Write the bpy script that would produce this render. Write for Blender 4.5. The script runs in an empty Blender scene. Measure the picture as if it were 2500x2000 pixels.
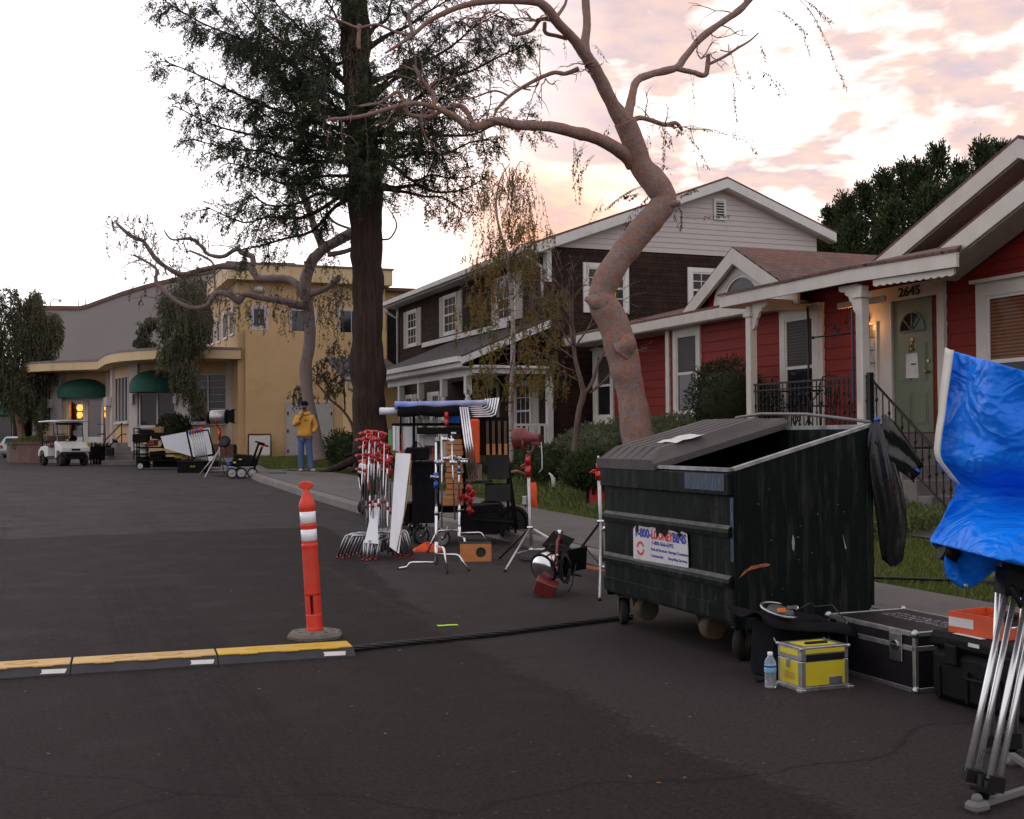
import bpy, math, random
from mathutils import Vector, Matrix, noise as mnoise
R = math.radians
PI = math.pi
random.seed(7)
scene = bpy.context.scene
col = scene.collection

# ---------------------------------------------------------------- camera
CAMZ, FPX = 1.48, 2900.0
PITCH, ROLL = R(1.30), R(0.4)
cam_data = bpy.data.cameras.new('camera')
cam = bpy.data.objects.new('camera', cam_data); col.objects.link(cam)
cam_data.sensor_fit = 'HORIZONTAL'; cam_data.sensor_width = 36.0
cam_data.lens = 36.0 * FPX / 2500.0
cam_data.clip_start = 0.05; cam_data.clip_end = 2000
CAMROT = Matrix.Rotation(R(90) + PITCH, 3, 'X') @ Matrix.Rotation(-ROLL, 3, 'Z')
M = CAMROT.to_4x4(); M.translation = (0, 0, CAMZ)
cam.matrix_world = M
scene.camera = cam

# ---------------------------------------------------------------- sky
SUN_EL, SUN_AZ = R(3.0), R(2.0)      # dusk sun low behind the houses, just right of straight ahead
world = bpy.data.worlds.new('World'); scene.world = world; world.use_nodes = True
wn, wl = world.node_tree.nodes, world.node_tree.links
for n in list(wn): wn.remove(n)
def W(t, **k):
    n = wn.new(t)
    for a, b in k.items(): setattr(n, a, b)
    return n
def wmath(op, a, b=None, c=None, clamp=False):
    n = W('ShaderNodeMath', operation=op); n.use_clamp = clamp
    for i, v in enumerate((a, b, c)):
        if v is None: continue
        if isinstance(v, (int, float)): n.inputs[i].default_value = v
        else: wl.new(v, n.inputs[i])
    return n.outputs[0]
def wmix(f, a, b, mode='MIX'):
    n = W('ShaderNodeMix', data_type='RGBA', blend_type=mode)
    for i, v in ((0, f), (6, a), (7, b)):
        if isinstance(v, (int, float)): n.inputs[i].default_value = v
        elif isinstance(v, tuple): n.inputs[i].default_value = (*v, 1)
        else: wl.new(v, n.inputs[i])
    return n.outputs[2]
def wramp(v, stops):
    n = W('ShaderNodeValToRGB'); e = n.color_ramp.elements
    while len(e) < len(stops): e.new(0.5)
    for i, (p, c) in enumerate(stops): e[i].position = p; e[i].color = (*c, 1) if len(c) == 3 else c
    wl.new(v, n.inputs[0]); return n.outputs[0]
sky = W('ShaderNodeTexSky', sky_type='NISHITA'); sky.sun_disc = False
sky.sun_elevation = SUN_EL; sky.sun_rotation = SUN_AZ
sky.air_density = 1.0; sky.dust_density = 1.6; sky.ozone_density = 1.5
tc = W('ShaderNodeTexCoord'); sep = W('ShaderNodeSeparateXYZ'); wl.new(tc.outputs['Generated'], sep.inputs[0])
X_, Y_, Z_ = sep.outputs
zc = wmath('MAXIMUM', Z_, 0.03)
# cloud deck: direction projected on a flat layer overhead
comb = W('ShaderNodeCombineXYZ')
zd = wmath('ADD', zc, 0.16)
wl.new(wmath('DIVIDE', X_, zd), comb.inputs[0]); wl.new(wmath('DIVIDE', Y_, zd), comb.inputs[1])
nz = W('ShaderNodeTexNoise'); nz.inputs['Scale'].default_value = 3.4; nz.inputs['Detail'].default_value = 9; nz.inputs['Roughness'].default_value = 0.56
nz.inputs['Distortion'].default_value = 0.25
wl.new(comb.outputs[0], nz.inputs['Vector'])
nz2 = W('ShaderNodeTexNoise'); nz2.inputs['Scale'].default_value = 0.8; nz2.inputs['Detail'].default_value = 3
wl.new(comb.outputs[0], nz2.inputs['Vector'])
nz3 = W('ShaderNodeTexNoise'); nz3.inputs['Scale'].default_value = 12.0; nz3.inputs['Detail'].default_value = 5
wl.new(comb.outputs[0], nz3.inputs['Vector'])
azr = wmath('DIVIDE', X_, wmath('MAXIMUM', Y_, 0.05))                      # tan(azimuth), + to the right
zr = wmath('DIVIDE', Z_, wmath('MAXIMUM', Y_, 0.05))
front = wmath('MULTIPLY_ADD', Y_, 2.0, 0.2, clamp=True)
# clouds thicken to the right of the view
rightm = wmath('MULTIPLY_ADD', azr, 4.2, 0.62, clamp=True)
cl = wmath('ADD', wmath('MULTIPLY', nz.outputs[0], 0.62), wmath('MULTIPLY', nz2.outputs[0], 0.38))
cl = wmath('ADD', cl, wmath('MULTIPLY', nz3.outputs[0], 0.10))
mask = wmath('MULTIPLY', wramp(cl, [(0.465, (0, 0, 0)), (0.56, (1, 1, 1))]), rightm)
mask = wmath('MULTIPLY', mask, front)
haze = wramp(azr, [(0.0, (9.9, 9.8, 10.3)), (0.5, (10.8, 9.6, 9.6)), (1.0, (10.6, 9.8, 9.0))])
base = wmix(0.86, sky.outputs[0], (10.5, 10.1, 10.7))
# warm glow low in the sky where the sun went down
glow = wmath('MULTIPLY', wmath('POWER', wmath('SUBTRACT', 1.0, wmath('ABSOLUTE', wmath('MULTIPLY', wmath('SUBTRACT', azr, 0.02), 3.2)), clamp=True), 1.5),
             wmath('POWER', wmath('SUBTRACT', 1.0, wmath('MULTIPLY', Z_, 4.6), clamp=True), 2.6))
glow = wmath('MULTIPLY', glow, front)
ga_ = wmath('MULTIPLY', wmath('SUBTRACT', azr, 0.035), 12.0); gb_ = wmath('MULTIPLY', wmath('SUBTRACT', zr, 0.165), 13.0)
gg = wmath('POWER', 2.718, wmath('MULTIPLY', wmath('ADD', wmath('MULTIPLY', ga_, ga_), wmath('MULTIPLY', gb_, gb_)), -1.0))
glow = wmath('MAXIMUM', wmath('MULTIPLY', glow, 0.3), wmath('MULTIPLY', wmath('MULTIPLY', gg, front), 0.95))
base = wmix(wmath('MULTIPLY', glow, 1.0, clamp=True), base, (9.0, 3.4, 1.4))
cloudcol = wmix(wramp(nz3.outputs[0], [(0.35, (0, 0, 0)), (0.62, (1, 1, 1))]), (4.1, 3.3, 3.55), (5.5, 3.95, 3.45))
edge = wramp(cl, [(0.50, (1, 1, 1)), (0.57, (0, 0, 0))])
cloudcol = wmix(wmath('MULTIPLY', edge, 0.7), cloudcol, (7.4, 4.9, 3.0))
skyc = wmix(wmath('MULTIPLY', mask, 0.97), base, cloudcol)
# brightest low over the sunset, dimmer overhead and in the east behind the camera
lowk = wmath('SUBTRACT', 1.0, wmath('MULTIPLY', wmath('MAXIMUM', wmath('SUBTRACT', Z_, 0.30), 0.0), 2.2), clamp=True)
frontk = wmath('MULTIPLY_ADD', Y_, 1.1, 0.35, clamp=True)
gain = wmath('ADD', 0.80, wmath('MULTIPLY', wmath('MULTIPLY', lowk, frontk), 0.50))
gc = W('ShaderNodeCombineXYZ')
for i_ in range(3): wl.new(gain, gc.inputs[i_])
skyc = wmix(1.0, skyc, gc.outputs[0], 'MULTIPLY')
bg = W('ShaderNodeBackground'); bg.inputs[1].default_value = 0.1
wl.new(skyc, bg.inputs[0]); out = W('ShaderNodeOutputWorld'); wl.new(bg.outputs[0], out.inputs[0])

# ---------------------------------------------------------------- sun
sd = bpy.data.lights.new('sun', 'SUN'); sd.energy = 0.35; sd.angle = R(4); sd.color = (1.0, 0.62, 0.38)
sun = bpy.data.objects.new('sun', sd); col.objects.link(sun)
sdir = Vector((math.sin(SUN_AZ) * math.cos(SUN_EL), math.cos(SUN_AZ) * math.cos(SUN_EL), math.sin(SUN_EL)))
sun.rotation_euler = sdir.to_track_quat('Z', 'Y').to_euler(); sun.location = sdir * 300
scene.view_settings.view_transform = 'Standard'; scene.view_settings.look = 'None'
scene.view_settings.exposure = 0.50; scene.view_settings.gamma = 1.0

# ---------------------------------------------------------------- geometry of the place
TH = R(21.6)                                      # the street runs 21.6 degrees left of the view
VX, VY = math.cos(TH), math.sin(TH)               # a : across the street, to the right
def S(a, b, z=0.0): return Vector((a * VX - b * VY, a * VY + b * VX, z))
def unS(p): return (p[0] * VX + p[1] * VY, -p[0] * VY + p[1] * VX)
def ray(px, py): return CAMROT @ Vector(((px - 1250) / FPX, -(py - 1000) / FPX, -1.0))
def at(px, py, Y):
    d = ray(px, py); return Vector((0, 0, CAMZ)) + d * (Y / d.y)
def ona(px, py, a):                               # -> (b, z) on the plane a = const
    d = ray(px, py); da, db = unS(d); k = a / da; return (db * k, CAMZ + d.z * k)
def onb(px, py, b):
    d = ray(px, py); da, db = unS(d); k = b / db; return (da * k, CAMZ + d.z * k)
def onz(px, py, z):
    d = ray(px, py); k = (z - CAMZ) / d.z; return Vector((d.x * k, d.y * k, z))
def lerp(a, b, t): return a + (b - a) * t
def smooth(t): t = max(0, min(1, t)); return t * t * (3 - 2 * t)
def gz(a, b):                                     # road level
    return 0.44 * smooth((b - 7) / 27.0)
def onroad(px, py, lift=0.0):
    d = ray(px, py); z = 0.0
    for i in range(12):
        k = (z + lift - CAMZ) / d.z; a, b = unS(d * k); z = gz(a, b)
    return Vector((d.x * k, d.y * k, z + lift))

# ---------------------------------------------------------------- mesh builder
class MB:
    def __init__(s): s.v = []; s.f = []; s.m = []; s.cur = 0; s.smooth = set(); s.T = None
    def mat(s, i): s.cur = i; return s
    def add(s, vs, fs, sm=False):
        n = len(s.v)
        s.v += [(s.T @ Vector(p)) if s.T is not None else Vector(p) for p in vs]
        for f in fs:
            if sm: s.smooth.add(len(s.f))
            s.f.append([i + n for i in f]); s.m.append(s.cur)
        return s
    def box(s, c, d, rot=None, bev=0.0):
        x, y, z = d[0] / 2, d[1] / 2, d[2] / 2
        Rm = rot if rot is not None else Matrix.Identity(3)
        if bev <= 0:
            vs = [Vector((i * x, j * y, k * z)) for i in (-1, 1) for j in (-1, 1) for k in (-1, 1)]
            fs = [(0, 1, 3, 2), (4, 6, 7, 5), (0, 4, 5, 1), (2, 3, 7, 6), (0, 2, 6, 4), (1, 5, 7, 3)]
        else:
            e = min(bev, x * .9, y * .9, z * .9); vs = []; idx = {}
            for i in (-1, 1):
                for j in (-1, 1):
                    for k in (-1, 1):
                        for ax, p in enumerate((Vector((i * x, j * (y - e), k * (z - e))), Vector((i * (x - e), j * y, k * (z - e))), Vector((i * (x - e), j * (y - e), k * z)))):
                            idx[(i, j, k, ax)] = len(vs); vs.append(p)
            I = lambda i, j, k, a: idx[(i, j, k, a)]
            fs = []
            for i in (-1, 1):
                fs.append([I(i, -1, -1, 0), I(i, 1, -1, 0), I(i, 1, 1, 0), I(i, -1, 1, 0)][::i])
                fs.append([I(-1, i, -1, 1), I(-1, i, 1, 1), I(1, i, 1, 1), I(1, i, -1, 1)][::i])
                fs.append([I(-1, -1, i, 2), I(1, -1, i, 2), I(1, 1, i, 2), I(-1, 1, i, 2)][::i])
            for i in (-1, 1):
                for j in (-1, 1):
                    fs.append([I(i, j, -1, 0), I(i, j, 1, 0), I(i, j, 1, 1), I(i, j, -1, 1)][::-i * j])
                    fs.append([I(i, -1, j, 0), I(i, 1, j, 0), I(i, 1, j, 2), I(i, -1, j, 2)][::i * j])
                    fs.append([I(-1, i, j, 1), I(1, i, j, 1), I(1, i, j, 2), I(-1, i, j, 2)][::-i * j])
            for i in (-1, 1):
                for j in (-1, 1):
                    for k in (-1, 1): fs.append([I(i, j, k, 0), I(i, j, k, 1), I(i, j, k, 2)][::i * j * k])
        cc = Vector(c); return s.add([cc + Rm @ p for p in vs], fs)
    def bb(s, x0, x1, y0, y1, z0, z1, bev=0.0):
        return s.box(((x0 + x1) / 2, (y0 + y1) / 2, (z0 + z1) / 2), (abs(x1 - x0), abs(y1 - y0), abs(z1 - z0)), None, bev)
    def tube(s, pts, rad, seg=8, cap=True, sm=True, nz=0.0, nf=9.0):
        pts = [Vector(p) for p in pts]; n = len(pts)
        if isinstance(rad, (int, float)): rad = [rad] * n
        rad = list(rad)
        if len(rad) == 2 and n > 2: rad = [lerp(rad[0], rad[1], i / (n - 1)) for i in range(n)]
        vs = []; fs = []; up = None
        for i, p in enumerate(pts):
            t = (pts[min(i + 1, n - 1)] - pts[max(i - 1, 0)])
            if t.length < 1e-9: t = Vector((0, 0, 1))
            t.normalize()
            if up is None:
                up = Vector((0, 0, 1)) if abs(t.z) < .9 else Vector((1, 0, 0))
            x = up - t * up.dot(t)
            if x.length < 1e-4: x = t.orthogonal()
            x.normalize(); y = t.cross(x); up = x
            for k in range(seg):
                an = 2 * PI * k / seg; q = (x * math.cos(an) + y * math.sin(an)) * rad[i]
                if nz: q = q * (1 + nz * mnoise.noise((p + q) * nf) + nz * .9 * mnoise.noise((p + q) * nf * .35))
                vs.append(p + q)
        for i in range(n - 1):
            for k in range(seg):
                k2 = (k + 1) % seg; fs.append((i * seg + k, i * seg + k2, (i + 1) * seg + k2, (i + 1) * seg + k))
        s.add(vs, fs, sm)
        if cap:
            n0 = len(s.v) - len(vs)
            s.f.append([n0 + k for k in range(seg)][::-1]); s.m.append(s.cur)
            s.f.append([n0 + (n - 1) * seg + k for k in range(seg)]); s.m.append(s.cur)
        return s
    def cyl(s, p0, p1, r0, r1=None, seg=16):
        return s.tube([p0, p1], [r0, r0 if r1 is None else r1], seg)
    def lathe(s, prof, seg=24, c=(0, 0, 0), rot=None, sm=True):
        Rm = rot if rot is not None else Matrix.Identity(3); cc = Vector(c); vs = []; fs = []
        for r, z in prof:
            for k in range(seg):
                an = 2 * PI * k / seg; vs.append(cc + Rm @ Vector((r * math.cos(an), r * math.sin(an), z)))
        for i in range(len(prof) - 1):
            for k in range(seg):
                k2 = (k + 1) % seg; fs.append((i * seg + k, i * seg + k2, (i + 1) * seg + k2, (i + 1) * seg + k))
        s.add(vs, fs, sm)
        n0 = len(s.v) - len(vs)
        if prof[0][0] > 1e-5: s.f.append([n0 + k for k in range(seg)][::-1]); s.m.append(s.cur)
        if prof[-1][0] > 1e-5: s.f.append([n0 + (len(prof) - 1) * seg + k for k in range(seg)]); s.m.append(s.cur)
        return s
    def ball(s, c, r, seg=12, rings=8, sc=(1, 1, 1), rot=None):
        prof = [(math.sin(PI * i / rings), -math.cos(PI * i / rings)) for i in range(rings + 1)]
        prof = [(max(a, 1e-6), b) for a, b in prof]
        Rm = (rot if rot is not None else Matrix.Identity(3)) @ Matrix.Diagonal(Vector(sc) * r)
        return s.lathe(prof, seg, c, Rm)
    def prism(s, poly, f, d0, d1):
        """poly: 2D outline (ccw); f(u, v, d) -> point; extruded from d0 to d1"""
        n = len(poly); vs = [f(u, v, d0) for u, v in poly] + [f(u, v, d1) for u, v in poly]
        fs = [tuple(range(n))[::-1], tuple(range(n, 2 * n))] + [(i, (i + 1) % n, n + (i + 1) % n, n + i) for i in range(n)]
        return s.add(vs, fs)
    def quad(s, a, b, c, d): return s.add([a, b, c, d], [(0, 1, 2, 3)])
    def sheet(s, grid, sm=True):
        h, w = len(grid), len(grid[0]); vs = [p for r in grid for p in r]
        return s.add(vs, [(i * w + j, i * w + j + 1, (i + 1) * w + j + 1, (i + 1) * w + j) for i in range(h - 1) for j in range(w - 1)], sm)
def mesh_from(name, mb, mats, off=None):
    me = bpy.data.meshes.new(name)
    o = off if off is not None else Vector((0, 0, 0))
    me.from_pydata([tuple(p - o) for p in mb.v], [], mb.f)
    for m in mats: me.materials.append(m)
    if len(mats) > 1: me.polygons.foreach_set('material_index', [min(i, len(mats) - 1) for i in mb.m])
    if mb.smooth:
        fl = [False] * len(mb.f)
        for i in mb.smooth: fl[i] = True
        me.polygons.foreach_set('use_smooth', fl)
    me.update(); return me
def mlist(m): return list(m) if isinstance(m, (list, tuple)) else [m]
class Thing:
    """an Empty at the thing's base; frame 'S' = street coordinates, 'W' = world, 'L' = the thing's own"""
    def __init__(s, name, label, cat, loc=(0, 0, 0), frame='L', rotz=0.0, group=None):
        s.e = bpy.data.objects.new(name, None); col.objects.link(s.e); s.e.empty_display_size = 0.2
        s.frame = frame; s.off = Vector(loc) if frame in 'SW' else Vector((0, 0, 0))
        s.e.location = S(*loc) if frame == 'S' else Vector(loc)
        s.e.rotation_euler = (0, 0, TH if frame == 'S' else rotz)
        s.e['label'] = label; s.e['category'] = cat
        if group: s.e['group'] = group
    def parts(s, name, mb, mat, parent=None):
        for q in islands(mb): s.part(name, q, mat, parent)
    def part(s, name, mb, mat, parent=None, label=None, bevel=0.0, sub=0):
        o = bpy.data.objects.new(name, mesh_from(name, mb, mlist(mat), s.off)); col.objects.link(o)
        o.parent = parent if parent is not None else s.e
        if label: o['label'] = label
        return mods(o, bevel, sub)
def islands(mb):
    par = list(range(len(mb.v)))
    def find(i):
        while par[i] != i: par[i] = par[par[i]]; i = par[i]
        return i
    for f in mb.f:
        r = find(f[0])
        for i in f[1:]: par[find(i)] = r
    G = {}
    for k, f in enumerate(mb.f): G.setdefault(find(f[0]), []).append(k)
    out = []
    for fs in G.values():
        q = MB(); idx = {}
        for k in fs:
            g = []
            for i in mb.f[k]:
                if i not in idx: idx[i] = len(q.v); q.v.append(mb.v[i])
                g.append(idx[i])
            if k in mb.smooth: q.smooth.add(len(q.f))
            q.f.append(g); q.m.append(mb.m[k])
        out.append(q)
    return out
def mods(o, bevel=0.0, sub=0):
    if bevel: m = o.modifiers.new('bevel', 'BEVEL'); m.width = bevel; m.segments = 2; m.limit_method = 'ANGLE'
    if sub: m = o.modifiers.new('sub', 'SUBSURF'); m.levels = sub; m.render_levels = sub
    return o
def single(name, mb, mat, label=None, cat=None, group=None, kind=None, origin=None, bevel=0.0, sub=0):
    o0 = Vector(origin) if origin is not None else Vector((0, 0, 0))
    o = bpy.data.objects.new(name, mesh_from(name, mb, mlist(mat), o0)); col.objects.link(o); o.location = o0
    if label: o['label'] = label
    if cat: o['category'] = cat
    if group: o['group'] = group
    if kind: o['kind'] = kind
    return mods(o, bevel, sub)
def copy_thing(t, loc, rotz=None, label=None, group=None, parent=None):
    def rec(o, par):
        c = o.copy(); col.objects.link(c)
        if par is not None: c.parent = par
        for ch in list(o.children): rec(ch, c)
        return c
    r = rec(t, None); r.location = loc
    if rotz is not None: r.rotation_euler = (0, 0, rotz)
    if label: r['label'] = label
    if group: r['group'] = group
    return r
def text_mb(txt, size, f, mb=None, depth=0.002, align='CENTER', sx=1.0, bold=0.0):
    """lettering as mesh; f(u, v, d) maps the flat text to the surface"""
    cu = bpy.data.curves.new('txt', 'FONT'); cu.body = txt; cu.size = size; cu.align_x = align; cu.extrude = depth / 2; cu.offset = bold
    cu.resolution_u = 3
    o = bpy.data.objects.new('txt', cu); col.objects.link(o); bpy.context.view_layer.update()
    me = bpy.data.meshes.new_from_object(o.evaluated_get(bpy.context.evaluated_depsgraph_get()))
    mb = mb or MB()
    mb.add([f(v.co.x * sx, v.co.y, v.co.z + depth / 2) for v in me.vertices], [tuple(p.vertices) for p in me.polygons])
    bpy.data.objects.remove(o); bpy.data.curves.remove(cu); bpy.data.meshes.remove(me)
    return mb
def RX(a): return Matrix.Rotation(a, 3, 'X')
def RY(a): return Matrix.Rotation(a, 3, 'Y')
def RZ(a): return Matrix.Rotation(a, 3, 'Z')
def align(d):
    return Vector(d).normalized().to_track_quat('Z', 'Y').to_matrix()

# ---------------------------------------------------------------- materials
def newmat(name):
    m = bpy.data.materials.new(name); m.use_nodes = True
    nt = m.node_tree; bs = nt.nodes['Principled BSDF']; return m, nt, bs
class NT:
    def __init__(s, nt): s.nt = nt
    def n(s, t, **k):
        n = s.nt.nodes.new(t)
        for a, b in k.items(): setattr(n, a, b)
        return n
    def l(s, a, b): s.nt.links.new(a, b)
    def setin(s, sock, v):
        if isinstance(v, (int, float)): sock.default_value = v
        elif isinstance(v, tuple): sock.default_value = (*v, 1) if len(v) == 3 and sock.type == 'RGBA' else v
        else: s.l(v, sock)
    def math(s, op, a, b=None, clamp=False):
        n = s.n('ShaderNodeMath', operation=op); n.use_clamp = clamp; s.setin(n.inputs[0], a)
        if b is not None: s.setin(n.inputs[1], b)
        return n.outputs[0]
    def mix(s, f, a, b, mode='MIX'):
        n = s.n('ShaderNodeMix', data_type='RGBA', blend_type=mode); s.setin(n.inputs[0], f); s.setin(n.inputs[6], a); s.setin(n.inputs[7], b); return n.outputs[2]
    def coord(s, kind='Object', scale=(1, 1, 1), rot=(0, 0, 0)):
        t = s.n('ShaderNodeTexCoord'); m = s.n('ShaderNodeMapping'); s.l(t.outputs[kind], m.inputs[0])
        m.inputs['Scale'].default_value = scale; m.inputs['Rotation'].default_value = rot; return m.outputs[0]
    def noise(s, v, scale, detail=4, rough=.55, dist=0):
        n = s.n('ShaderNodeTexNoise'); s.l(v, n.inputs['Vector']); n.inputs['Scale'].default_value = scale
        n.inputs['Detail'].default_value = detail; n.inputs['Roughness'].default_value = rough; n.inputs['Distortion'].default_value = dist; return n.outputs[0]
    def ramp(s, v, lo, hi, c0=(0, 0, 0), c1=(1, 1, 1)):
        n = s.n('ShaderNodeValToRGB'); e = n.color_ramp.elements; e[0].position = lo; e[1].position = hi
        e[0].color = (*c0, 1); e[1].color = (*c1, 1); s.l(v, n.inputs[0]); return n.outputs[0]
    def bump(s, h, strength, dist, bs):
        n = s.n('ShaderNodeBump'); n.inputs['Strength'].default_value = strength; n.inputs['Distance'].default_value = dist
        s.l(h, n.inputs['Height']); s.l(n.outputs[0], bs.inputs['Normal']); return n
def mat(name, c, rough=.6, metal=0.0, c2=None, scale=6.0, lo=.35, hi=.7, bump=0.0, bscale=60.0, stretch=(1, 1, 1), spec=None, coat=0.0, emit=None, es=0.0, dirt=None, dlo=.55, dhi=.75, dscale=2.5, alpha=None, trans=0.0):
    m, nt, bs = newmat(name); T = NT(nt); bs.inputs['Roughness'].default_value = rough; bs.inputs['Metallic'].default_value = metal
    if c2 is None: c2 = tuple(x * .8 for x in c)
    v = T.coord('Object', stretch)
    cc = T.mix(T.ramp(T.noise(v, scale, 6), lo, hi), c, c2)
    if dirt: cc = T.mix(T.ramp(T.noise(v, dscale, 8, .65), dlo, dhi), cc, dirt)
    T.l(cc, bs.inputs['Base Color'])
    if bump: T.bump(T.noise(v, bscale, 5, .6), bump, .02, bs)
    if spec is not None: bs.inputs['Specular IOR Level'].default_value = spec
    if coat: bs.inputs['Coat Weight'].default_value = coat
    if emit: bs.inputs['Emission Color'].default_value = (*emit, 1); bs.inputs['Emission Strength'].default_value = es
    if trans: bs.inputs['Transmission Weight'].default_value = trans
    rr = T.noise(v, scale * 3, 3)
    mr = T.n('ShaderNodeMapRange'); T.l(rr, mr.inputs[0]); mr.inputs[3].default_value = max(.03, rough - .08); mr.inputs[4].default_value = min(1, rough + .1)
    T.l(mr.outputs[0], bs.inputs['Roughness'])
    return m
M_white = mat('white_paint', (.62, .60, .57), .55, c2=(.54, .52, .49), scale=3, dirt=(.36, .33, .30), dlo=.6, dhi=.85, bump=.15)
M_trim = mat('cream_trim', (.60, .56, .50), .55, c2=(.52, .48, .43), scale=3, dirt=(.34, .30, .26), dlo=.62, dhi=.9, bump=.15)
M_black = mat('black_plastic', (.007, .007, .008), .5, c2=(.012, .012, .013), bump=.1, spec=.2)
M_blackm = mat('black_metal', (.02, .02, .02), .4, .6, c2=(.035, .033, .03), bump=.1)
M_rubber = mat('rubber', (.015, .014, .013), .85, c2=(.03, .028, .025), bump=.3, spec=.2)
M_cloth = mat('black_cloth', (.007, .0065, .008), .95, c2=(.012, .011, .013), bump=.4, bscale=120, scale=10, spec=.1)
M_chrome = mat('chrome', (.72, .72, .74), .16, 1.0, c2=(.58, .58, .6))
M_steel = mat('steel', (.46, .46, .47), .34, 1.0, c2=(.34, .34, .35), bump=.05)
M_alu = mat('aluminium', (.48, .48, .48), .40, .9, c2=(.32, .31, .30), scale=12, bump=.1)
M_redm = mat('red_anodised', (.50, .012, .012), .3, .35, c2=(.34, .01, .01), coat=.4)
M_redp = mat('faded_red_paint', (.17, .022, .020), .45, .1, c2=(.11, .018, .016), scale=14, dirt=(.12, .05, .04))
M_orange = mat('orange_cloth', (.80, .09, .015), .7, c2=(.62, .06, .01), bump=.4, bscale=40)
M_wood = mat('plywood', (.46, .20, .07), .55, c2=(.32, .13, .045), scale=5, stretch=(1, 6, 6), bump=.1)
M_glass = mat('window_glass', (.012, .012, .014), .05, 0, c2=(.02, .02, .022), spec=.5, coat=.12)
M_glass.node_tree.nodes['Principled BSDF'].inputs['IOR'].default_value = 1.22
M_concrete = mat('concrete', (.185, .165, .15), .85, c2=(.13, .117, .108), scale=2.2, bump=.35, bscale=90, dirt=(.10, .09, .085), dlo=.55, dhi=.8)
M_yel = mat('yellow_paint', (.62, .50, .02), .5, c2=(.52, .42, .015))
M_boardw = mat('white_board', (.74, .75, .78), .5, c2=(.68, .69, .72))
M_blind = mat('window_blind', (.34, .30, .25), .7, c2=(.27, .24, .2))
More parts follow.
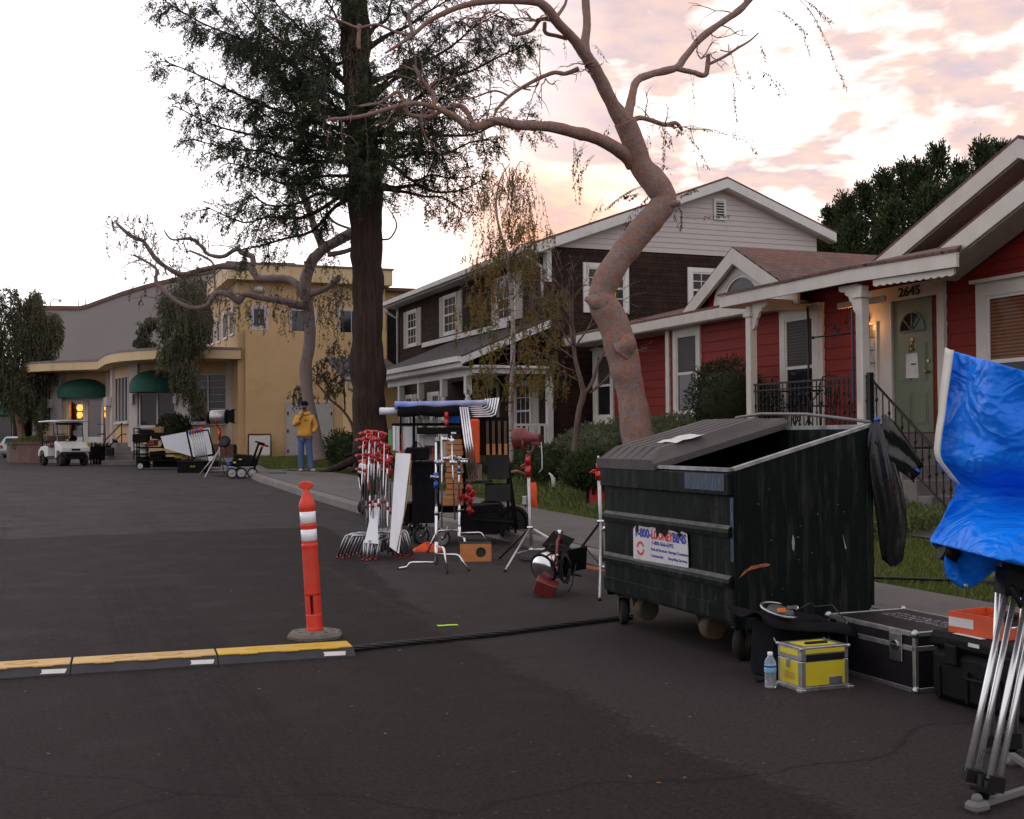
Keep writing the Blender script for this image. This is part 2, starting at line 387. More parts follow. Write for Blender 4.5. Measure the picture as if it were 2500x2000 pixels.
# ================================================================ ground, road, kerb, pavements, lawn
def struct(name, mb, m, kind='structure'):
    o = bpy.data.objects.new(name, mesh_from(name, mb, mlist(m))); col.objects.link(o)
    o.rotation_euler = (0, 0, TH); o['kind'] = kind; return o
KP = [(-30, 5.75), (15.5, 5.75), (17.5, 5.35), (19.5, 5.0), (24, 4.9), (29, 4.95), (38, 5.5), (46.4, 5.7), (60, 5.7), (200, 5.7)]
def tab(T, b):
    for (b0, a0), (b1, a1) in zip(T, T[1:]):
        if b <= b1: return lerp(a0, a1, (b - b0) / (b1 - b0))
    return T[-1][1]
def ak(b): return tab(KP, b)
def lz(a, b): return gz(a, b) + 0.13 + 0.08 * smooth((a - 7.5) / 3.0) + 0.16 * smooth((b - 33) / 12)
def asphalt():
    m, nt, bs = newmat('asphalt'); T = NT(nt); v = T.coord('Object')
    s = T.n('ShaderNodeSeparateXYZ'); T.l(v, s.inputs[0]); A, B = s.outputs[0], s.outputs[1]
    wob = T.math('MULTIPLY', T.math('SUBTRACT', T.noise(v, .9, 5), .5), .5)
    Aw, Bw = T.math('ADD', A, wob), T.math('ADD', B, T.math('MULTIPLY', wob, 1.5))
    def step(x, e, w): return T.ramp(T.math('MULTIPLY_ADD', x, 1 / w) if False else T.math('ADD', T.math('DIVIDE', T.math('SUBTRACT', x, e), w), .5), 0, 1)
    grain = T.noise(v, 38, 5, .75); mid = T.noise(v, 2.0, 7, .6); big = T.noise(T.coord('Object', (1, .35, 1)), .35, 5)
    c = T.mix(T.ramp(big, .3, .7), (.052, .0450, .045), (.070, .061, .060))  # lighter worn asphalt, raised further to stand in for the far grazing sheen
    patch = T.math('MULTIPLY', step(T.math('SUBTRACT', T.math('MULTIPLY', Bw, -1), T.math('MULTIPLY', A, 0)), -17.6, .12), step(T.math('MULTIPLY', T.math('SUBTRACT', Aw, T.math('MULTIPLY', T.math('MAXIMUM', T.math('SUBTRACT', B, 9.0), 0), .12)), -1), -2.9, .10))
    c = T.mix(patch, c, T.mix(T.ramp(big, .3, .7), (.0225, .0174, .0174), (.032, .0255, .0252)))
    near = step(T.math('MULTIPLY', Bw, -1), -9.5, 3.5)
    c = T.mix(T.math('MULTIPLY', near, .45), c, (.0225, .0168, .0163))
    # seam along the street with light aggregate showing
    seam = T.math('MULTIPLY', T.math('SUBTRACT', 1, T.math('DIVIDE', T.math('ABSOLUTE', T.math('SUBTRACT', Aw, 2.87)), .09), True), T.ramp(T.noise(v, 16, 6, .75), .46, .66))
    c = T.mix(T.math('MULTIPLY', seam, T.math('SUBTRACT', 1, step(B, 14, 2))), c, (.085, .073, .067))
    # tyre-dark band
    band = T.math('MULTIPLY', T.math('SUBTRACT', 1, T.math('DIVIDE', T.math('ABSOLUTE', T.math('SUBTRACT', A, .85)), .42), True), T.math('MULTIPLY', step(B, 3.5, 2), T.math('SUBTRACT', 1, step(B, 12.4, .5))))
    streak = T.noise(T.coord('Object', (14, .25, 1)), 1.6, 3)
    band = T.math('MULTIPLY', T.ramp(band, .0, .25), T.ramp(streak, .3, .62))
    c = T.mix(T.math('MULTIPLY', band, .55), c, (.008, .006, .006))
    st2 = T.ramp(T.noise(T.coord('Object', (5, .16, 1)), 1.1, 4), .55, .72)
    c = T.mix(T.math('MULTIPLY', st2, .25), c, (.034, .03, .03))
    # scuffs, spots, grain
    c = T.mix(T.math('MULTIPLY', T.ramp(mid, .52, .68), .42), c, (.052, .044, .041))
    c = T.mix(T.math('MULTIPLY', T.ramp(T.noise(v, 1.15, 2, .4), .69, .73), .6), c, (.02, .018, .018))
    c = T.mix(T.math('MULTIPLY', T.ramp(T.noise(v, 26, 2, .5), .70, .75), .5), c, (.20, .18, .165))
    c = T.mix(T.ramp(grain, .3, .72), T.mix(.5, c, (.006, .005, .005)), T.mix(.22, c, (.085, .073, .067)))
    # tar-filled crack
    vor = T.n('ShaderNodeTexVoronoi', feature='DISTANCE_TO_EDGE'); vor.inputs['Scale'].default_value = .13
    dv = T.n('ShaderNodeVectorMath', operation='ADD'); T.l(v, dv.inputs[0])
    cn = T.n('ShaderNodeTexNoise'); cn.inputs['Scale'].default_value = .8; cn.inputs['Detail'].default_value = 7; T.l(v, cn.inputs['Vector'])
    T.l(cn.outputs['Color'], dv.inputs[1]); T.l(dv.outputs[0], vor.inputs['Vector'])
    c = T.mix(T.math('MULTIPLY', T.math('SUBTRACT', 1, T.ramp(vor.outputs[0], .0, .0035)), .5), c, (.010, .009, .009))
    T.l(c, bs.inputs['Base Color'])
    T.l(T.ramp(mid, .3, .7, (.62,) * 3, (.8,) * 3), bs.inputs['Roughness']); bs.inputs['Specular IOR Level'].default_value = .04
    h = T.math('ADD', T.noise(v, 140, 3, .6), T.math('MULTIPLY', T.noise(v, 9, 4), .6)); T.bump(h, .5, .012, bs)
    return m
def turf_mat():
    m, nt, bs = newmat('turf'); T = NT(nt); v = T.coord('Object')
    c = T.mix(T.ramp(T.noise(v, 1.3, 6), .35, .65), (.048, .068, .012), (.075, .088, .018))
    c = T.mix(T.ramp(T.noise(v, 3.2, 8, .7), .55, .70), c, (.085, .055, .025))
    c = T.mix(T.ramp(T.noise(v, 60, 3), .3, .7), T.mix(.5, c, (.012, .016, .004)), c)
    T.l(c, bs.inputs['Base Color']); bs.inputs['Roughness'].default_value = .95; bs.inputs['Specular IOR Level'].default_value = .04
    T.bump(T.noise(v, 60, 4, .7), .9, .04, bs); return m
def pave_mat():
    m, nt, bs = newmat('pavement'); T = NT(nt); v = T.coord('Object')
    c = T.mix(T.ramp(T.noise(v, 1.5, 7), .3, .7), (.135, .118, .110), (.095, .083, .077))
    c = T.mix(T.ramp(T.noise(v, 6, 8, .7), .60, .72), c, (.07, .06, .055))
    c = T.mix(T.ramp(T.noise(v, 120, 2), .35, .7), T.mix(.25, c, (.04, .035, .03)), c)
    s = T.n('ShaderNodeSeparateXYZ'); T.l(v, s.inputs[0])
    j = T.math('FRACT', T.math('DIVIDE', s.outputs[1], 1.5)); j = T.math('SUBTRACT', 1, T.ramp(T.math('ABSOLUTE', T.math('SUBTRACT', j, .5)), .002, .008))
    c = T.mix(T.math('MULTIPLY', j, .8), c, (.03, .026, .024))
    T.l(c, bs.inputs['Base Color']); bs.inputs['Roughness'].default_value = .85; T.bump(T.math('SUBTRACT', T.noise(v, 90, 4), j), .5, .01, bs); return m
M_asphalt, M_turf, M_pave = asphalt(), turf_mat(), pave_mat()
def frange(a, b, s):
    n = max(1, int(math.ceil((b - a) / s))); return [lerp(a, b, i / n) for i in range(n + 1)]
bs_ = frange(-30, 60, 1.0) + [80, 120, 180, 260]
mb = MB(); mb.sheet([[Vector((a, b, gz(a, b))) for a in frange(-90, 14, 2)] for b in bs_]); struct('road', mb, M_asphalt)
mb = MB(); mb.box((0, 300, -.62), (1600, 1400, .02)); struct('ground', mb, mat('earth', (.09, .075, .06), .95))
mb = MB()
brow = frange(-20, 47.5, .5)
mb.sheet([[Vector((lerp(ak(b) + .16, 50, (i / 34) ** 2.0), b, lz(lerp(ak(b) + .16, 50, (i / 34) ** 2.0), b))) for i in range(35)] for b in brow])
struct('lawn', mb, M_turf)
# kerb: a real step
mb = MB(); g = []
for b in frange(-20, 46, .5):
    a = ak(b); z = gz(a, b); g.append([Vector((a - .02, b, z - .05)), Vector((a, b, z + .115)), Vector((a + .025, b, z + .138)), Vector((a + .17, b, z + .142)), Vector((a + .17, b, z - .05))])
mb.sheet(g, False); struct('kerb', mb, M_concrete)
SW = [(-30, 6.9), (9, 6.95), (14, 7.65), (24, 7.3), (31, 7.1), (31.6, 6.5), (34, 6.0), (44, 6.9), (70, 6.9)]
mb = MB(); g = []
for b in frange(-20, 46, .5):
    a0, a1 = ak(b) + .175, tab(SW, b)
    g.append([Vector((lerp(a0, a1, i / 4), b, lz(lerp(a0, a1, i / 4), b) + .018)) for i in range(5)] + [Vector((a1, b, lz(a1, b) - .03))])
mb.sheet(g, False); struct('pavement', mb, M_pave)
mb = MB(); mb.sheet([[Vector((a, b, lz(a, b) + .02)) for a in (9.75, 10.2, 10.7)] for b in frange(0, 12.2, .6)], False)
mb.sheet([[Vector((a, b, lz(a, b) + .024)) for a in (9.9, 10.5, 11.2, 11.8, 12.4)] for b in (10.4, 11, 11.9)], False)
struct('garden_path', mb, M_pave)
mb = MB(); mb.sheet([[Vector((a, b, lz(a, b) + .02)) for a in (4.4, 6, 8, 9.4)] for b in (33.2, 34.0)], False)
struct('footpath', mb, M_pave)
# grass blades on the lawns one can see
random.seed(11); mb = MB()
def blades(n, a0, a1, b0, b1, h, lean=.5, w=.006, skip=None):
    for i in range(n):
        a, b = random.uniform(a0, a1), random.uniform(b0, b1)
        if a < tab(SW, b) + .03 or (9.72 < a < 10.73 and b < 12.2): continue
        if skip and skip(a, b): continue
        z = lz(a, b); hh = h * random.uniform(.4, 1.3); an = random.uniform(0, 2 * PI); l = hh * lean * random.uniform(.1, 1.2)
        dx, dy = math.cos(an), math.sin(an); p = Vector((a, b, z - .01)); ww = w * random.uniform(.7, 1.5)
        mb.add([p + Vector((-dy * ww, dx * ww, 0)), p + Vector((dy * ww, -dx * ww, 0)), p + Vector((dx * l * .4, dy * l * .4, hh * .6)), p + Vector((dx * l, dy * l, hh))], [(0, 1, 2), (1, 3, 2)])
blades(26000, 6.9, 10.6, 5.5, 12.5, .055, w=.005)
blades(9000, 7.3, 9.2, 12.5, 20, .09)
blades(6000, 5, 13, 32, 46, .09, w=.012)
M_grass = mat('grass_blades', (.085, .13, .016), .8, c2=(.13, .145, .03), scale=1.5, dirt=(.12, .085, .035), dlo=.52, dhi=.7)
struct('grass', mb, M_grass, 'stuff')['label'] = 'short green grass with dry patches on the lawn strips'
# ================================================================ houses: helpers
def planeA(a): return lambda u, v, d: Vector((a - d, u, v))
def planeB(b): return lambda u, v, d: Vector((u, b - d, v))
def rb(mb, f, u0, u1, v0, v1, d0, d1): return mb.prism([(u0, v0), (u1, v0), (u1, v1), (u0, v1)], f, d0, d1)
def board(mb, f, p, q, w, d0, d1, below=True):
    """a board of vertical width w whose top edge runs p -> q"""
    return mb.prism([(p[0], p[1] - w), (q[0], q[1] - w), q, p], f, d0, d1)
def clipspan(poly, z):
    xs = []
    for (x0, z0), (x1, z1) in zip(poly, poly[1:] + poly[:1]):
        if (z0 - z) * (z1 - z) <= 0 and z0 != z1: xs.append(x0 + (x1 - x0) * (z - z0) / (z1 - z0))
    return (min(xs), max(xs)) if xs else None
def siding(mb, f, poly, pitch, lip=.018):
    z0, z1 = min(p[1] for p in poly), max(p[1] for p in poly); z = z0
    while z < z1 - 1e-4:
        zt = min(z + pitch, z1); s0 = clipspan(poly, z + 1e-5); s1 = clipspan(poly, zt - 1e-5)
        if s0 and s1:
            n = max(1, int((s0[1] - s0[0]) / 1.2))
            lo0 = [f(lerp(s0[0], s0[1], i / n), z, 0) for i in range(n + 1)]; lo = [f(lerp(s0[0], s0[1], i / n), z, lip) for i in range(n + 1)]
            hi = [f(lerp(s1[0], s1[1], i / n), zt, .001) for i in range(n + 1)]
            mb.sheet([lo0, lo, hi], False)
        z = zt
    mb.prism(poly, f, -.12, -.004)
def siding_mat(name, c, c2, dirt, rough=.6):
    m, nt, bs = newmat(name); T = NT(nt); v = T.coord('Object')
    cc = T.mix(T.ramp(T.noise(T.coord('Object', (1, .5, 6)), 2.0, 6), .3, .7), c, c2)
    cc = T.mix(T.ramp(T.noise(T.coord('Object', (2, 2, .5)), 1.6, 8, .7), .58, .8), cc, dirt)
    T.l(cc, bs.inputs['Base Color']); bs.inputs['Roughness'].default_value = rough; bs.inputs['Specular IOR Level'].default_value = .2
    T.bump(T.noise(T.coord('Object', (3, 3, 40)), 8, 4), .25, .006, bs); return m
def shingle_mat(name, c, c2, c3, bw, bh, rot=(0, 0, 0), bump=.8):
    m, nt, bs = newmat(name); T = NT(nt); v = T.coord('Object', (1, 1, 1), rot)
    b = T.n('ShaderNodeTexBrick'); T.l(v, b.inputs['Vector']); b.inputs['Scale'].default_value = 1; b.offset = .37
    b.inputs['Brick Width'].default_value = bw; b.inputs['Row Height'].default_value = bh; b.inputs['Mortar Size'].default_value = .006; b.inputs['Bias'].default_value = 0
    b.inputs['Color1'].default_value = (*c, 1); b.inputs['Color2'].default_value = (*c2, 1); b.inputs['Mortar'].default_value = tuple(x * .25 for x in c) + (1,)
    cc = T.mix(T.ramp(T.noise(T.coord('Object'), 1.1, 7, .65), .45, .72), b.outputs[0], c3)
    T.l(cc, bs.inputs['Base Color']); bs.inputs['Roughness'].default_value = .9
    T.bump(T.math('ADD', T.math('MULTIPLY', b.outputs[1], -1), T.math('MULTIPLY', T.noise(T.coord('Object'), 30, 4), .4)), bump, .012, bs); return m
M_redside = siding_mat('red_siding', (.215, .021, .014), (.17, .017, .012), (.13, .02, .016))
M_whiteside = siding_mat('white_siding', (.50, .45, .42), (.45, .40, .38), (.34, .29, .27))
# cedar shingle walls: the wall planes are vertical, so rows run in z
def wallshingle(axis):
    m, nt, bs = newmat('cedar_shingle_' + axis); T = NT(nt); tcn = T.n('ShaderNodeTexCoord'); s = T.n('ShaderNodeSeparateXYZ'); T.l(tcn.outputs['Object'], s.inputs[0])
    c = T.n('ShaderNodeCombineXYZ'); T.l(s.outputs[1 if axis == 'a' else 0], c.inputs[0]); T.l(s.outputs[2], c.inputs[1])
    b = T.n('ShaderNodeTexBrick'); T.l(c.outputs[0], b.inputs['Vector']); b.inputs['Scale'].default_value = 1; b.offset = .41
    b.inputs['Brick Width'].default_value = .16; b.inputs['Row Height'].default_value = .17; b.inputs['Mortar Size'].default_value = .006; b.inputs['Bias'].default_value = -.2
    b.inputs['Color1'].default_value = (.034, .018, .012, 1); b.inputs['Color2'].default_value = (.018, .011, .009, 1); b.inputs['Mortar'].default_value = (.008, .006, .005, 1)
    cc = T.mix(T.ramp(T.noise(tcn.outputs['Object'], 1.3, 6, .6), .5, .75), b.outputs[0], (.055, .026, .014))
    T.l(cc, bs.inputs['Base Color']); bs.inputs['Roughness'].default_value = .92; bs.inputs['Specular IOR Level'].default_value = .25
    T.bump(T.math('ADD', T.math('MULTIPLY', b.outputs[1], -1), T.math('MULTIPLY', T.noise(tcn.outputs['Object'], 40, 4), .5)), .8, .012, bs); return m
M_cedA, M_cedB = wallshingle('a'), wallshingle('b')
M_roofdark = shingle_mat('charcoal_shingles', (.035, .031, .032), (.05, .044, .044), (.06, .045, .04), .3, .14)
M_roofbrown = shingle_mat('brown_shingles', (.10, .055, .045), (.14, .085, .07), (.17, .06, .035), .22, .13)
def blindpane():
    m, nt, bs = newmat('blinds_behind_glass'); T = NT(nt); v = T.coord('Object'); s = T.n('ShaderNodeSeparateXYZ'); T.l(v, s.inputs[0])
    fr = T.math('FRACT', T.math('DIVIDE', s.outputs[2], .055)); k = T.ramp(fr, .2, .75)
    c = T.mix(k, (.028, .023, .02), (.085, .072, .06)); c = T.mix(T.ramp(T.noise(v, 1.2, 3), .4, .65), c, (.05, .045, .045))
    T.l(c, bs.inputs['Base Color']); bs.inputs['Roughness'].default_value = .5; bs.inputs['IOR'].default_value = 1.22; bs.inputs['Coat Weight'].default_value = .04; bs.inputs['Coat Roughness'].default_value = .03; return m
M_blindpane = blindpane()
def woodblind():
    m, nt, bs = newmat('wood_blinds_behind_glass'); T = NT(nt); v = T.coord('Object'); s = T.n('ShaderNodeSeparateXYZ'); T.l(v, s.inputs[0])
    k = T.ramp(T.math('FRACT', T.math('DIVIDE', s.outputs[2], .05)), .15, .8)
    c = T.mix(k, (.04, .014, .006), (.22, .075, .022)); T.l(c, bs.inputs['Base Color']); bs.inputs['Specular IOR Level'].default_value = .2; bs.inputs['Coat Weight'].default_value = .12; bs.inputs['Coat Roughness'].default_value = .04; return m
M_woodblind = woodblind()
def window(t, f, u0, u1, z0, z1, tw=.11, mull=(0, 0), glass=(None, None), trim=None, head=0.0, sill=0.0, shutter=0.0, rail=True, mullm=None, d=.022, botm=None):
    """trim boards, sash frames and panes; u0..z1 is the outside of the trim"""
    trim = trim or M_trim; fr = MB()
    rb(fr, f, u0, u0 + tw, z0, z1, 0, .055); rb(fr, f, u1 - tw, u1, z0, z1, 0, .055)
    rb(fr, f, u0 + tw, u1 - tw, z0, z0 + tw, 0, .053); rb(fr, f, u0 + tw, u1 - tw, z1 - tw, z1, 0, .053)
    if head: rb(fr, f, u0 - head, u1 + head, z1, z1 + .05, 0, .10)
    if sill: rb(fr, f, u0 - sill, u1 + sill, z0 - .05, z0, 0, .12); rb(fr, f, u0 - sill * .4, u1 + sill * .4, z0 - .19, z0 - .05, 0, .05)
    o = t.part('window', fr, trim)
    sa = MB(); a0, a1, b0, b1 = u0 + tw, u1 - tw, z0 + tw, z1 - tw; e = .045; mid = (b0 + b1) / 2
    rb(sa, f, a0, a0 + e, b0, b1, 0, .042); rb(sa, f, a1 - e, a1, b0, b1, 0, .042)
    rb(sa, f, a0 + e, a1 - e, b0, b0 + e, 0, .04); rb(sa, f, a0 + e, a1 - e, b1 - e, b1, 0, .04)
    if rail: rb(sa, f, a0 + e, a1 - e, mid - .025, mid + .03, 0, .045)
    nx, nzz = mull
    for i in range(1, nx): u = lerp(a0, a1, i / nx); rb(sa, f, u - .011, u + .011, b0 + e, b1 - e, 0, .036)
    for i in range(1, nzz): u = lerp(b0, b1, i / nzz); rb(sa, f, a0 + e, a1 - e, u - .011, u + .011, 0, .034)
    t.part('sash', sa, mullm or M_white, o)
    g0, g1 = glass
    if rail:
        p = MB(); rb(p, f, a0 + e, a1 - e, mid + .03, b1 - e, 0, d); t.part('pane', p, g1 or M_glass, o)
        p = MB(); rb(p, f, a0 + e, a1 - e, b0 + e, mid - .025, 0, d); t.part('pane', p, g0 or M_glass, o)
    else:
        p = MB(); rb(p, f, a0 + e, a1 - e, b0 + e, b1 - e, 0, d); t.part('pane', p, g1 or M_glass, o)
    if shutter:
        for x0, x1 in ((u0 - shutter - .02, u0 - .02), (u1 + .02, u1 + .02 + shutter)):
            s = MB(); rb(s, f, x0, x1, z0, z1, 0, .035); k = z0 + .06
            while k < z1 - .08:
                s.prism([(x0 + .05, k), (x1 - .05, k), (x1 - .05, k + .03), (x0 + .05, k + .03)], f, .03, .048); k += .055
            t.part('shutter', s, M_shut)
    return o
M_shut = mat('shutter_paint', (.44, .40, .35), .6, c2=(.38, .34, .3))
def slab(mb, p00, p01, p11, p10, th):
    """roof slab, corners on the top surface, thickness straight down"""
    top = [Vector(p) for p in (p00, p01, p11, p10)]; bot = [p - Vector((0, 0, th)) for p in top]
    return mb.add(top + bot, [(0, 1, 2, 3), (7, 6, 5, 4)] + [(i, i + 4, (i + 1) % 4 + 4, (i + 1) % 4) for i in range(4)])
def glow_mat(name, c, s):
    m, nt, bs = newmat(name); bs.inputs['Base Color'].default_value = (*c, 1); bs.inputs['Emission Color'].default_value = (*c, 1); bs.inputs['Emission Strength'].default_value = s; return m
def lampmat(): return glow_mat('warm_bulb', (1, .42, .10), 6)
M_bulb = lampmat()

# ================================================================ red house
AW = 12.5                                          # front wall plane
fA = planeA(AW)
rh = Thing('red_house', 'red clapboard house with white trim, front porch and house number 2645', 'house', (AW, 16, 0.2), 'S')
def L(px, py, a): return ona(px, py, a)
ZE = 4.02                                          # eave height of the left roof
w = MB()
siding(w, fA, [(4.0, .75), (22.45, .75), (22.45, 3.95), (4.0, 3.95)], .20)
rh.part('wall', w, M_redside)
w = MB(); siding(w, planeA(AW + .45), [(22.45, .75), (26.9, .75), (26.9, 3.95), (22.45, 3.95)], .20)
siding(w, planeB(22.46), [(AW + .01, .75), (AW + .44, .75), (AW + .44, 3.9), (AW + .01, 3.9)], .20)
w.prism([(AW + .46, .75), (19.5, .75), (19.5, 3.95), (AW + .46, 3.95)], lambda u, v, d: Vector((u, 27.0 - d, v)), 0, .1)
rh.part('wall', w, M_redside)
w = MB(); rb(w, fA, 4, 22.4, 0, .75, .0, -.2); rb(w, planeA(AW + .45), 22.4, 26.9, 0, .75, 0, -.2); rh.part('foundation', w, M_concrete)
# corner boards
w = MB()
rb(w, fA, 22.34, 22.49, .75, 3.9, .0, .045); rb(w, planeA(AW + .45), 26.78, 26.92, .75, 3.9, 0, .045)
rh.parts('corner_board', w, M_trim)
# windows of the left wing
b1, z1 = L(1635 + 8, 806, AW)
bl, zt = L(1647, 806, AW); br, _ = L(1713, 792, AW); _, zb = L(1671, 1024, AW)
window(rh, fA, br, bl, zb, zt, .14, glass=(M_glass, M_blindpane), head=.02, sill=.08)
bl, zt = L(1451, 857, AW + .45); br, _ = L(1500, 845, AW + .45); _, zb = L(1475, 1031, AW + .45)
window(rh, planeA(AW + .45), br, bl, zb, zt, .14, glass=(M_glass, M_blindpane), head=.05, sill=.12)
bl, zt = L(1908, 762, AW); br, _ = L(2003, 745, AW)
window(rh, fA, br, bl, 1.62, zt, .16, glass=(M_glass, M_blindpane), head=.05, sill=.08)
# window in the right wing, wooden blinds behind the upper sash
bl, zt = L(2388, 690, AW)
window(rh, fA, bl - 2.6, bl, 1.35, 3.62, .20, glass=(M_glass, M_woodblind), head=.08, sill=.08)
# entrance: cream surround, side light, green six-panel door
w = MB(); bl, zt = L(2124, 735, AW); br, _ = L(2312, 712, AW)
rb(w, fA, br, bl + .2, 3.56, 3.79, 0, .07); rb(w, fA, br, br + .15, 1.5, 3.56, 0, .07)
rb(w, fA, 15.16, 15.30, 1.5, 3.56, 0, .068); rb(w, fA, 15.30, bl + .2, 1.5, 3.56, 0, .045)
rh.part('door_surround', w, M_trim)
w = MB(); rb(w, fA, 14.28, 14.90 + .24, 1.5, 3.555, 0, .03)
D0, D1 = 14.28, 15.14; dw = D1 - D0
for (u, v, uu, vv) in ((.12, .12, .46, .62), (.54, .12, .88, .62), (.12, .78, .46, 1.38), (.54, .78, .88, 1.38)):
    for k, e in ((0, 0), (1, .03)):
        w.prism([(D0 + dw * u + e, 1.5 + v + e), (D0 + dw * uu - e, 1.5 + v + e), (D0 + dw * uu - e, 1.5 + vv - e), (D0 + dw * u + e, 1.5 + vv - e)], fA, .03 + .006 * k, .036 + .01 * k)
M_door = mat('sage_door', (.14, .165, .10), .5, c2=(.12, .145, .09), scale=2)
door = rh.part('door', w, M_door)
w = MB(); cu, cv, r = (D0 + D1) / 2, 3.06, .28
arc = [(cu + r * math.cos(PI * i / 12), cv + r * 1.05 * math.sin(PI * i / 12)) for i in range(13)]
w.prism(arc, fA, .03, .04); rh.part('fanlight', w, M_glass, door)
w = MB()
for i in (3, 6, 9): w.tube([fA(cu, cv, .045), fA(cu + r * math.cos(PI * i / 12), cv + r * 1.05 * math.sin(PI * i / 12), .045)], .012, 5)
w.tube([fA(u, v, .045) for u, v in arc], .014, 5, sm=False); w.tube([fA(cu - r, cv, .045), fA(cu + r, cv, .045)], .014, 5)
rh.part('fanlight_bars', w, M_door, door)
w = MB(); w.cyl(fA(cu, 2.92, .03), fA(cu, 2.92, .05), .03); w.cyl(fA(cu, 2.80, .045), fA(cu, 2.92, .05), .012, .012, 6); w.ball(fA(cu, 2.78, .05), .03); rh.part('knocker', w, mat('brass', (.45, .28, .1), .3, .9), door)
w = MB(); w.cyl(fA(D0 + .08, 2.42, .03), fA(D0 + .08, 2.42, .08), .016); w.ball(fA(D0 + .08, 2.42, .095), .032)
w.cyl(fA(D0 + .08, 2.58, .03), fA(D0 + .08, 2.58, .05), .026); rh.part('handle', w, mat('brass_knob', (.45, .28, .1), .3, .9), door)
w = MB(); w.prism([(cu - .15, 2.33), (cu + .14, 2.34), (cu + .13, 2.71), (cu - .12, 2.72)], fA, .048, .052)
M_paper = mat('paper', (.62, .60, .58), .7)
noti = single('paper_notice', w, M_paper) if False else rh.part('paper_notice', w, M_paper, door)
w = text_mb('WELCOME', .05, lambda u, v, d: fA(cu + .03 - u, 2.55 + v, .053 + d)) if False else MB()
rb(w, fA, cu - .09, cu + .02, 2.535, 2.56, .052, .054); rh.part('printed_line', w, M_blackm, noti)
# side light with leaded glass
w = MB(); rb(w, fA, 15.50, 15.54, 1.75, 3.28, .04, .075); rb(w, fA, 15.78, 15.82, 1.75, 3.28, .04, .075); rb(w, fA, 15.54, 15.78, 3.24, 3.28, .04, .075); rb(w, fA, 15.54, 15.78, 1.75, 1.79, .04, .075)
sl = rh.part('side_light', w, M_trim)
w = MB(); rb(w, fA, 15.55, 15.77, 1.79, 3.24, .04, .05); rh.part('pane', w, mat('frosted_pane', (.16, .16, .13), .2, c2=(.24, .24, .20), scale=12, coat=.6), sl)
w = MB()
for k in range(1, 7): rb(w, fA, 15.55, 15.77, 1.79 + k * .207, 1.80 + k * .207, .05, .058)
rh.part('leading', w, M_blackm, sl)
# house number
w = text_mb('2645', .20, lambda u, v, d: fA((14.28 + 15.3) / 2 - .07 - u, 3.61 + v, .07 + d), depth=.012, bold=.003, sx=1.25)
rh.part('house_number', w, M_blackm)
# wall lamp, lit, between the porch post and the door
w = MB(); w.box(fA(15.78, 3.08, .10), (.12, .10, .05)); w.cyl(fA(15.78, 3.10, .10), fA(15.78, 3.32, .10), .055, .075, 8); w.lathe([(.09, 3.32), (.02, 3.42)], 8, (AW - .10, 15.78, 0))
lamp = rh.part('wall_lamp', w, M_blackm)
w = MB(); w.ball(fA(15.78, 3.20, .18), .035); rh.part('bulb', w, M_bulb, lamp)
pl = bpy.data.lights.new('porch_lamp_light', 'POINT'); pl.energy = 4.5; pl.color = (1, .42, .12); pl.shadow_soft_size = .06
plo = bpy.data.objects.new('porch_lamp_light', pl); col.objects.link(plo); plo.location = S(AW - .27, 15.78, 3.22)
# down pipe and pilaster on the porch wall
w = MB(); rb(w, fA, 16.95, 17.12, 1.5, 3.75, 0, .05); rh.part('pilaster', w, M_trim)
w = MB(); w.cyl(fA(17.35, 1.5, .06), fA(17.35, 3.75, .06), .02); rh.part('down_pipe', w, mat('brown_pipe', (.06, .025, .02), .5))
# porch roof and fascia
PA = 10.7
w = MB(); zR = 4.02
fasc = [(PA, 20.2 - 3.2 + .0), (PA, 14.05), (11.02, 12.15)]
bL, _ = L(1757, 727, PA); bM, _ = L(2064, 664, PA); bR = 12.15
slab(w, (PA - .03, bL + .03, 3.87), (AW + .4, bL + .03, 4.35), (AW + .4, bM, 4.35), (PA - .03, bM, 3.87), .04)
slab(w, (PA - .03, bM, 3.872), (AW - .001, bM, 4.262), (AW - .001, 13.62, 4.262), (11.0, bR - .03, 3.872), .04)
roof_p = rh.part('porch_roof', w, M_roofbrown)
w = MB()
w.box((PA + .02, (bL + bM) / 2, 3.735), (.05, bL - bM, .19)); ang = math.atan2(.32, bM - bR)
w.box(((PA + 11.02) / 2 + .02, (bM + bR) / 2, 3.737), (.05, math.hypot(.32, bM - bR) + .01, .19), RZ(ang))
w.box((11.6, bL - .02, 3.73), (1.75, .05, .19))
rh.part('fascia', w, M_trim)
w = MB(); slab(w, (PA + .06, bL - .06, 3.80), (AW - .002, bL - .06, 4.20), (AW - .002, 13.75, 4.20), (11.12, bR + .05, 3.80), .02); rh.part('porch_ceiling', w, M_trim)
# scalloped valance along the fascia
w = MB()
def scallop(u0, u1, a0, a1, n, z, h):
    pts = []
    for i in range(n + 1):
        for k in range(6):
            t = (i + k / 6) / n
            if t > 1: break
            pts.append((t, -h - .022 * abs(math.sin(PI * t * n))))
    poly = [(0, 0)] + pts + [(1, 0)]
    vs = lambda t, v, d: Vector((lerp(a0, a1, t) + d, lerp(u0, u1, t), z + v))
    for (t0, v0), (t1, v1) in zip(pts, pts[1:]):
        w.add([vs(t0, 0, 0), vs(t1, 0, 0), vs(t1, v1, 0), vs(t0, v0, 0), vs(t0, 0, .03), vs(t1, 0, .03), vs(t1, v1, .03), vs(t0, v0, .03)], [(0, 1, 2, 3), (7, 6, 5, 4), (3, 2, 6, 7)])
scallop(bM - .45, bR + .1, PA + .12, 11.07, 11, 3.64, .08)
scallop(bL - 1.2, bM + 1.0, PA + 1.5, PA + 1.5, 20, 3.64, .08)
rh.parts('valance', w, M_trim)
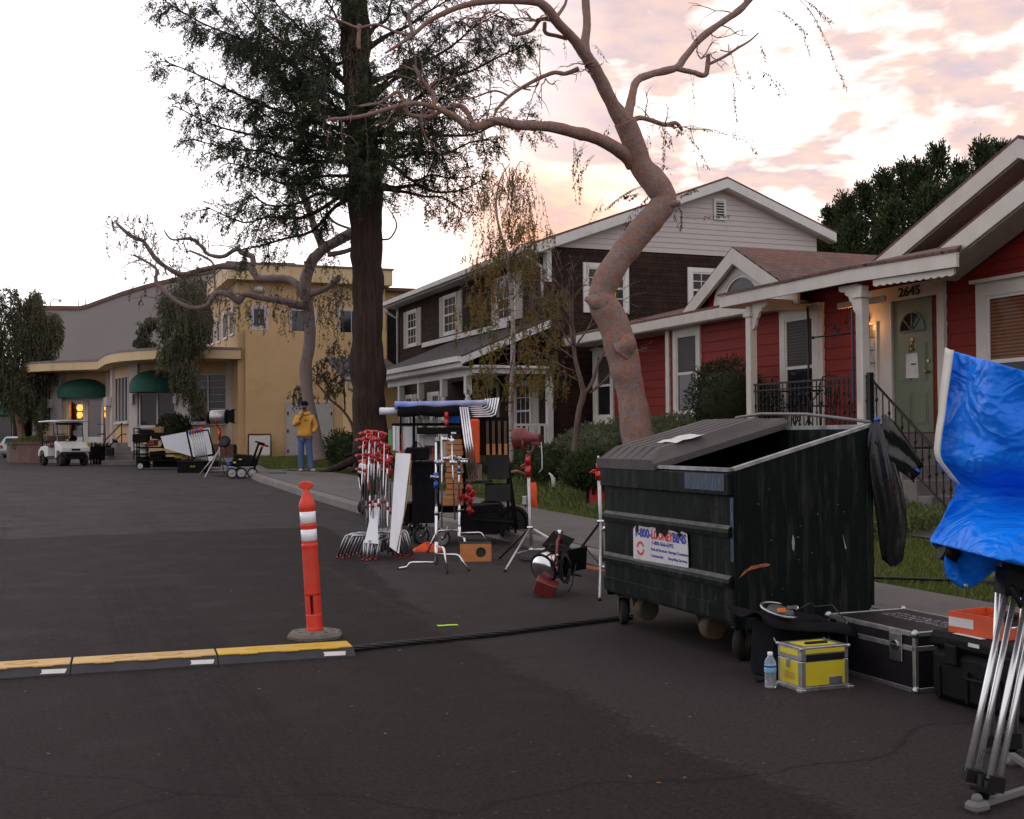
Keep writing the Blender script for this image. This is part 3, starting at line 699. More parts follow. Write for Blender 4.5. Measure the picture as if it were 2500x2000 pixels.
# porch posts with scroll brackets, porch deck
AP = 10.9
pb = []
for px in (1835, 2107):
    bp, _ = L(px, 900, AP); pb.append(bp); w = MB()
    w.bb(AP - .07, AP + .07, bp - .07, bp + .07, 1.48, 3.6, .012); w.bb(AP - .1, AP + .1, bp - .1, bp + .1, 3.42, 3.5, .01)
    post = rh.part('porch_post', w, M_trim)
    w = MB(); pr = [(0, 0), (.42, 0), (.42, -.06), (.36, -.09), (.30, -.08), (.27, -.14), (.20, -.17), (.17, -.24), (.12, -.27), (.10, -.36), (.05, -.42), (0, -.43)]
    w.prism([(bp + (.07 if px > 2000 else -.07) + (u if px > 2000 else -u), 3.64 + v) for u, v in pr][::(1 if px > 2000 else -1)], planeA(AP + .02), 0, .05)
    rh.part('bracket', w, M_trim, post)
w = MB(); w.bb(AP - .08, AW - .01, 13.75, pb[0] + .12, 1.28, 1.48, .01); rh.part('porch_deck', w, M_concrete)
w = MB(); w.bb(AP + .02, AW - .05, 13.85, pb[0], .2, 1.28); rh.part('porch_base', w, M_concrete)
# concrete steps coming down towards the camera
w = MB()
for k in range(6):
    w.bb(10.95, 12.4, 13.75 - .29 * (k + 1), 13.745 - .29 * k, .15, 1.46 - .205 * (k + 1) + .005, .012)
rh.part('porch_steps', w, M_concrete)
M_iron = mat('wrought_iron', (.012, .011, .012), .45, .4)
def baluster(mb, a, b, z0, z1, knots=2):
    mb.box((a, b, (z0 + z1) / 2), (.014, .014, z1 - z0))
    for k in range(knots): mb.ball((a, b, lerp(z0, z1, (k + .7) / (knots + .4))), .024, 6, 4, (1, 1, 1.4))
w = MB(); zt = 2.30
for z in (zt, zt - .1, 1.60): w.box((AP, (pb[0] + pb[1]) / 2, z), (.03, pb[0] - pb[1] - .1, .018 if z != zt else .03))
n = 26
for i in range(1, n): baluster(w, AP, lerp(pb[1], pb[0], i / n), 1.60, zt, 1 if i % 2 else 2)
for i in range(3):
    c = lerp(pb[1], pb[0], (i + .5) / 3)
    for s in (-1, 1): w.tube([(AP - .012, c + s * (.05 + .17 * math.sin(PI * t / 10)), 1.62 + .5 * t / 10) for t in range(11)], .008, 5)
rail = rh.part('porch_railing', w, M_iron)
w = MB()
for z in (zt, zt - .1, 1.60): w.box((AP, (pb[1] + 13.8) / 2, z), (.03, pb[1] - 13.8, .018 if z != zt else .03))
for i in range(1, 4): baluster(w, AP, lerp(pb[1], 13.8, i / 4), 1.60, zt, 1)
w.box((AP, 13.75, 1.85), (.07, .07, 1.0))
w.tube([(AP, 13.75, 2.27), (AP, 12.05, .95), (AP, 11.95, .80)], .02, 6); w.tube([(AP, 13.75, 1.55), (AP, 12.0, .35)], .012, 6)
for i in range(1, 13):
    t = i / 13; b = lerp(13.75, 12.05, t); baluster(w, AP, b, lerp(1.55, .38, t), lerp(2.27, .95, t), 1 + i % 2)
w.box((AP, 12.0, .6), (.05, .05, .8))
rh.part('stair_railing', w, M_iron)
# eave of the left wing
w = MB(); zf = CAMZ + 0; bE0 = 27.2; bE1 = bL - .2
_, zfa = L(1420, 822, 12.2)
slab(w, (12.15, 27.2, 3.98), (16.0, 27.2, 4.9), (16.0, 20, 4.9), (12.15, 20, 3.98), .05)
slab(w, (16.0, 27.2, 4.9), (20.0, 27.2, 3.98), (20.0, 20, 3.98), (16.0, 20, 4.9), .05)
slab(w, (12.16, 20.0, 3.981), (16.0, 20.0, 4.901), (16.0, 16.3, 4.901), (12.16, 16.3, 3.981), .05)
rh.part('roof', w, M_roofbrown)
w = MB(); w.bb(12.13, 12.18, 17.2, 27.2, 3.74, 3.93); w.bb(12.18, 19.8, 27.16, 27.2, 3.74, 3.93); w.bb(12.18, AW + .45, 17.2, 27.1, 3.72, 3.74); rh.part('eave_fascia', w, M_trim)
# small cross gable with the arched window
G = 12.28
gl, zgl = L(1668, 757, G); ga, zga = L(1788, 602, G); gr = ga - (gl - ga)
gback = 18.0
w = MB()
slab(w, (G, gl + .0, zgl), (gback, gl + .0, zgl), (gback, ga, zga), (G, ga, zga), .07)
slab(w, (G, ga, zga), (gback, ga, zga), (gback, gr, zgl), (G, gr, zgl), .07)
rh.part('gable_roof', w, M_roofbrown)
for q_ in ((gl, ga), (gr, ga)):
    w = MB(); slab(w, (G + .06, q_[0], zgl - .074), (AW - .03, q_[0], zgl - .074), (AW - .03, q_[1], zga - .074), (G + .06, q_[1], zga - .074), .03); rh.part('soffit', w, M_trim)
w = MB(); fG = planeA(G + .04)
w.prism([(gl, zgl - .31), (ga, zga - .33), (ga, zga - .03), (gl, zgl - .03)][::-1], fG, -.03, .05)
w.prism([(ga, zga - .33), (gr, zgl - .31), (gr, zgl - .03), (ga, zga - .03)][::-1], fG, -.03, .05)
rh.part('rake_board', w, M_trim)
w = MB(); siding(w, planeA(AW - .02), [(gr + .15, 3.85), (gl - .15, 3.85), (ga, zga - .12)], .20)
w.prism([(gr, zgl - .08), (gl, zgl - .08), (ga, zga - .07)], planeA(AW + .3), 0, .05); rh.part('gable_wall', w, M_redside)
w = MB(); cu = ga - .02; cv = 3.95
def archring(r0, r1, d0, d1, sx=1.0):
    ang = [PI * i / 18 for i in range(19)]
    for t0, t1 in zip(ang, ang[1:]):
        q = [(cu + r * math.cos(t) * sx, cv + r * math.sin(t)) for r, t in ((r0, t0), (r1, t0), (r1, t1), (r0, t1))]
        w.prism(q, fGw, d0, d1)
fGw = planeA(AW - .02)
archring(.60, .86, .0, .06, 1.12); o = rh.part('arched_window', w, M_trim)
w = MB(); archring(.54, .60, .0, .045, 1.12); rh.part('sash', w, M_white, o)
w = MB(); w.prism([(cu + .545 * 1.12 * math.cos(PI * i / 18), cv + .545 * math.sin(PI * i / 18)) for i in range(19)], fGw, 0, .026); rh.part('pane', w, M_glass, o)
# big front gables on the right
def rake(t, a, p0, p1, wd, name, mt=None, depth=.5):
    """gable overhang: rake board, soffit and roof edge from (b,z) p0 up to p1"""
    w = MB(); f = planeA(a); w.prism([(p1[0], p1[1] - wd), (p0[0], p0[1] - wd), p0, p1], f, 0, .05); t.part(name, w, M_trim)
    w = MB(); w.prism([(p1[0], p1[1] - wd - .02), (p0[0], p0[1] - wd - .02), (p0[0], p0[1] - wd), (p1[0], p1[1] - wd)], f, -depth, -.001); t.part('soffit', w, mat('soffit_paint', (.42, .37, .33), .7))
i0 = L(2268, 634, 11.9); i1 = L(2500, 447, 11.9); sl_ = (i1[1] - i0[1]) / (i1[0] - i0[0]); ib = 9.6; iz = i0[1] + sl_ * (ib - i0[0])
rake(rh, 11.9, i0, (ib, iz), .27, 'rake_board'); rake(rh, 11.9, (5.5, i0[1]), (ib, iz), .27, 'rake_board')
w = MB(); siding(w, fA, [(5.5, 3.96), (i0[0], 3.96), (i0[0] - .1, i0[1] - .1), (ib, iz - .2), (5.6, i0[1] - .1)], .20); rh.part('gable_wall', w, M_redside)
w = MB(); slab(w, (11.85, i0[0], i0[1] + .04), (16, i0[0], i0[1] + .04), (16, ib, iz + .04), (11.85, ib, iz + .04), .04); slab(w, (11.85, 5.5, i0[1] + .04), (16, 5.5, i0[1] + .04), (16, ib, iz + .045), (11.85, ib, iz + .045), .04); rh.part('roof', w, M_roofbrown)
AO = 12.9
o0 = L(2138, 640, AO); o1 = L(2491, 338, AO); os_ = (o1[1] - o0[1]) / (o1[0] - o0[0]); oe = (o0[0] + 1.5, o0[1] - 1.5 * abs(os_)); orr = (2 * o1[0] - oe[0], oe[1])
rake(rh, AO, oe, o1, .28, 'rake_board', depth=.9); rake(rh, AO, orr, o1, .28, 'rake_board', depth=.9)
w = MB(); siding(w, planeA(AO + .85), [(orr[0], 3.9), (oe[0], 3.9), (oe[0] - .05, oe[1] - .3), (o1[0], o1[1] - .3), (orr[0] + .05, orr[1] - .3)], .20); rh.part('gable_wall', w, M_redside)
w = MB(); slab(w, (AO - .05, oe[0], oe[1] + .04), (20, oe[0], oe[1] + .04), (20, o1[0], o1[1] + .04), (AO - .05, o1[0], o1[1] + .04), .05); slab(w, (AO - .05, orr[0], orr[1] + .04), (20, orr[0], orr[1] + .04), (20, o1[0], o1[1] + .045), (AO - .05, o1[0], o1[1] + .045), .05); rh.part('roof', w, M_roofbrown)

# ================================================================ dark shingled house
AD, BD = 11.9, 27.6
dh = Thing('shingled_house', 'two-storey house of dark cedar shingles with white gable siding and a columned porch', 'house', (AD, BD, .5), 'S')
fD, fE = planeA(AD), planeB(BD)
zEv, aR, zAp, aEnd, bEnd = 6.42, 17.06, 8.30, 20.1, 41.2
zER = 8.30 - .364 * (20.55 - 17.06)
w = MB(); siding(w, fD, [(BD, .4), (bEnd, .4), (bEnd, 6.35), (BD, 6.35)], .17, .012); dh.part('wall', w, M_cedA)
w = MB(); siding(w, fE, [(AD, .4), (aEnd, .4), (aEnd, 6.3), (AD, 6.3)], .17, .012); rb(w, planeB(bEnd), AD, aEnd, .4, 6.3, 0, .1); dh.part('wall', w, M_cedB)
w = MB(); siding(w, planeB(BD - .01), [(AD, 6.3), (aEnd, 6.3), (aEnd, zER), (aR, zAp - .1)], .14, .016); dh.part('gable_wall', w, M_whiteside)
w = MB(); rb(w, fE, AD - .04, AD + .12, 5.1 + .3, 6.35, .0, .04); w.bb(AD - .045, AD - .0, BD - .04, BD + .12, 5.4, 6.35)
rb(w, fD, bEnd - .14, bEnd, .6, 6.3, 0, .04); dh.parts('corner_board', w, M_white)
w = MB(); ov = .45; oz = ov * (zAp - zEv) / (aR - AD)
slab(w, (AD - ov, BD - .3, zEv - oz + .1), (AD - ov, bEnd + .3, zEv - oz + .1), (aR, bEnd + .3, zAp + .1), (aR, BD - .3, zAp + .1), .06)
slab(w, (aEnd + ov, BD - .3, zER + .1), (aEnd + ov, bEnd + .3, zER + .1), (aR, bEnd + .3, zAp + .101), (aR, BD - .3, zAp + .101), .06)
dh.part('roof', w, M_roofbrown)
w = MB(); fR = planeB(BD - .28)
w.prism([(AD - ov, zEv - oz + .04), (AD - ov, zEv - oz - .20), (aR, zAp - .20), (aR, zAp + .04)], fR, 0, .04)
w.prism([(aR, zAp + .04), (aR, zAp - .20), (aEnd + ov, zER - .20), (aEnd + ov, zER + .04)], fR, 0, .04); dh.part('rake_board', w, M_white)
w = MB(); w.prism([(AD - ov, zEv - oz - .2), (AD - ov, zEv - oz - .22), (aR, zAp - .22), (aR, zAp - .20)], fR, -.28, -.005)
w.prism([(aR, zAp - .2), (aR, zAp - .22), (aEnd + ov, zER - .22), (aEnd + ov, zER - .2)], fR, -.28, -.005); dh.part('soffit', w, M_white)
w = MB(); ax = AD - ov
w.add([Vector((ax - .02, b, z)) for b in (BD - .3, bEnd + .3) for z in (zEv - oz - .12, zEv - oz + .04)] + [Vector((ax - .14, b, z)) for b in (BD - .3, bEnd + .3) for z in (zEv - oz - .09, zEv - oz + .05)], [(0, 1, 3, 2), (4, 6, 7, 5), (0, 2, 6, 4), (1, 5, 7, 3), (0, 4, 5, 1), (2, 3, 7, 6)])
w.bb(ax - .02, AD - .01, BD - .2, bEnd + .2, zEv - oz - .14, zEv - oz - .12); dh.part('gutter', w, M_white)
w = MB(); w.tube([(ax - .06, bEnd - .1, zEv - oz - .1), (ax + .1, bEnd - .1, zEv - .5), (AD - .06, bEnd - .2, zEv - .7), (AD - .06, bEnd - .2, 3.6)], .045, 6)
w.tube([(ax - .06, BD + .3, zEv - oz - .1), (AD - .08, BD + .1, zEv - .65), (AD - .08, BD + .1, 5.0)], .045, 6); dh.parts('down_pipe', w, M_white)
# gable vent
va, vz0 = onb(1741, 537, BD); va1, vz1 = onb(1770, 488, BD)
w = MB(); fV = planeB(BD - .03); rb(w, fV, va, va1, vz0, vz1, 0, .03)
v_ = dh.part('gable_vent', w, M_white); w = MB(); rb(w, fV, va + .07, va1 - .07, vz0 + .07, vz1 - .07, .031, .034); dh.part('opening', w, M_black, v_)
w = MB()
for k in range(6): z = lerp(vz0 + .1, vz1 - .1, k / 5); rb(w, fV, va + .07, va1 - .07, z - .012, z + .012, .033, .05)
dh.part('louvre', w, M_white, v_)
# windows on the gable side
def wb(px0, py0, px1, py1, f, B, **k):
    a0, zt = onb(px0, py0, B); a1, _ = onb(px1, py0, B); _, zb = onb((px0 + px1) / 2, py1, B); return window(dh, f, a0, a1, zb, zt, **k)
wb(1422, 641, 1533, 765, fE, BD, tw=.12, mull=(4, 4), glass=(M_glass, M_blindpane), trim=M_white)
wb(1677, 653, 1790, 765, fE, BD, tw=.12, mull=(4, 4), glass=(M_glass, M_blindpane), trim=M_white)
# upper windows on the street side, with shutters
for px0, px1, pt, pbm in ((996, 1020, 757, 818), (1085, 1118, 718, 790), (1215, 1262, 672, 752)):
    b0, zt = ona((px0 + px1) / 2, pt, AD); bl, _ = ona(px0, pt, AD); br, _ = ona(px1, pt, AD); zb = zt - 1.28
    window(dh, fD, br, bl, zb, zt, tw=.08, mull=(3, 4), glass=(M_glass, M_glass), trim=M_white, shutter=.42)
# porch
PE = 9.5
w = MB(); bP1 = 35.2
slab(w, (PE, BD - .25, 3.47), (PE, bP1, 3.47), (AD + .0, bP1, 4.46), (AD + .0, BD - .25, 4.46), .05); dh.part('porch_roof', w, M_roofdark)
w = MB(); w.bb(PE - .11, PE - .0, BD - .25, bP1, 3.32, 3.45); w.bb(PE + .02, PE + .06, BD - .2, bP1, 3.2, 3.41); w.bb(PE + .06, AD, BD - .2, bP1, 3.18, 3.2)
w.prism([(PE, 3.42), (PE, 3.25), (AD + .0, 4.22), (AD + .0, 4.42)], planeB(BD - .2), 0, .05)
w.bb(AD - .09, AD - .02, 30.2, 38, 4.47, 4.62); dh.part('porch_fascia', w, M_white)
w = MB(); w.bb(PE + .35, AD, BD - .12, BD + .0, 3.05, 3.25); w.bb(PE + .35, PE + .47, BD, bP1, 3.0, 3.18); w.bb(AD - .06, AD + .09, BD - .15, BD, .9, 3.05); dh.parts('porch_beam', w, M_white)
w = MB(); w.bb(PE + .2, AD, BD - .1, bP1, .5, .95); dh.part('porch_deck', w, mat('porch_boards', (.12, .11, .10), .7))
for px in (979, 1027, 1083, 1142):
    bp, _ = ona(px, 900, PE + .42); a_ = PE + .42
    w = MB(); w.bb(a_ - .085, a_ + .085, bp - .085, bp + .085, 2.55, 3.02, .01); w.bb(a_ - .085, a_ + .085, bp - .085, bp + .085, .95, 1.7, .01)
    w.lathe([(.06, 1.7), (.085, 1.75), (.06, 1.8), (.05, 1.9), (.07, 2.15), (.055, 2.35), (.085, 2.42), (.055, 2.47), (.08, 2.55)], 12, (a_, bp, 0)); dh.part('porch_column', w, M_white)
w = MB(); w.bb(PE + .9, AD - .06, BD - .08, BD - .03, 1.74, 1.80); w.bb(PE + .9, AD - .06, BD - .08, BD - .03, 1.02, 1.07)
for i in range(9): w.box((lerp(PE + 1.0, AD - .1, i / 8), BD - .055, 1.4), (.045, .045, .72))
dh.part('porch_railing', w, M_white)
for px0, px1, pt in ((1259, 1300, 923), (1055, 1075, 930), (992, 1010, 930)):
    bl, zt = ona(px0, pt, AD); br, _ = ona(px1, pt, AD); window(dh, fD, br, bl, 1.35, 2.95, tw=.09, mull=(3, 4), trim=M_white, shutter=.42)
w = MB(); rb(w, fD, 30.95, 31.9, .95, 3.0, 0, .05); dd = dh.part('door', w, M_shut); w = MB(); rb(w, fD, 31.1, 31.75, 1.9, 2.85, .05, .055); dh.part('pane', w, M_glass, dd)
# ================================================================ yellow tower building
M_stucco = mat('yellow_stucco', (.57, .375, .19), .85, c2=(.51, .335, .165), scale=1.2, bump=.25, bscale=40, dirt=(.36, .21, .08), dlo=.56, dhi=.8, dscale=.9)
M_stucco2 = mat('pale_yellow_stucco', (.62, .46, .26), .85, c2=(.56, .41, .23), scale=1.2, bump=.2, bscale=40, dirt=(.36, .22, .09), dlo=.58, dhi=.8, stretch=(1, 1, .4))
M_greyp = mat('pale_pilaster', (.52, .47, .45), .8, c2=(.46, .42, .40), scale=2)
M_doorw = mat('white_steel_door', (.42, .39, .37), .6, c2=(.37, .34, .33), dirt=(.30, .27, .25), dlo=.6, dhi=.9)
TB = 47.6; TA = 7.2
tw = Thing('yellow_tower_building', 'two-storey yellow stucco building with flat projecting parapet and white double doors', 'building', (TA, TB, .6), 'S')
fT, fTs = planeB(TB), planeA(TA)
def pb_(px, py, B=TB): return onb(px, py, B)
a1, _ = pb_(941, 900); zt = 7.9
w = MB(); w.bb(TA, a1, TB, 57, .4, 7.9); tw.part('wall', w, M_stucco)
al, _ = pb_(597, 900); _, zl = pb_(600, 806)
w = MB(); w.bb(al, a1 + .0, TB - .18, TB - .002, .4, zl); tw.part('lower_wall', w, M_stucco)
_, p0 = pb_(600, 686); _, p1 = pb_(600, 648); ar, _ = pb_(951, 670)
w = MB(); w.bb(TA - .45, ar, TB - .45, 57.3, p0, p1); tw.part('parapet', w, M_stucco2)
w = MB(); w.bb(TA - .5, ar + .05, TB - .5, 57.35, p1, p1 + .07); tw.part('coping', w, mat('grey_coping', (.16, .13, .13), .7))
M_anod = mat('dark_window_glass', (.012, .012, .013), .06, spec=.6, c2=(.02, .02, .02))
for x0, x1, y0, y1, sl, fb in ((609, 655, 744, 805, 1, .06), (706, 772, 752, 818, 0, .03), (824, 890, 753, 819, 1, .03)):
    u0, z1 = pb_(x0, y0); u1, _ = pb_(x1, y0); _, z0 = pb_(x0, y1)
    window(tw, fT, u0, u1, z0, z1, tw=fb * 2, rail=False, mull=(2, 1) if sl else (1, 1), trim=M_greyp, glass=(M_anod, M_anod), mullm=M_greyp)
for x0, x1, y0, y1 in ((562.6, 572.7, 757, 823), (546, 556, 767, 832), (531, 539, 780, 840), (516, 524, 790, 845)):
    b0, z1 = ona(x0, y0, TA); b1_, _ = ona(x1, y0, TA); _, z0 = ona(x0, y1, TA)
    window(tw, fTs, b1_, b0, z0, z1, tw=.05, rail=False, trim=M_white, glass=(M_anod, M_anod))
w = MB(); u, z = pb_(632, 708); w.ball((u, TB - .1, z), .24, 12, 6, (1, .9, .6)); tw.part('dome_lamp', w, M_greyp)
u0, z1 = pb_(699, 982, TB - .18); u1, _ = pb_(811, 982, TB - .18); fL = planeB(TB - .18)
um = lerp(u0, u1, .5)
for k, (q0, q1) in enumerate(((u0 + .05, um - .008), (um + .008, u1 - .05))):
    w = MB(); rb(w, fL, q0, q1, .6, z1 - .05, 0, .05); d_ = tw.part('steel_door', w, M_doorw)
    w = MB(); [w.bb(*( (q0 - .03, q0 + .02) if k == 0 else (q1 - .02, q1 + .03)), TB - .27, TB - .225, z, z + .12) for z in (.9, 1.7, 2.4)]; d_h = tw.part('hinge', w, M_blackm, d_)
w = MB(); rb(w, fL, u0 - .02, u0 + .05, .55, z1, 0, .06); rb(w, fL, u1 - .05, u1 + .02, .55, z1, 0, .06); rb(w, fL, u0 + .05, u1 - .05, z1 - .05, z1, 0, .06); tw.part('door_frame', w, M_doorw)
# lower brown wing behind the big trunk
bw = Thing('brown_wing', 'low brown flat-roofed wing with a dark window between the yellow building and the shingled house', 'building', (ar + .2, TB + 1, .6), 'S')
u1, _ = pb_(1000, 800); _, zz = pb_(960, 700)
w = MB(); w.bb(a1 + .01, u1 + 1.5, TB + .6, 56, .4, zz - .15); bw.part('wall', w, M_stucco); w = MB(); w.bb(a1 + .01, u1 + 1.7, TB + .3, 56.2, zz - .15, zz); bw.part('roof', w, mat('brown_fascia', (.10, .05, .035), .7))
w = MB(); rb(w, planeB(TB + .6), a1 + .25, a1 + 1.6, zz - 3.2, zz - .5, 0, .05); bw.part('window', w, M_anod)
# small roof with gutter between trunk and house
gw = Thing('yellow_garden_wing', 'small tiled-roof lean-to with white gutter beside the big trunk', 'building', (8.4, 41.5, .5), 'S')
q0 = onb(838, 924, 40); q1 = onb(880, 915, 40)
w = MB(); w.bb(q0[0], 12, 40, 40.06, q0[1] - .12, q0[1] + .06); w.bb(q0[0] - .1, 12, 39.9, 40, q0[1] - .05, q0[1] + .06)
w.tube([(q0[0] + .15, 39.95, q0[1] - .1), (q0[0] + .2, 40.1, q0[1] - .35), (q0[0] + .75, 40.3, q0[1] - .6)], .045, 6); gw.part('gutter', w, M_white)
w = MB(); slab(w, (q0[0], 39.95, q0[1] + .08), (q0[0], 43, q0[1] + .9), (12, 43, q0[1] + .9), (12, 39.95, q0[1] + .08), .06); gw.part('roof', w, M_roofdark)
w = MB(); w.bb(q0[0] + .7, 12, 40.5, 43, .4, q0[1] + .1); gw.part('wall', w, M_stucco)

# ================================================================ curved café building (world coordinates)
cb = Thing('curved_building', 'single-storey yellow building with wavy flat canopy and two green awnings', 'building', (*at(300, 1100, 54).xy, .5), 'W')
WPT = [(50, 58.5), (83, 57.2), (165, 55.8), (264, 55.2), (266, 55.1), (278, 52.2), (318, 49.6), (600, 48.4)]
def Yw(px):
    for (x0, y0), (x1, y1) in zip(WPT, WPT[1:]):
        if px <= x1:
            t = (px - x0) / (x1 - x0); return 1 / lerp(1 / y0, 1 / y1, t)
    return WPT[-1][1]
def wxy(px, off=0.0):
    p = at(px, 1000, Yw(px)); return Vector((p.x, p.y, 0))
def wz(px, py): return at(px, py, Yw(px)).z
def wf(px0, px1):
    P0, P1 = wxy(px0), wxy(px1); n = Vector((P1.y - P0.y, -(P1.x - P0.x), 0)).normalized()
    return lambda u, v, d: P0.lerp(P1, u) + n * d + Vector((0, 0, v))
FL = 1.34
w = MB()
def wallseg(x0, x1, z0, z1, th=.25):
    f = wf(x0, x1); w.prism([(0, z0), (1, z0), (1, z1), (0, z1)], f, -th, 0)
cuts = [50, 83, 95, 128, 155, 163]
for a_, b_ in zip(cuts, cuts[1:]): wallseg(a_, b_, .3, 4.75)
wallseg(163, 257, 3.35, 4.75); wallseg(163, 257, .3, FL)
for a_, b_ in ((257, 264), (264, 278), (278, 283), (283, 318), (318, 342), (342, 385), (385, 431), (431, 470), (470, 600)): wallseg(a_, b_, .3, 4.75)
cb.part('wall', w, M_stucco)
w = MB()
for x0, x1 in ((83, 92), (129, 155), (264, 268), (276, 280), (318, 339), (434, 464), (556, 584)):
    f = wf(x0, x1); w.prism([(0, FL - .6), (1, FL - .6), (1, 4.75), (0, 4.75)], f, .002, .12)
cb.parts('pilaster', w, M_greyp)
# canopy: wavy slab
CP = [(52, 896, 6), (58, 892, 0), (75, 889, 0), (120, 886, 0), (180, 884, 0), (238, 882, 0), (246, 876, 0), (256, 869, 0), (272, 864, 0), (300, 860, 0), (340, 856.5, 0), (385, 854, 0), (440, 853, 0), (500, 852, 0), (560, 853.5, 0), (588, 854, 0)]
fr_ = [onz(x, y, 4.97) for x, y, _ in CP]; fr_[0] = fr_[1] + Vector((-.7, 1.8, 0))
bk = [Vector((p.x - 1 + 0, 66, 4.97)) for p in fr_]
w = MB(); n = len(fr_)
w.sheet([[p for p in fr_], [p for p in bk]], False)
w.sheet([[p - Vector((0, 0, .36)) for p in bk], [p - Vector((0, 0, .36)) for p in fr_]], False)
w.sheet([[p - Vector((0, 0, .36)) for p in fr_], [p for p in fr_]], True)
w.quad(fr_[0], bk[0], bk[0] - Vector((0, 0, .36)), fr_[0] - Vector((0, 0, .36)))
cb.part('canopy', w, M_stucco2)
w = MB(); up = Vector((0, 0, .09)); w.sheet([[p + Vector((0, -.03, 0)) for p in fr_], [p + up + Vector((0, -.03, 0)) for p in fr_]]); w.sheet([[p + up + Vector((0, -.03, 0)) for p in fr_], [p + up for p in bk]], False)
cb.part('roof', w, mat('grey_roofing', (.20, .19, .20), .8, c2=(.14, .12, .12)))
M_cglass = mat('cafe_glass', (.016, .015, .016), .05, spec=.3, c2=(.03, .022, .018), scale=1.2)
def cwin(x0, x1, y0, y1, nx, nz=0):
    f = wf(x0, x1); xm = (x0 + x1) / 2; z1, z0 = wz(xm, y0), wz(xm, y1); fr = MB(); e = .06 / (wxy(x1) - wxy(x0)).length
    for i in range(nx + 1):
        u = lerp(e / 2, 1 - e / 2, i / nx); fr.prism([(u - e / 2, z0), (u + e / 2, z0), (u + e / 2, z1), (u - e / 2, z1)], f, 0, .08)
    for z in [z0, z1 - .06] + [lerp(z0, z1, (k + 1) / (nz + 1)) for k in range(nz)]:
        t_ = .06 if z in (z0, z1 - .06) else .015
        fr.prism([(0, z), (1, z), (1, z + t_), (0, z + t_)], f, 0, .07 if t_ > .05 else .05)
    fr.prism([(-.02, z0 - .07), (1.02, z0 - .07), (1.02, z0), (-.02, z0)], f, 0, .14)
    o = cb.part('window', fr, M_greyp); p = MB(); p.prism([(0, z0), (1, z0), (1, z1), (0, z1)], f, 0, .03); cb.part('pane', p, M_cglass, o)
cwin(95, 128, 935, 1033, 4); cwin(284, 316, 919, 1032, 4); cwin(342, 431, 960, 1042, 2); cwin(465, 556, 913, 1033, 2, 6)
# glazed entrance with a dark lobby behind and two lit sconces on its back wall
f = wf(163, 257); zt = wz(210, 974); dl = (wxy(257) - wxy(163)).length
w = MB()
for u in (0, .235, .49, .765): pass
for u0, u1 in ((0, .05), (.43, .485), (.495, .55), (.90, .95)):
    w.prism([(u0, FL), (u1, FL), (u1, zt), (u0, zt)], f, -.1, .02)
w.prism([(0, zt), (.95, zt), (.95, zt + .14), (0, zt + .14)], f, -.1, .03)
for u0, u1 in ((.05, .43), (.55, .90)):
    w.prism([(u0, FL), (u1, FL), (u1, FL + .26), (u0, FL + .26)], f, -.08, .0)
    w.prism([(u0, zt - .1), (u1, zt - .1), (u1, zt), (u0, zt)], f, -.08, .0)
o = cb.part('glazed_door', w, M_white)
w = MB(); w.prism([(.40, 2.2), (.415, 2.2), (.415, 2.55), (.40, 2.55)], f, .03, .07); cb.part('handle', w, M_steel, o)
m_, nt_, bs_2 = newmat('clear_glass'); T_ = NT(nt_); tr = T_.n('ShaderNodeBsdfTransparent'); gl_ = T_.n('ShaderNodeBsdfGlossy'); gl_.inputs['Roughness'].default_value = .03
fz = T_.n('ShaderNodeFresnel'); mx = T_.n('ShaderNodeMixShader'); T_.l(fz.outputs[0], mx.inputs[0]); T_.l(tr.outputs[0], mx.inputs[1]); T_.l(gl_.outputs[0], mx.inputs[2])
tr.inputs[0].default_value = (.75, .75, .75, 1); T_.l(mx.outputs[0], nt_.nodes['Material Output'].inputs[0]); M_clear = m_
w = MB()
for u0, u1 in ((.05, .43), (.55, .90)): w.prism([(u0, FL + .26), (u1, FL + .26), (u1, zt - .1), (u0, zt - .1)], f, -.05, -.04)
cb.part('pane', w, M_clear, o)
M_lobby = mat('lobby_wall', (.05, .03, .025), .8)
w = MB(); w.prism([(-.3, FL), (1.3, FL), (1.3, 3.35), (-.3, 3.35)], f, -.75, -.62); w.prism([(-.3, FL - .03), (1.3, FL - .03), (1.3, FL), (-.3, FL)], f, -.62, -.25)
w.prism([(-.3, 3.33), (1.3, 3.33), (1.3, 3.36), (-.3, 3.36)], f, -.62, -.26)
for u in (-.3, 1.28): w.prism([(u, FL), (u + .02, FL), (u + .02, 3.33), (u, 3.33)], f, -.62, -.26)
cb.part('lobby', w, M_lobby)
M_scon = glow_mat('sconce_glow', (1, .33, .04), 3.2); M_scon2 = glow_mat('sconce_shade', (1, .12, .01), 1.1)
for u in (.13, .85):
    w = MB()
    u += .05; c = f(u, 0, -.46); z = wz(200, 1005)
    w.lathe([(.10, z - .02), (.14, z - .16), (.10, z - .30)], 12, (c.x, c.y, 0)); w.lathe([(.10, z + .04), (.15, z + .18), (.11, z + .34)], 12, (c.x, c.y, 0)); w.mat(1); w.lathe([(.11, z - .02), (.12, z), (.11, z + .04)], 12, (c.x, c.y, 0))
    cb.part('lit_sconce', w, [M_scon, M_blackm])
    w = MB(); w.lathe([(.07, z + .34), (.03, z + .6)], 10, (c.x, c.y, 0)); w.lathe([(.03, z - .5), (.08, z - .31)], 10, (c.x, c.y, 0)); 
    pl = bpy.data.lights.new('sconce_light', 'POINT'); pl.energy = 2.5; pl.color = (1, .4, .12); pl.shadow_soft_size = .1
    po = bpy.data.objects.new('sconce_light', pl); col.objects.link(po); po.location = f(u + .02, z + .1, -.25)
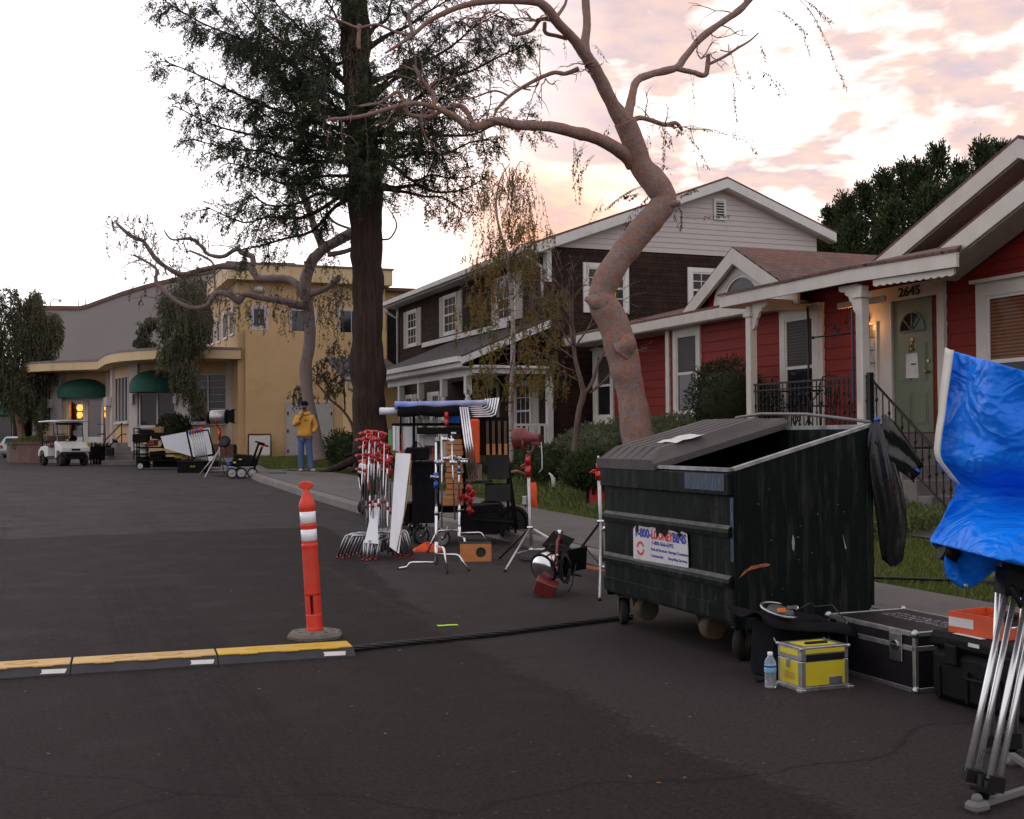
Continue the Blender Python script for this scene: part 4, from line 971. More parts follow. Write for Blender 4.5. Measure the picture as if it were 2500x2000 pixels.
# white lantern boxes on the pilasters
w = MB()
for x, y in ((132, 985), (274, 980), (329, 974), (435, 972)):
    f = wf(x - 4, x + 4); z = wz(x, y)
    wq = MB(); wq.prism([(0, z - .22), (1, z - .22), (1, z + .18), (0, z + .18)], f, .12, .32); cb.part('wall_lantern', wq, M_greyp)
M_green = mat('green_canvas', (.006, .085, .055), .75, c2=(.004, .055, .036), scale=3, bump=.2, bscale=80)
def awning(x0, x1, ytop, ybot, yv):
    f = wf(x0, x1); xm = (x0 + x1) / 2; zt, zb, zv = wz(xm, ytop), wz(xm, yv), wz(xm, ybot); W2 = (wxy(x1) - wxy(x0)).length / 2
    g = []
    for i in range(11):
        el = PI / 2 * i / 10; row = []
        for j in range(25):
            an = PI * j / 24; r = math.cos(el) ** .9
            row.append(f(.5 - math.cos(an) * .5 * r, zb + (zt - zb) * math.sin(el), math.sin(an) * r * 1.15))
        g.append(row)
    w = MB(); w.sheet([[p - Vector((0, 0, zb - zv)) for p in g[0]]] + g); w.sheet([[p - Vector((0, 0, zb - zv + .001)) + Vector((0, .02, 0)) for p in g[0]], [p + Vector((0, .02, 0)) for p in g[0]]])
    cb.part('awning', w, M_green)
awning(153, 262, 925, 972, 958); awning(326, 436, 904, 959, 946)
# terrace, steps, hand rails
w = MB()
T0 = [at(100, 1100, 53.6), at(160, 1100, 53.0), at(247, 1100, 52.0), at(335, 1100, 49.4)]
w.prism([(p.x, p.y) for p in T0] + [(T0[-1].x, 52.5), (T0[-1].x - 1, 60), (T0[0].x, 60)], lambda u, v, d: Vector((u, v, d)), .3, FL - .02)
cb.part('terrace', w, M_concrete)
stp = Thing('entrance_steps', 'five pale concrete steps up to the curved yellow building', 'steps', (*at(290, 1130, 48).xy, .45), 'W')
w = MB()
for k in range(5):
    Y0 = lerp(47.9, 50.5, k / 5); p0 = at(247 + 9 * k, 1100, Y0); p1 = at(333, 1100, Y0); w.bb(p0.x, p1.x, Y0, 51.5 + .01 * k, .3, .44 + .18 * (k + 1), .01)
stp.part('treads', w, M_concrete)
w = MB()
def hr(pts, Y, r=.025):
    w.tube([at(x, y, Y) for x, y in pts], r, 6)
hr([(255, 1077), (297, 1034), (333, 1035), (333, 1085)], 50.2); hr([(297, 1034), (297, 1110)], 50.2); hr([(257, 1100), (297, 1060), (333, 1061)], 50.2); hr([(255, 1077), (255, 1110)], 50.2)
hr([(238, 1036), (256, 1036), (257, 1085)], 52); hr([(238, 1060), (257, 1060)], 52); hr([(131, 1036), (131, 1080)], 52.5); hr([(133, 1060), (160, 1060)], 52.5)
stp.parts('hand_rail', w, M_blackm)
# brick planter with the weeping tree
M_brick = mat('planter_brick', (.13, .065, .05), .85, c2=(.09, .05, .042), scale=5, dirt=(.19, .11, .09), bump=.4, bscale=20)
w = MB(); pl0 = [at(x, 1100, Y) for x, Y in ((16, 57.5), (22, 55.4), (45, 54.4), (75, 53.8), (101, 53.5))]
poly = [(p.x, p.y) for p in pl0] + [(pl0[-1].x, 58), (pl0[0].x, 59.5)]
w.prism(poly, lambda u, v, d: Vector((u, v, d)), .3, 1.30); w.prism([(u, v) for u, v in poly], lambda u, v, d: Vector((u * 1.002, v - .04, d)), 1.30, 1.36)
single('brick_planter', w, M_brick, 'low curved brick planter around the weeping tree at the far left', 'planter', origin=(pl0[2].x, pl0[2].y, .44))
w = MB(); p = at(508, 1090, 47.0); w.bb(p.x - .9, p.x + 1.0, 47.0, 48.2, .5, 1.25, .02)
single('brick_planter', w, M_brick, 'small brick planter at the foot of the yellow tower corner', 'planter', origin=(p.x, 47.5, .5))

# ================================================================ sound stage and far left
M_stage = mat('mauve_grey_render', (.27, .235, .23), .9, c2=(.245, .215, .21), scale=.25, bump=.1, dirt=(.25, .21, .20), dlo=.5, dhi=.8, dscale=.15)
sb = Thing('sound_stage', 'huge windowless mauve-grey stage building with a curved roof line', 'building', (*at(300, 1000, 85).xy, .4), 'W')
prof = [(70, 757), (120, 756), (195, 757), (215, 752), (245, 741), (300, 721), (340, 709), (380, 698), (420, 689), (450, 682), (500, 670), (560, 659), (640, 650), (720, 652)]
pts = [at(x, y, 85) for x, y in prof]
w = MB(); w.prism([(pts[0].x, .3)] + [(pts[-1].x, .3)] + [(p.x, p.z) for p in pts[::-1]], lambda u, v, d: Vector((u, 85 + d, v)), 40, 0); sb.part('wall', w, M_stage)
w = MB()
for p, q in zip(pts, pts[1:]): w.add([Vector((r.x, y, r.z + dz)) for r in (p, q) for y in (84.9, 125) for dz in (0, .28)], [(0, 1, 5, 4), (1, 3, 7, 5), (0, 2, 3, 1), (4, 5, 7, 6)])
sb.part('roof_edge', w, mat('brown_edge', (.16, .08, .06), .8))
w = MB(); 
for x, y0, y1 in ((192, 757, 735), (208, 748, 728)): w.cyl(at(x, y0, 85.5), at(x, y1, 85.5), .04)
p = at(123, 757, 86); w.tube([p, p + Vector((0, 0, .55)), p + Vector((.2, 0, .75)), p + Vector((.6, 0, .72))], .04, 6); w.ball(p + Vector((.7, 0, .68)), .12); sb.part('roof_mast', w, M_greyp)
tb = Thing('tan_shop_building', 'tan building with a dark door and a green awning at the far left edge', 'building', (*at(5, 1050, 78).xy, .4), 'W')
w = MB(); p = at(28, 900, 78); w.bb(p.x - 14, p.x + .6, 78, 88, .3, 6.2); tb.part('wall', w, mat('tan_render', (.27, .20, .15), .9))
w = MB(); p = at(5, 1000, 78); w.bb(p.x - .5, p.x + .65, 77.9, 78, .9, 3.0); tb.part('door', w, M_anod)
w = MB(); p = at(2, 1000, 78); g = []
for i in range(7): g.append([Vector((p.x - 1.2 * math.cos(PI * j / 12), 77.95 - 1.0 * math.sin(PI * j / 12) * math.cos(PI / 2 * i / 6), 3.0 + .1 + 1.1 * math.sin(PI / 2 * i / 6) * math.sin(PI * j / 12))) for j in range(13)])
w.sheet(g); tb.part('awning', w, M_green)
w = MB(); p = at(8, 1100, 76); w.bb(p.x - 4, p.x + 1.4, 75.5, 77.8, .35, .95); tb.part('low_wall', w, mat('grey_wall', (.16, .14, .14), .9))
# white box truck and a parked car seen through the trees
tk = Thing('box_truck', 'white box truck with a red and black emblem parked at the far left', 'truck', (*at(52, 1060, 73).xy, .44), 'W')
w = MB(); p = at(26, 988, 73); q = at(86, 1016, 73); w.bb(p.x, q.x, 73, 75.2, q.z + .05, p.z, .06); tk.part('cargo_box', w, M_white)
w = MB(); w.bb(p.x + .1, q.x, 73.1, 75.1, .85, q.z + .05, .03); tk.part('chassis', w, M_black)
w = MB(); w.mat(0); w.prism([(.0, .0), (.9, 0), (1.0, .5), (.3, .62), (.05, .3)], lambda u, v, d: Vector((q.x - 1.3 + u, 73 - d, q.z + .22 + v * .8)), 0, .01); w.mat(1); w.prism([(.1, .1), (.5, .05), (.7, .4), (.2, .5)], lambda u, v, d: Vector((q.x - 1.15 + u, 73 - d, q.z + .25 + v * .9)), .012, .02)
tk.part('emblem', w, [M_black, mat('red_emblem', (.6, .03, .02), .5)])
for x in (p.x + .7, q.x - .5):
    w = MB(); w.cyl((x, 73.05, .84), (x, 73.4, .84), .42, None, 16); tk.part('wheel', w, M_rubber)
cr = Thing('parked_car', 'grey car seen from behind, parked beyond the planter at the far left', 'car', (*at(33, 1080, 68).xy, .44), 'W')
p = at(33, 1080, 68); M_carp = mat('silver_car_paint', (.28, .32, .32), .3, .5, coat=.8)
w = MB(); w.sheet([[Vector((p.x + s * wd, y, z)) for s in (-1, -.6, 0, .6, 1)] for wd, y, z in ((.8, 68, .7), (.86, 67.95, .95), (.84, 68.05, 1.2), (.66, 68.35, 1.62), (.6, 68.6, 1.68), (.62, 70.5, 1.66), (.8, 71.3, 1.2), (.84, 72.3, 1.1), (.8, 72.4, .7))]); w.bb(p.x - .82, p.x + .82, 68.05, 72.35, .62, 1.1, .08); cr.part('body', w, M_carp)
w = MB(); w.sheet([[Vector((p.x + s * .56, y, z)) for s in (-1, 1)] for y, z in ((68.05, 1.26), (68.3, 1.58))], False); cr.part('rear_window', w, M_glass)
for s in (-1, 1):
    w = MB(); w.bb(p.x + s * .72 - .12, p.x + s * .72 + .1, 67.9, 67.97, 1.0, 1.2, .02); cr.part('tail_light', w, mat('tail_red', (.5, .02, .02), .3))
    w = MB(); w.cyl((p.x + s * .6, 68.8, .76), (p.x + s * .84, 68.8, .76), .32, None, 16); cr.part('wheel', w, M_rubber)
w = MB(); w.bb(p.x - .25, p.x + .25, 67.9, 67.95, .72, .86); cr.part('number_plate', w, M_white)
# ================================================================ vegetation
def catmull(P, n=5):
    out = []
    for i in range(len(P) - 1):
        p0, p1, p2, p3 = P[max(i - 1, 0)], P[i], P[i + 1], P[min(i + 2, len(P) - 1)]
        for k in range(n):
            t = k / n; out.append(tuple(.5 * (2 * b + (c - a) * t + (2 * a - 5 * b + 4 * c - d) * t * t + (3 * b - a - 3 * c + d) * t ** 3) for a, b, c, d in zip(p0, p1, p2, p3)))
    out.append(tuple(P[-1])); return out
def limb(mb, P, seg=10, n=5, wob=.0, seed=0):
    """P: (px, py, radius px, depth)"""
    pts = []; rad = []; rr = random.Random(seed)
    for x, y, r, Y in catmull(P, n):
        p = at(x, y, Y); R_ = r * Y / FPX
        if wob: q_ = Vector((seed * 3.7, x * .013, y * .013)); p += mnoise.noise_vector(q_ * 1.5) * wob * R_ * 1.6; R_ *= 1 + wob * 1.6 * mnoise.noise(q_ * 2.3)
        pts.append(p); rad.append(max(R_, .004))
    mb.tube(pts, rad, seg, nz=wob * 1.6 if seg >= 8 else 0, nf=1.6 / max(.03, max(rad)) if seg >= 8 else 9); return pts
def twigs_on(mb, pts, n, ln, seed, lo=.3):
    r_ = random.Random(seed)
    for i in range(n):
        k = int(lerp(lo, .98, r_.random()) * (len(pts) - 1)); p = pts[k]; d = (rvec(r_) + Vector((0, 0, .15)) + (pts[min(k + 1, len(pts) - 1)] - pts[max(k - 1, 0)]).normalized() * .6).normalized(); P = [p]; st = ln * r_.uniform(.4, 1.2) / 6
        for j in range(6): d = (d + rvec(r_) * .45).normalized(); P.append(P[-1] + d * st)
        mb.tube(P, [.013, .003], 4, False)
        for j in (2, 4):
            dd = (d + rvec(r_)).normalized(); mb.tube([P[j], P[j] + dd * st * 1.4, P[j] + dd * st * 2.2 + Vector((0, 0, -st * .6))], [.007, .0025], 4, False)
def leaf(mb, p, d, l, w, rnd=random):
    d = d.normalized(); s = d.cross(Vector((rnd.uniform(-1, 1), rnd.uniform(-1, 1), rnd.uniform(-1, 1))))
    if s.length < 1e-3: s = d.orthogonal()
    s = s.normalized() * w / 2
    n = len(mb.v); mb.v += [p, p + d * l * .45 + s, p + d * l, p + d * l * .45 - s]; mb.f.append([n, n + 1, n + 2, n + 3]); mb.m.append(mb.cur)
def rvec(rnd=random):
    while True:
        v = Vector((rnd.uniform(-1, 1), rnd.uniform(-1, 1), rnd.uniform(-1, 1)))
        if .05 < v.length < 1: return v.normalized()
def leafmat(name, c, c2, c3=None, scale=1.2, tr=.25):
    m, nt, bs = newmat(name); T = NT(nt); v = T.coord('Object')
    cc = T.mix(T.ramp(T.noise(v, scale, 4), .35, .65), c, c2)
    if c3: cc = T.mix(T.ramp(T.noise(v, scale * 2.7, 5, .7), .55, .66), cc, c3)
    cc = T.mix(T.math('MULTIPLY', T.noise(v, 25, 1), .5), cc, tuple(x * .45 for x in c))
    T.l(cc, bs.inputs['Base Color']); bs.inputs['Roughness'].default_value = .65; bs.inputs['Specular IOR Level'].default_value = .25
    if tr:
        t = T.n('ShaderNodeBsdfTranslucent'); T.l(cc, t.inputs[0]); mx = T.n('ShaderNodeMixShader'); mx.inputs[0].default_value = tr
        T.l(bs.outputs[0], mx.inputs[1]); T.l(t.outputs[0], mx.inputs[2]); T.l(mx.outputs[0], nt.nodes['Material Output'].inputs[0])
    return m
def barkmat(name, c, c2, c3, s1=3, stretch=(1, 1, .25), bump=.8, lo=.45, hi=.6):
    m, nt, bs = newmat(name); T = NT(nt); v = T.coord('Object', stretch)
    cc = T.mix(T.ramp(T.noise(v, s1, 8, .65), .35, .65), c, c2); cc = T.mix(T.ramp(T.noise(v, s1 * 2.3, 8, .7, .4), lo, hi), cc, c3)
    T.l(cc, bs.inputs['Base Color']); bs.inputs['Roughness'].default_value = .9; bs.inputs['Specular IOR Level'].default_value = .2
    T.bump(T.math('ADD', T.noise(v, s1 * 4, 6, .7), T.math('MULTIPLY', T.noise(v, s1 * 1.5, 4), .8)), bump, .03, bs); return m
M_cedleaf = leafmat('cedar_needles', (.034, .056, .030), (.060, .078, .036), (.105, .085, .036), .8)
M_barkdark = barkmat('redwood_bark', (.026, .016, .013), (.042, .025, .019), (.058, .036, .03), 5, (1, 1, .08), 1.0)
M_barkpale = barkmat('flaking_bark', (.29, .225, .205), (.22, .175, .16), (.36, .135, .075), 9, (1, 1, .75), 1.0, .505, .56)
M_barkgrey = barkmat('grey_bark', (.20, .16, .15), (.25, .19, .17), (.16, .08, .055), 5, (1, 1, .3), .6, .58, .66)
M_branchred = barkmat('ruddy_branch_bark', (.15, .075, .052), (.20, .10, .068), (.11, .08, .07), 4, (1, 1, 1), .5)
def soilz(a, b): return lz(a, b)

# ---- tall dark evergreen by the path
tr = Thing('evergreen_tree', 'tall dark evergreen with a thick straight reddish-brown trunk beside the path', 'tree', (*at(905, 1130, 32).xy, .55), 'W')
w = MB(); Yt = 32.0
limb(w, [(907, 1165, 52, Yt), (907, 1120, 45, Yt), (906, 1060, 43, Yt), (899, 960, 42, Yt), (897, 850, 40, Yt), (897, 700, 37, Yt), (893, 560, 40, Yt), (889, 440, 40, Yt), (880, 300, 37, Yt), (870, 150, 35, Yt), (863, -60, 33, Yt)], 20, 6, .07, 3)
for an, l in ((-2.6, 1.5), (-2.0, 1.1), (-1.3, .9), (-.5, 1.2), (.3, 1.0), (2.9, 1.2)):
    c0 = at(905, 1110, Yt); d = Vector((math.cos(an), math.sin(an), 0)); z0 = .58
    w.tube([Vector((c0.x, c0.y, 1.2)) + d * .25, Vector((c0.x, c0.y, .85)) + d * .55, Vector((c0.x, c0.y, z0 + .06)) + d * l * .75, Vector((c0.x, c0.y, z0 - .12)) + d * l * 1.2], [.17, .13, .07, .02], 8)
trunk = tr.part('trunk', w, M_barkdark)
boughs = [  # start (px,py) on the trunk, end (px,py), depth shift, sag, density
    ((880, 330), (395, 145), -1, -10, 1.0), ((870, 250), (392, -20), 0, -5, 1.0), ((880, 300), (470, 60), 1, 0, 1.2), ((885, 360), (430, 270), -1, 10, .9),
    ((885, 330), (520, 20), 0, 0, 1.3), ((890, 250), (560, -40), -2, 0, 1.3), ((885, 250), (640, -40), 2, 0, 1.3), ((890, 400), (480, 330), 1, 5, 1.2), ((890, 440), (560, 400), -1, 20, 1.1),
    ((888, 450), (510, 520), 0, 30, 1.1), ((888, 440), (600, 470), -1.5, 20, 1.1), ((888, 470), (570, 600), 1, 20, .8), ((890, 420), (650, 420), 2, 0, 1.2), ((885, 380), (600, 250), 2, 0, 1.3), ((880, 300), (620, 120), -2, 0, 1.3),
    ((880, 180), (730, 60), 1, 0, 1.3), ((880, 350), (700, 240), -2, 0, 1.4), ((885, 400), (740, 350), -1, 10, 1.4), ((890, 360), (800, 250), -2.5, 10, 1.4), ((880, 120), (760, -50), -1, 0, 1.2),
    ((905, 300), (1300, 95), 1, -20, 1.0), ((900, 250), (1230, 20), 0, -10, 1.2), ((905, 330), (1180, 110), -1, 0, 1.2), ((905, 330), (1305, 285), 0, 5, 1.2), ((905, 360), (1210, 330), 1, 20, 1.2), ((905, 380), (1150, 430), -1, 20, .9),
    ((905, 450), (1185, 440), 1, 0, .9), ((908, 460), (1130, 500), -1, -10, .9), ((905, 300), (1130, 200), -1, 0, 1.3), ((900, 200), (1100, 60), 2, 0, 1.2), ((895, 120), (1140, -40), 0, 0, 1.2), ((900, 220), (1010, 130), -2, 0, 1.3),
    ((905, 340), (1080, 290), -2, 0, 1.4), ((905, 380), (1010, 350), 2, 0, 1.4), ((890, 300), (900, 180), -2.5, 0, 1.4), ((890, 330), (960, 250), -3, 0, 1.4), ((890, 420), (850, 390), -2.6, 30, 1.4), ((890, 380), (930, 410), -2.8, 40, 1.2),
    ((880, 80), (900, -60), -2, 0, 1.3), ((885, 60), (820, -60), -2, 0, 1.2), ((895, 90), (1010, -60), 1, 0, 1.2)]
wb_ = MB(); lf = MB(); rr = random.Random(5)
def spray(lf, p, d, L_, n, lw, droop=.5):
    """a feathery twig with needles either side"""
    q = p.copy(); dd = d.normalized(); st = L_ / n
    for i in range(n):
        dd = (dd + Vector((0, 0, -droop * .16)) + rvec(rr) * .14).normalized(); q = q + dd * st
        for s in range(4):
            leaf(lf, q, (dd * .7 + rvec(rr) * .8 + Vector((0, 0, -.2))), lw * rr.uniform(.6, 1.3), lw * .20, rr)
    return q
for (s, e, dy, sag, den) in boughs:
    P = [(s[0], s[1], 9, Yt + dy * .1)]
    for i in range(1, 6):
        t = i / 5; P.append((lerp(s[0], e[0], t) + rr.uniform(-8, 8), lerp(s[1], e[1], t) + (sag + 14) * math.sin(PI * t) + rr.uniform(-16, 16), lerp(7, 1.2, t ** .7), Yt + dy * t))
    pts = limb(wb_, P, 6, 3)
    L_ = (pts[-1] - pts[0]).length; nsub = int(L_ * (5.2 if e[0] > 900 and e[1] > 280 else 6.6) * den * (1.3 if den >= 1.3 else 1))
    for k in range(nsub):
        t = rr.uniform(.16, 1) ** .85; i = min(int(t * (len(pts) - 1)), len(pts) - 2); p = pts[i].lerp(pts[i + 1], t * (len(pts) - 1) - i)
        dm = (pts[i + 1] - pts[i]).normalized(); sd_ = (dm * .7 + rvec(rr) * .9 + Vector((0, 0, -.05))).normalized()
        sl = rr.uniform(.35, 1.15) * (1.15 - .55 * t)
        q = p + sd_ * sl * .5 + Vector((0, 0, .03)); q2 = p + sd_ * sl + Vector((0, 0, -.10 * sl))
        wb_.tube([p, q, q2], [.018, .012, .006], 4, False)
        for m_i in range(int(6 * sl) + 3):
            tt = rr.uniform(.25, 1.0); c = p.lerp(q2, tt)
            spray(lf, c, sd_ + rvec(rr) * .9 + Vector((0, 0, -.25)), rr.uniform(.22, .60), 6, .112, .9)
tr.part('branches', wb_, M_barkdark); tr.part('crown', lf, M_cedleaf)
w = MB(); limb(w, [(930, 585, 2.4, Yt - .5), (952, 582, 2.2, Yt - .6), (968, 555, 2, Yt - .6), (962, 530, 1.6, Yt - .6), (945, 505, 1, Yt - .5)], 6); tr.part('branches', w, M_barkdark)

# ---- leaning pale tree in front of the red house
pt = Thing('leaning_tree', 'crooked leaning tree with flaking grey and orange bark in front of the red house', 'tree', (*at(1560, 1100, 19.3).xy, .4), 'W')
w = MB(); Y0 = 19.3
limb(w, [(1575, 1245, 60, Y0), (1566, 1150, 44, Y0), (1560, 1090, 39, Y0), (1545, 985, 36, Y0), (1525, 890, 37, Y0), (1500, 800, 38, Y0), (1472, 740, 37, Y0), (1474, 700, 32, Y0), (1500, 650, 33, Y0), (1548, 585, 31, Y0), (1598, 525, 30, Y0), (1622, 487, 29, Y0), (1600, 447, 33, Y0), (1565, 405, 30, Y0), (1543, 340, 26, Y0 - .1), (1525, 295, 27, Y0 - .2)], 36, 12, .05, 9)
limb(w, [(1530, 310, 24, Y0 - .1), (1496, 255, 18, Y0 - .3), (1462, 190, 17, Y0 - .5), (1432, 140, 15, Y0 - .7), (1400, 95, 13, Y0 - .9), (1365, 60, 12, Y0 - 1.1), (1330, 15, 12, Y0 - 1.3), (1295, 2, 10, Y0 - 1.4), (1200, 2, 8.5, Y0 - 1.6), (1125, 16, 7, Y0 - 1.7), (1050, 50, 6, Y0 - 1.8), (1005, 88, 5, Y0 - 1.9), (940, 130, 3, Y0 - 2)], 14, 6, .06, 4)
limb(w, [(1440, 160, 12, Y0 - .7), (1428, 110, 11, Y0 - .6), (1433, 60, 10, Y0 - .5), (1427, -40, 10, Y0 - .4)], 12, 5, .05, 2)
limb(w, [(1527, 300, 16, Y0 - .2), (1540, 250, 11, Y0), (1554, 200, 10, Y0 + .2), (1590, 182, 9, Y0 + .4), (1650, 166, 9, Y0 + .6), (1672, 140, 8.5, Y0 + .7), (1715, 90, 8.5, Y0 + .8), (1770, 50, 8, Y0 + .9), (1812, 20, 9, Y0 + 1), (1850, -30, 7, Y0 + 1.1)], 12, 6, .07, 6)
limb(w, [(1655, 168, 7, Y0 + .6), (1690, 176, 6, Y0 + .6), (1722, 183, 6.5, Y0 + .6), (1728, 150, 6, Y0 + .6), (1729, 133, 5, Y0 + .6)], 8, 5, .08, 7)
limb(w, [(1728, 158, 4, Y0 + .6), (1765, 140, 3.6, Y0 + .6), (1800, 118, 3, Y0 + .5), (1830, 100, 2.4, Y0 + .5), (1852, 80, 1.5, Y0 + .5)], 6, 5, .1, 8)
limb(w, [(1545, 398, 20, Y0), (1515, 370, 17, Y0 - .2), (1460, 340, 15, Y0 - .5), (1400, 322, 14, Y0 - .8), (1340, 310, 13, Y0 - 1), (1265, 305, 12, Y0 - 1.3), (1210, 296, 11, Y0 - 1.5), (1150, 312, 10, Y0 - 1.7), (1110, 285, 7.5, Y0 - 1.8), (1060, 262, 6.5, Y0 - 1.9), (1010, 252, 6, Y0 - 2), (960, 262, 5.5, Y0 - 2.1), (880, 285, 5, Y0 - 2.2), (800, 292, 4, Y0 - 2.3)], 14, 6, .07, 10)
limb(w, [(1160, 312, 7, Y0 - 1.7), (1130, 262, 6.5, Y0 - 1.6), (1090, 265, 6, Y0 - 1.5), (1050, 285, 6, Y0 - 1.4), (1000, 280, 5, Y0 - 1.4), (985, 250, 4.5, Y0 - 1.4), (970, 225, 5, Y0 - 1.4), (930, 250, 3.5, Y0 - 1.4), (880, 260, 2.5, Y0 - 1.4)], 8, 5, .08, 11)
limb(w, [(1056, 280, 6, Y0 - 1.4), (1058, 235, 5.5, Y0 - 1.3), (1030, 195, 5, Y0 - 1.3), (1010, 160, 4, Y0 - 1.3)], 8, 5, .08, 12)
limb(w, [(1413, 168, 7, Y0 - .6), (1380, 180, 5.5, Y0 - .6), (1350, 178, 5.5, Y0 - .7), (1300, 200, 4.5, Y0 - .8), (1250, 230, 4, Y0 - .9), (1215, 265, 3.5, Y0 - 1), (1205, 290, 3, Y0 - 1)], 8, 6, .06, 13)
limb(w, [(1240, 233, 2.5, Y0 - .9), (1205, 222, 2.5, Y0 - .9), (1150, 240, 2, Y0 - .9), (1080, 245, 1.5, Y0 - .9)], 6)
limb(w, [(1350, 48, 7, Y0 - 1.1), (1320, 48, 5, Y0 - 1.1), (1295, 75, 5, Y0 - 1.1), (1250, 85, 4, Y0 - 1.1), (1237, 62, 3, Y0 - 1.1)], 6, 5, .1, 14)
limb(w, [(1330, 55, 5, Y0 - 1), (1332, 80, 5, Y0 - 1), (1360, 88, 5, Y0 - .9), (1385, 95, 5, Y0 - .9)], 6)
limb(w, [(1545, 295, 6, Y0), (1562, 288, 6, Y0 + .1), (1590, 294, 6, Y0 + .2), (1625, 305, 5.5, Y0 + .3), (1650, 300, 5, Y0 + .4), (1665, 318, 4.5, Y0 + .5)], 8, 5, .1, 15)
limb(w, [(1360, 40, 5, Y0 - 1), (1380, 10, 4, Y0 - .9), (1385, -20, 3, Y0 - .9)], 6)
limb(w, [(1010, 88, 5, Y0 - 1.9), (1000, 30, 4, Y0 - 1.9), (1060, -10, 3, Y0 - 1.9)], 6)
limb(w, [(875, 75, 5, Y0 - 2), (878, 60, 4.5, Y0 - 2), (875, 105, 5, Y0 - 2), (877, 120, 4, Y0 - 2)], 6)
limb(w, [(1005, 88, 4, Y0 - 1.9), (965, 78, 3.5, Y0 - 1.9), (920, 60, 3.5, Y0 - 2), (877, 68, 3.5, Y0 - 2), (840, 55, 3, Y0 - 2), (790, 35, 2, Y0 - 2)], 6, 5, .1, 16)
for k_, (x, y, x2, y2, Yk) in enumerate(((1290, 2, 1005, 88, -1.7), (1265, 305, 1110, 285, -1.6), (1060, 262, 800, 292, -2.1), (1130, 262, 880, 260, -1.5), (1058, 235, 1010, 160, -1.3), (1350, 178, 1205, 290, -.8), (1320, 48, 1237, 62, -1.1), (1665, 165, 1852, 80, .6), (1715, 90, 1850, -30, .9), (1562, 288, 1665, 318, .2), (1496, 255, 1365, 60, -.7))):
    PP = [at(lerp(x, x2, t / 8), lerp(y, y2, t / 8), Y0 + Yk) for t in range(9)]; twigs_on(w, PP, 9 if k_ < 7 else 5, .75, 40 + k_, .1)
# old pruning stubs
for (x0, y0, x1, y1, r0, r1) in ((1474, 742, 1428, 729, 26, 5), (1518, 850, 1546, 832, 38, 15), (1628, 500, 1660, 496, 9, 6), (1268, 310, 1262, 322, 8, 6)):
    limb(w, [(x0, y0, r0, Y0 - .1), ((x0 + x1) / 2, (y0 + y1) / 2, (r0 * .6 + r1 * .5), Y0 - .15), (x1, y1, r1, Y0 - .14)], 16, 5, .11, int(x0))
pt.part('trunk', w, M_barkpale)
M_wisp = leafmat('wispy_leaves', (.07, .065, .035), (.10, .07, .05), (.12, .05, .03), 2)
st_ = MB(); lf = MB(); rr = random.Random(21)
def strand(x0, y0, x1, y1, Y, n, lw=.055, curl=10, mbs=None, mbl=None, w_=.0035):
    mbs = mbs or st_; mbl = mbl or lf; P = []
    cx = rr.uniform(-curl, curl)
    for i in range(9):
        t = i / 8; P.append(at(lerp(x0, x1, t ** .7) + cx * math.sin(PI * t) + rr.uniform(-1.5, 1.5), lerp(y0, y1, t), Y))
    mbs.tube(P, [w_, w_ * .5], 3, False)
    for k in range(n):
        t = rr.uniform(.1, 1); i = min(int(t * 8), 7); p = P[i].lerp(P[i + 1], t * 8 - i); leaf(mbl, p, rvec(rr) * .8 + Vector((0, 0, -.9)), lw * rr.uniform(.6, 1.2), lw * .32, rr)
for (x0, y0, x1, y1, n, c) in ((1955, 0, 2040, 170, 60, 2), (2040, 170, 2068, 222, 30, 1), (1965, 0, 2030, 60, 60, 4), (1890, 20, 1975, 90, 50, 3), (1950, 60, 1985, 145, 34, 2), (1785, 190, 1800, 330, 60, 2), (1850, 170, 1915, 235, 70, 4),
                             (1780, 110, 1805, 200, 30, 3), (1825, 170, 1840, 220, 30, 2), (1860, 110, 1865, 145, 25, 3), (1665, 320, 1700, 310, 16, 1), (1690, 312, 1830, 340, 50, 1), (1830, 340, 1845, 385, 26, 1), (1600, 300, 1640, 360, 50, 4), (1620, 310, 1625, 410, 60, 3),
                             (1640, 300, 1660, 330, 40, 4), (1575, 300, 1590, 420, 20, 1), (1680, 330, 1725, 410, 40, 2), (1690, 180, 1700, 290, 6, 0), (1675, 290, 1710, 440, 8, 0), (1400, 345, 1410, 500, 110, 6), (1430, 350, 1400, 420, 60, 5), (1460, 350, 1490, 310, 30, 2), (1450, 380, 1405, 450, 50, 3),
                             (1570, 455, 1480, 510, 90, 5), (1600, 470, 1520, 560, 60, 4), (1650, 500, 1665, 560, 60, 5), (1655, 480, 1700, 455, 40, 2), (1670, 530, 1780, 530, 30, 2), (1560, 470, 1530, 490, 70, 6), (1450, 110, 1480, 155, 16, 2), (1685, 70, 1700, 100, 30, 4), (1600, 400, 1640, 420, 14, 2), (1375, 90, 1377, 140, 10, 1), (1470, 490, 1440, 545, 30, 4)):
    for q in range(3 if n > 35 else 2): strand(x0 + rr.uniform(-6, 6), y0 + rr.uniform(-4, 4), x1 + rr.uniform(-7, 7), y1 + rr.uniform(-8, 8), Y0 + rr.uniform(-.3, .9), max(4, int(n * .40)), .058, c + 3)
for q in range(60):   # thin yellowing sprays on the left limbs, hanging across the dark crown
    x = rr.uniform(760, 1180); y = rr.uniform(40, 320); strand(x, y, x + rr.uniform(-12, 12), y + rr.uniform(40, 120), Y0 - 1.6 + rr.uniform(-.4, .4), 18, .05, 5)
pt.part('twigs', st_, M_branchred); pt.part('leaves', lf, M_wisp)

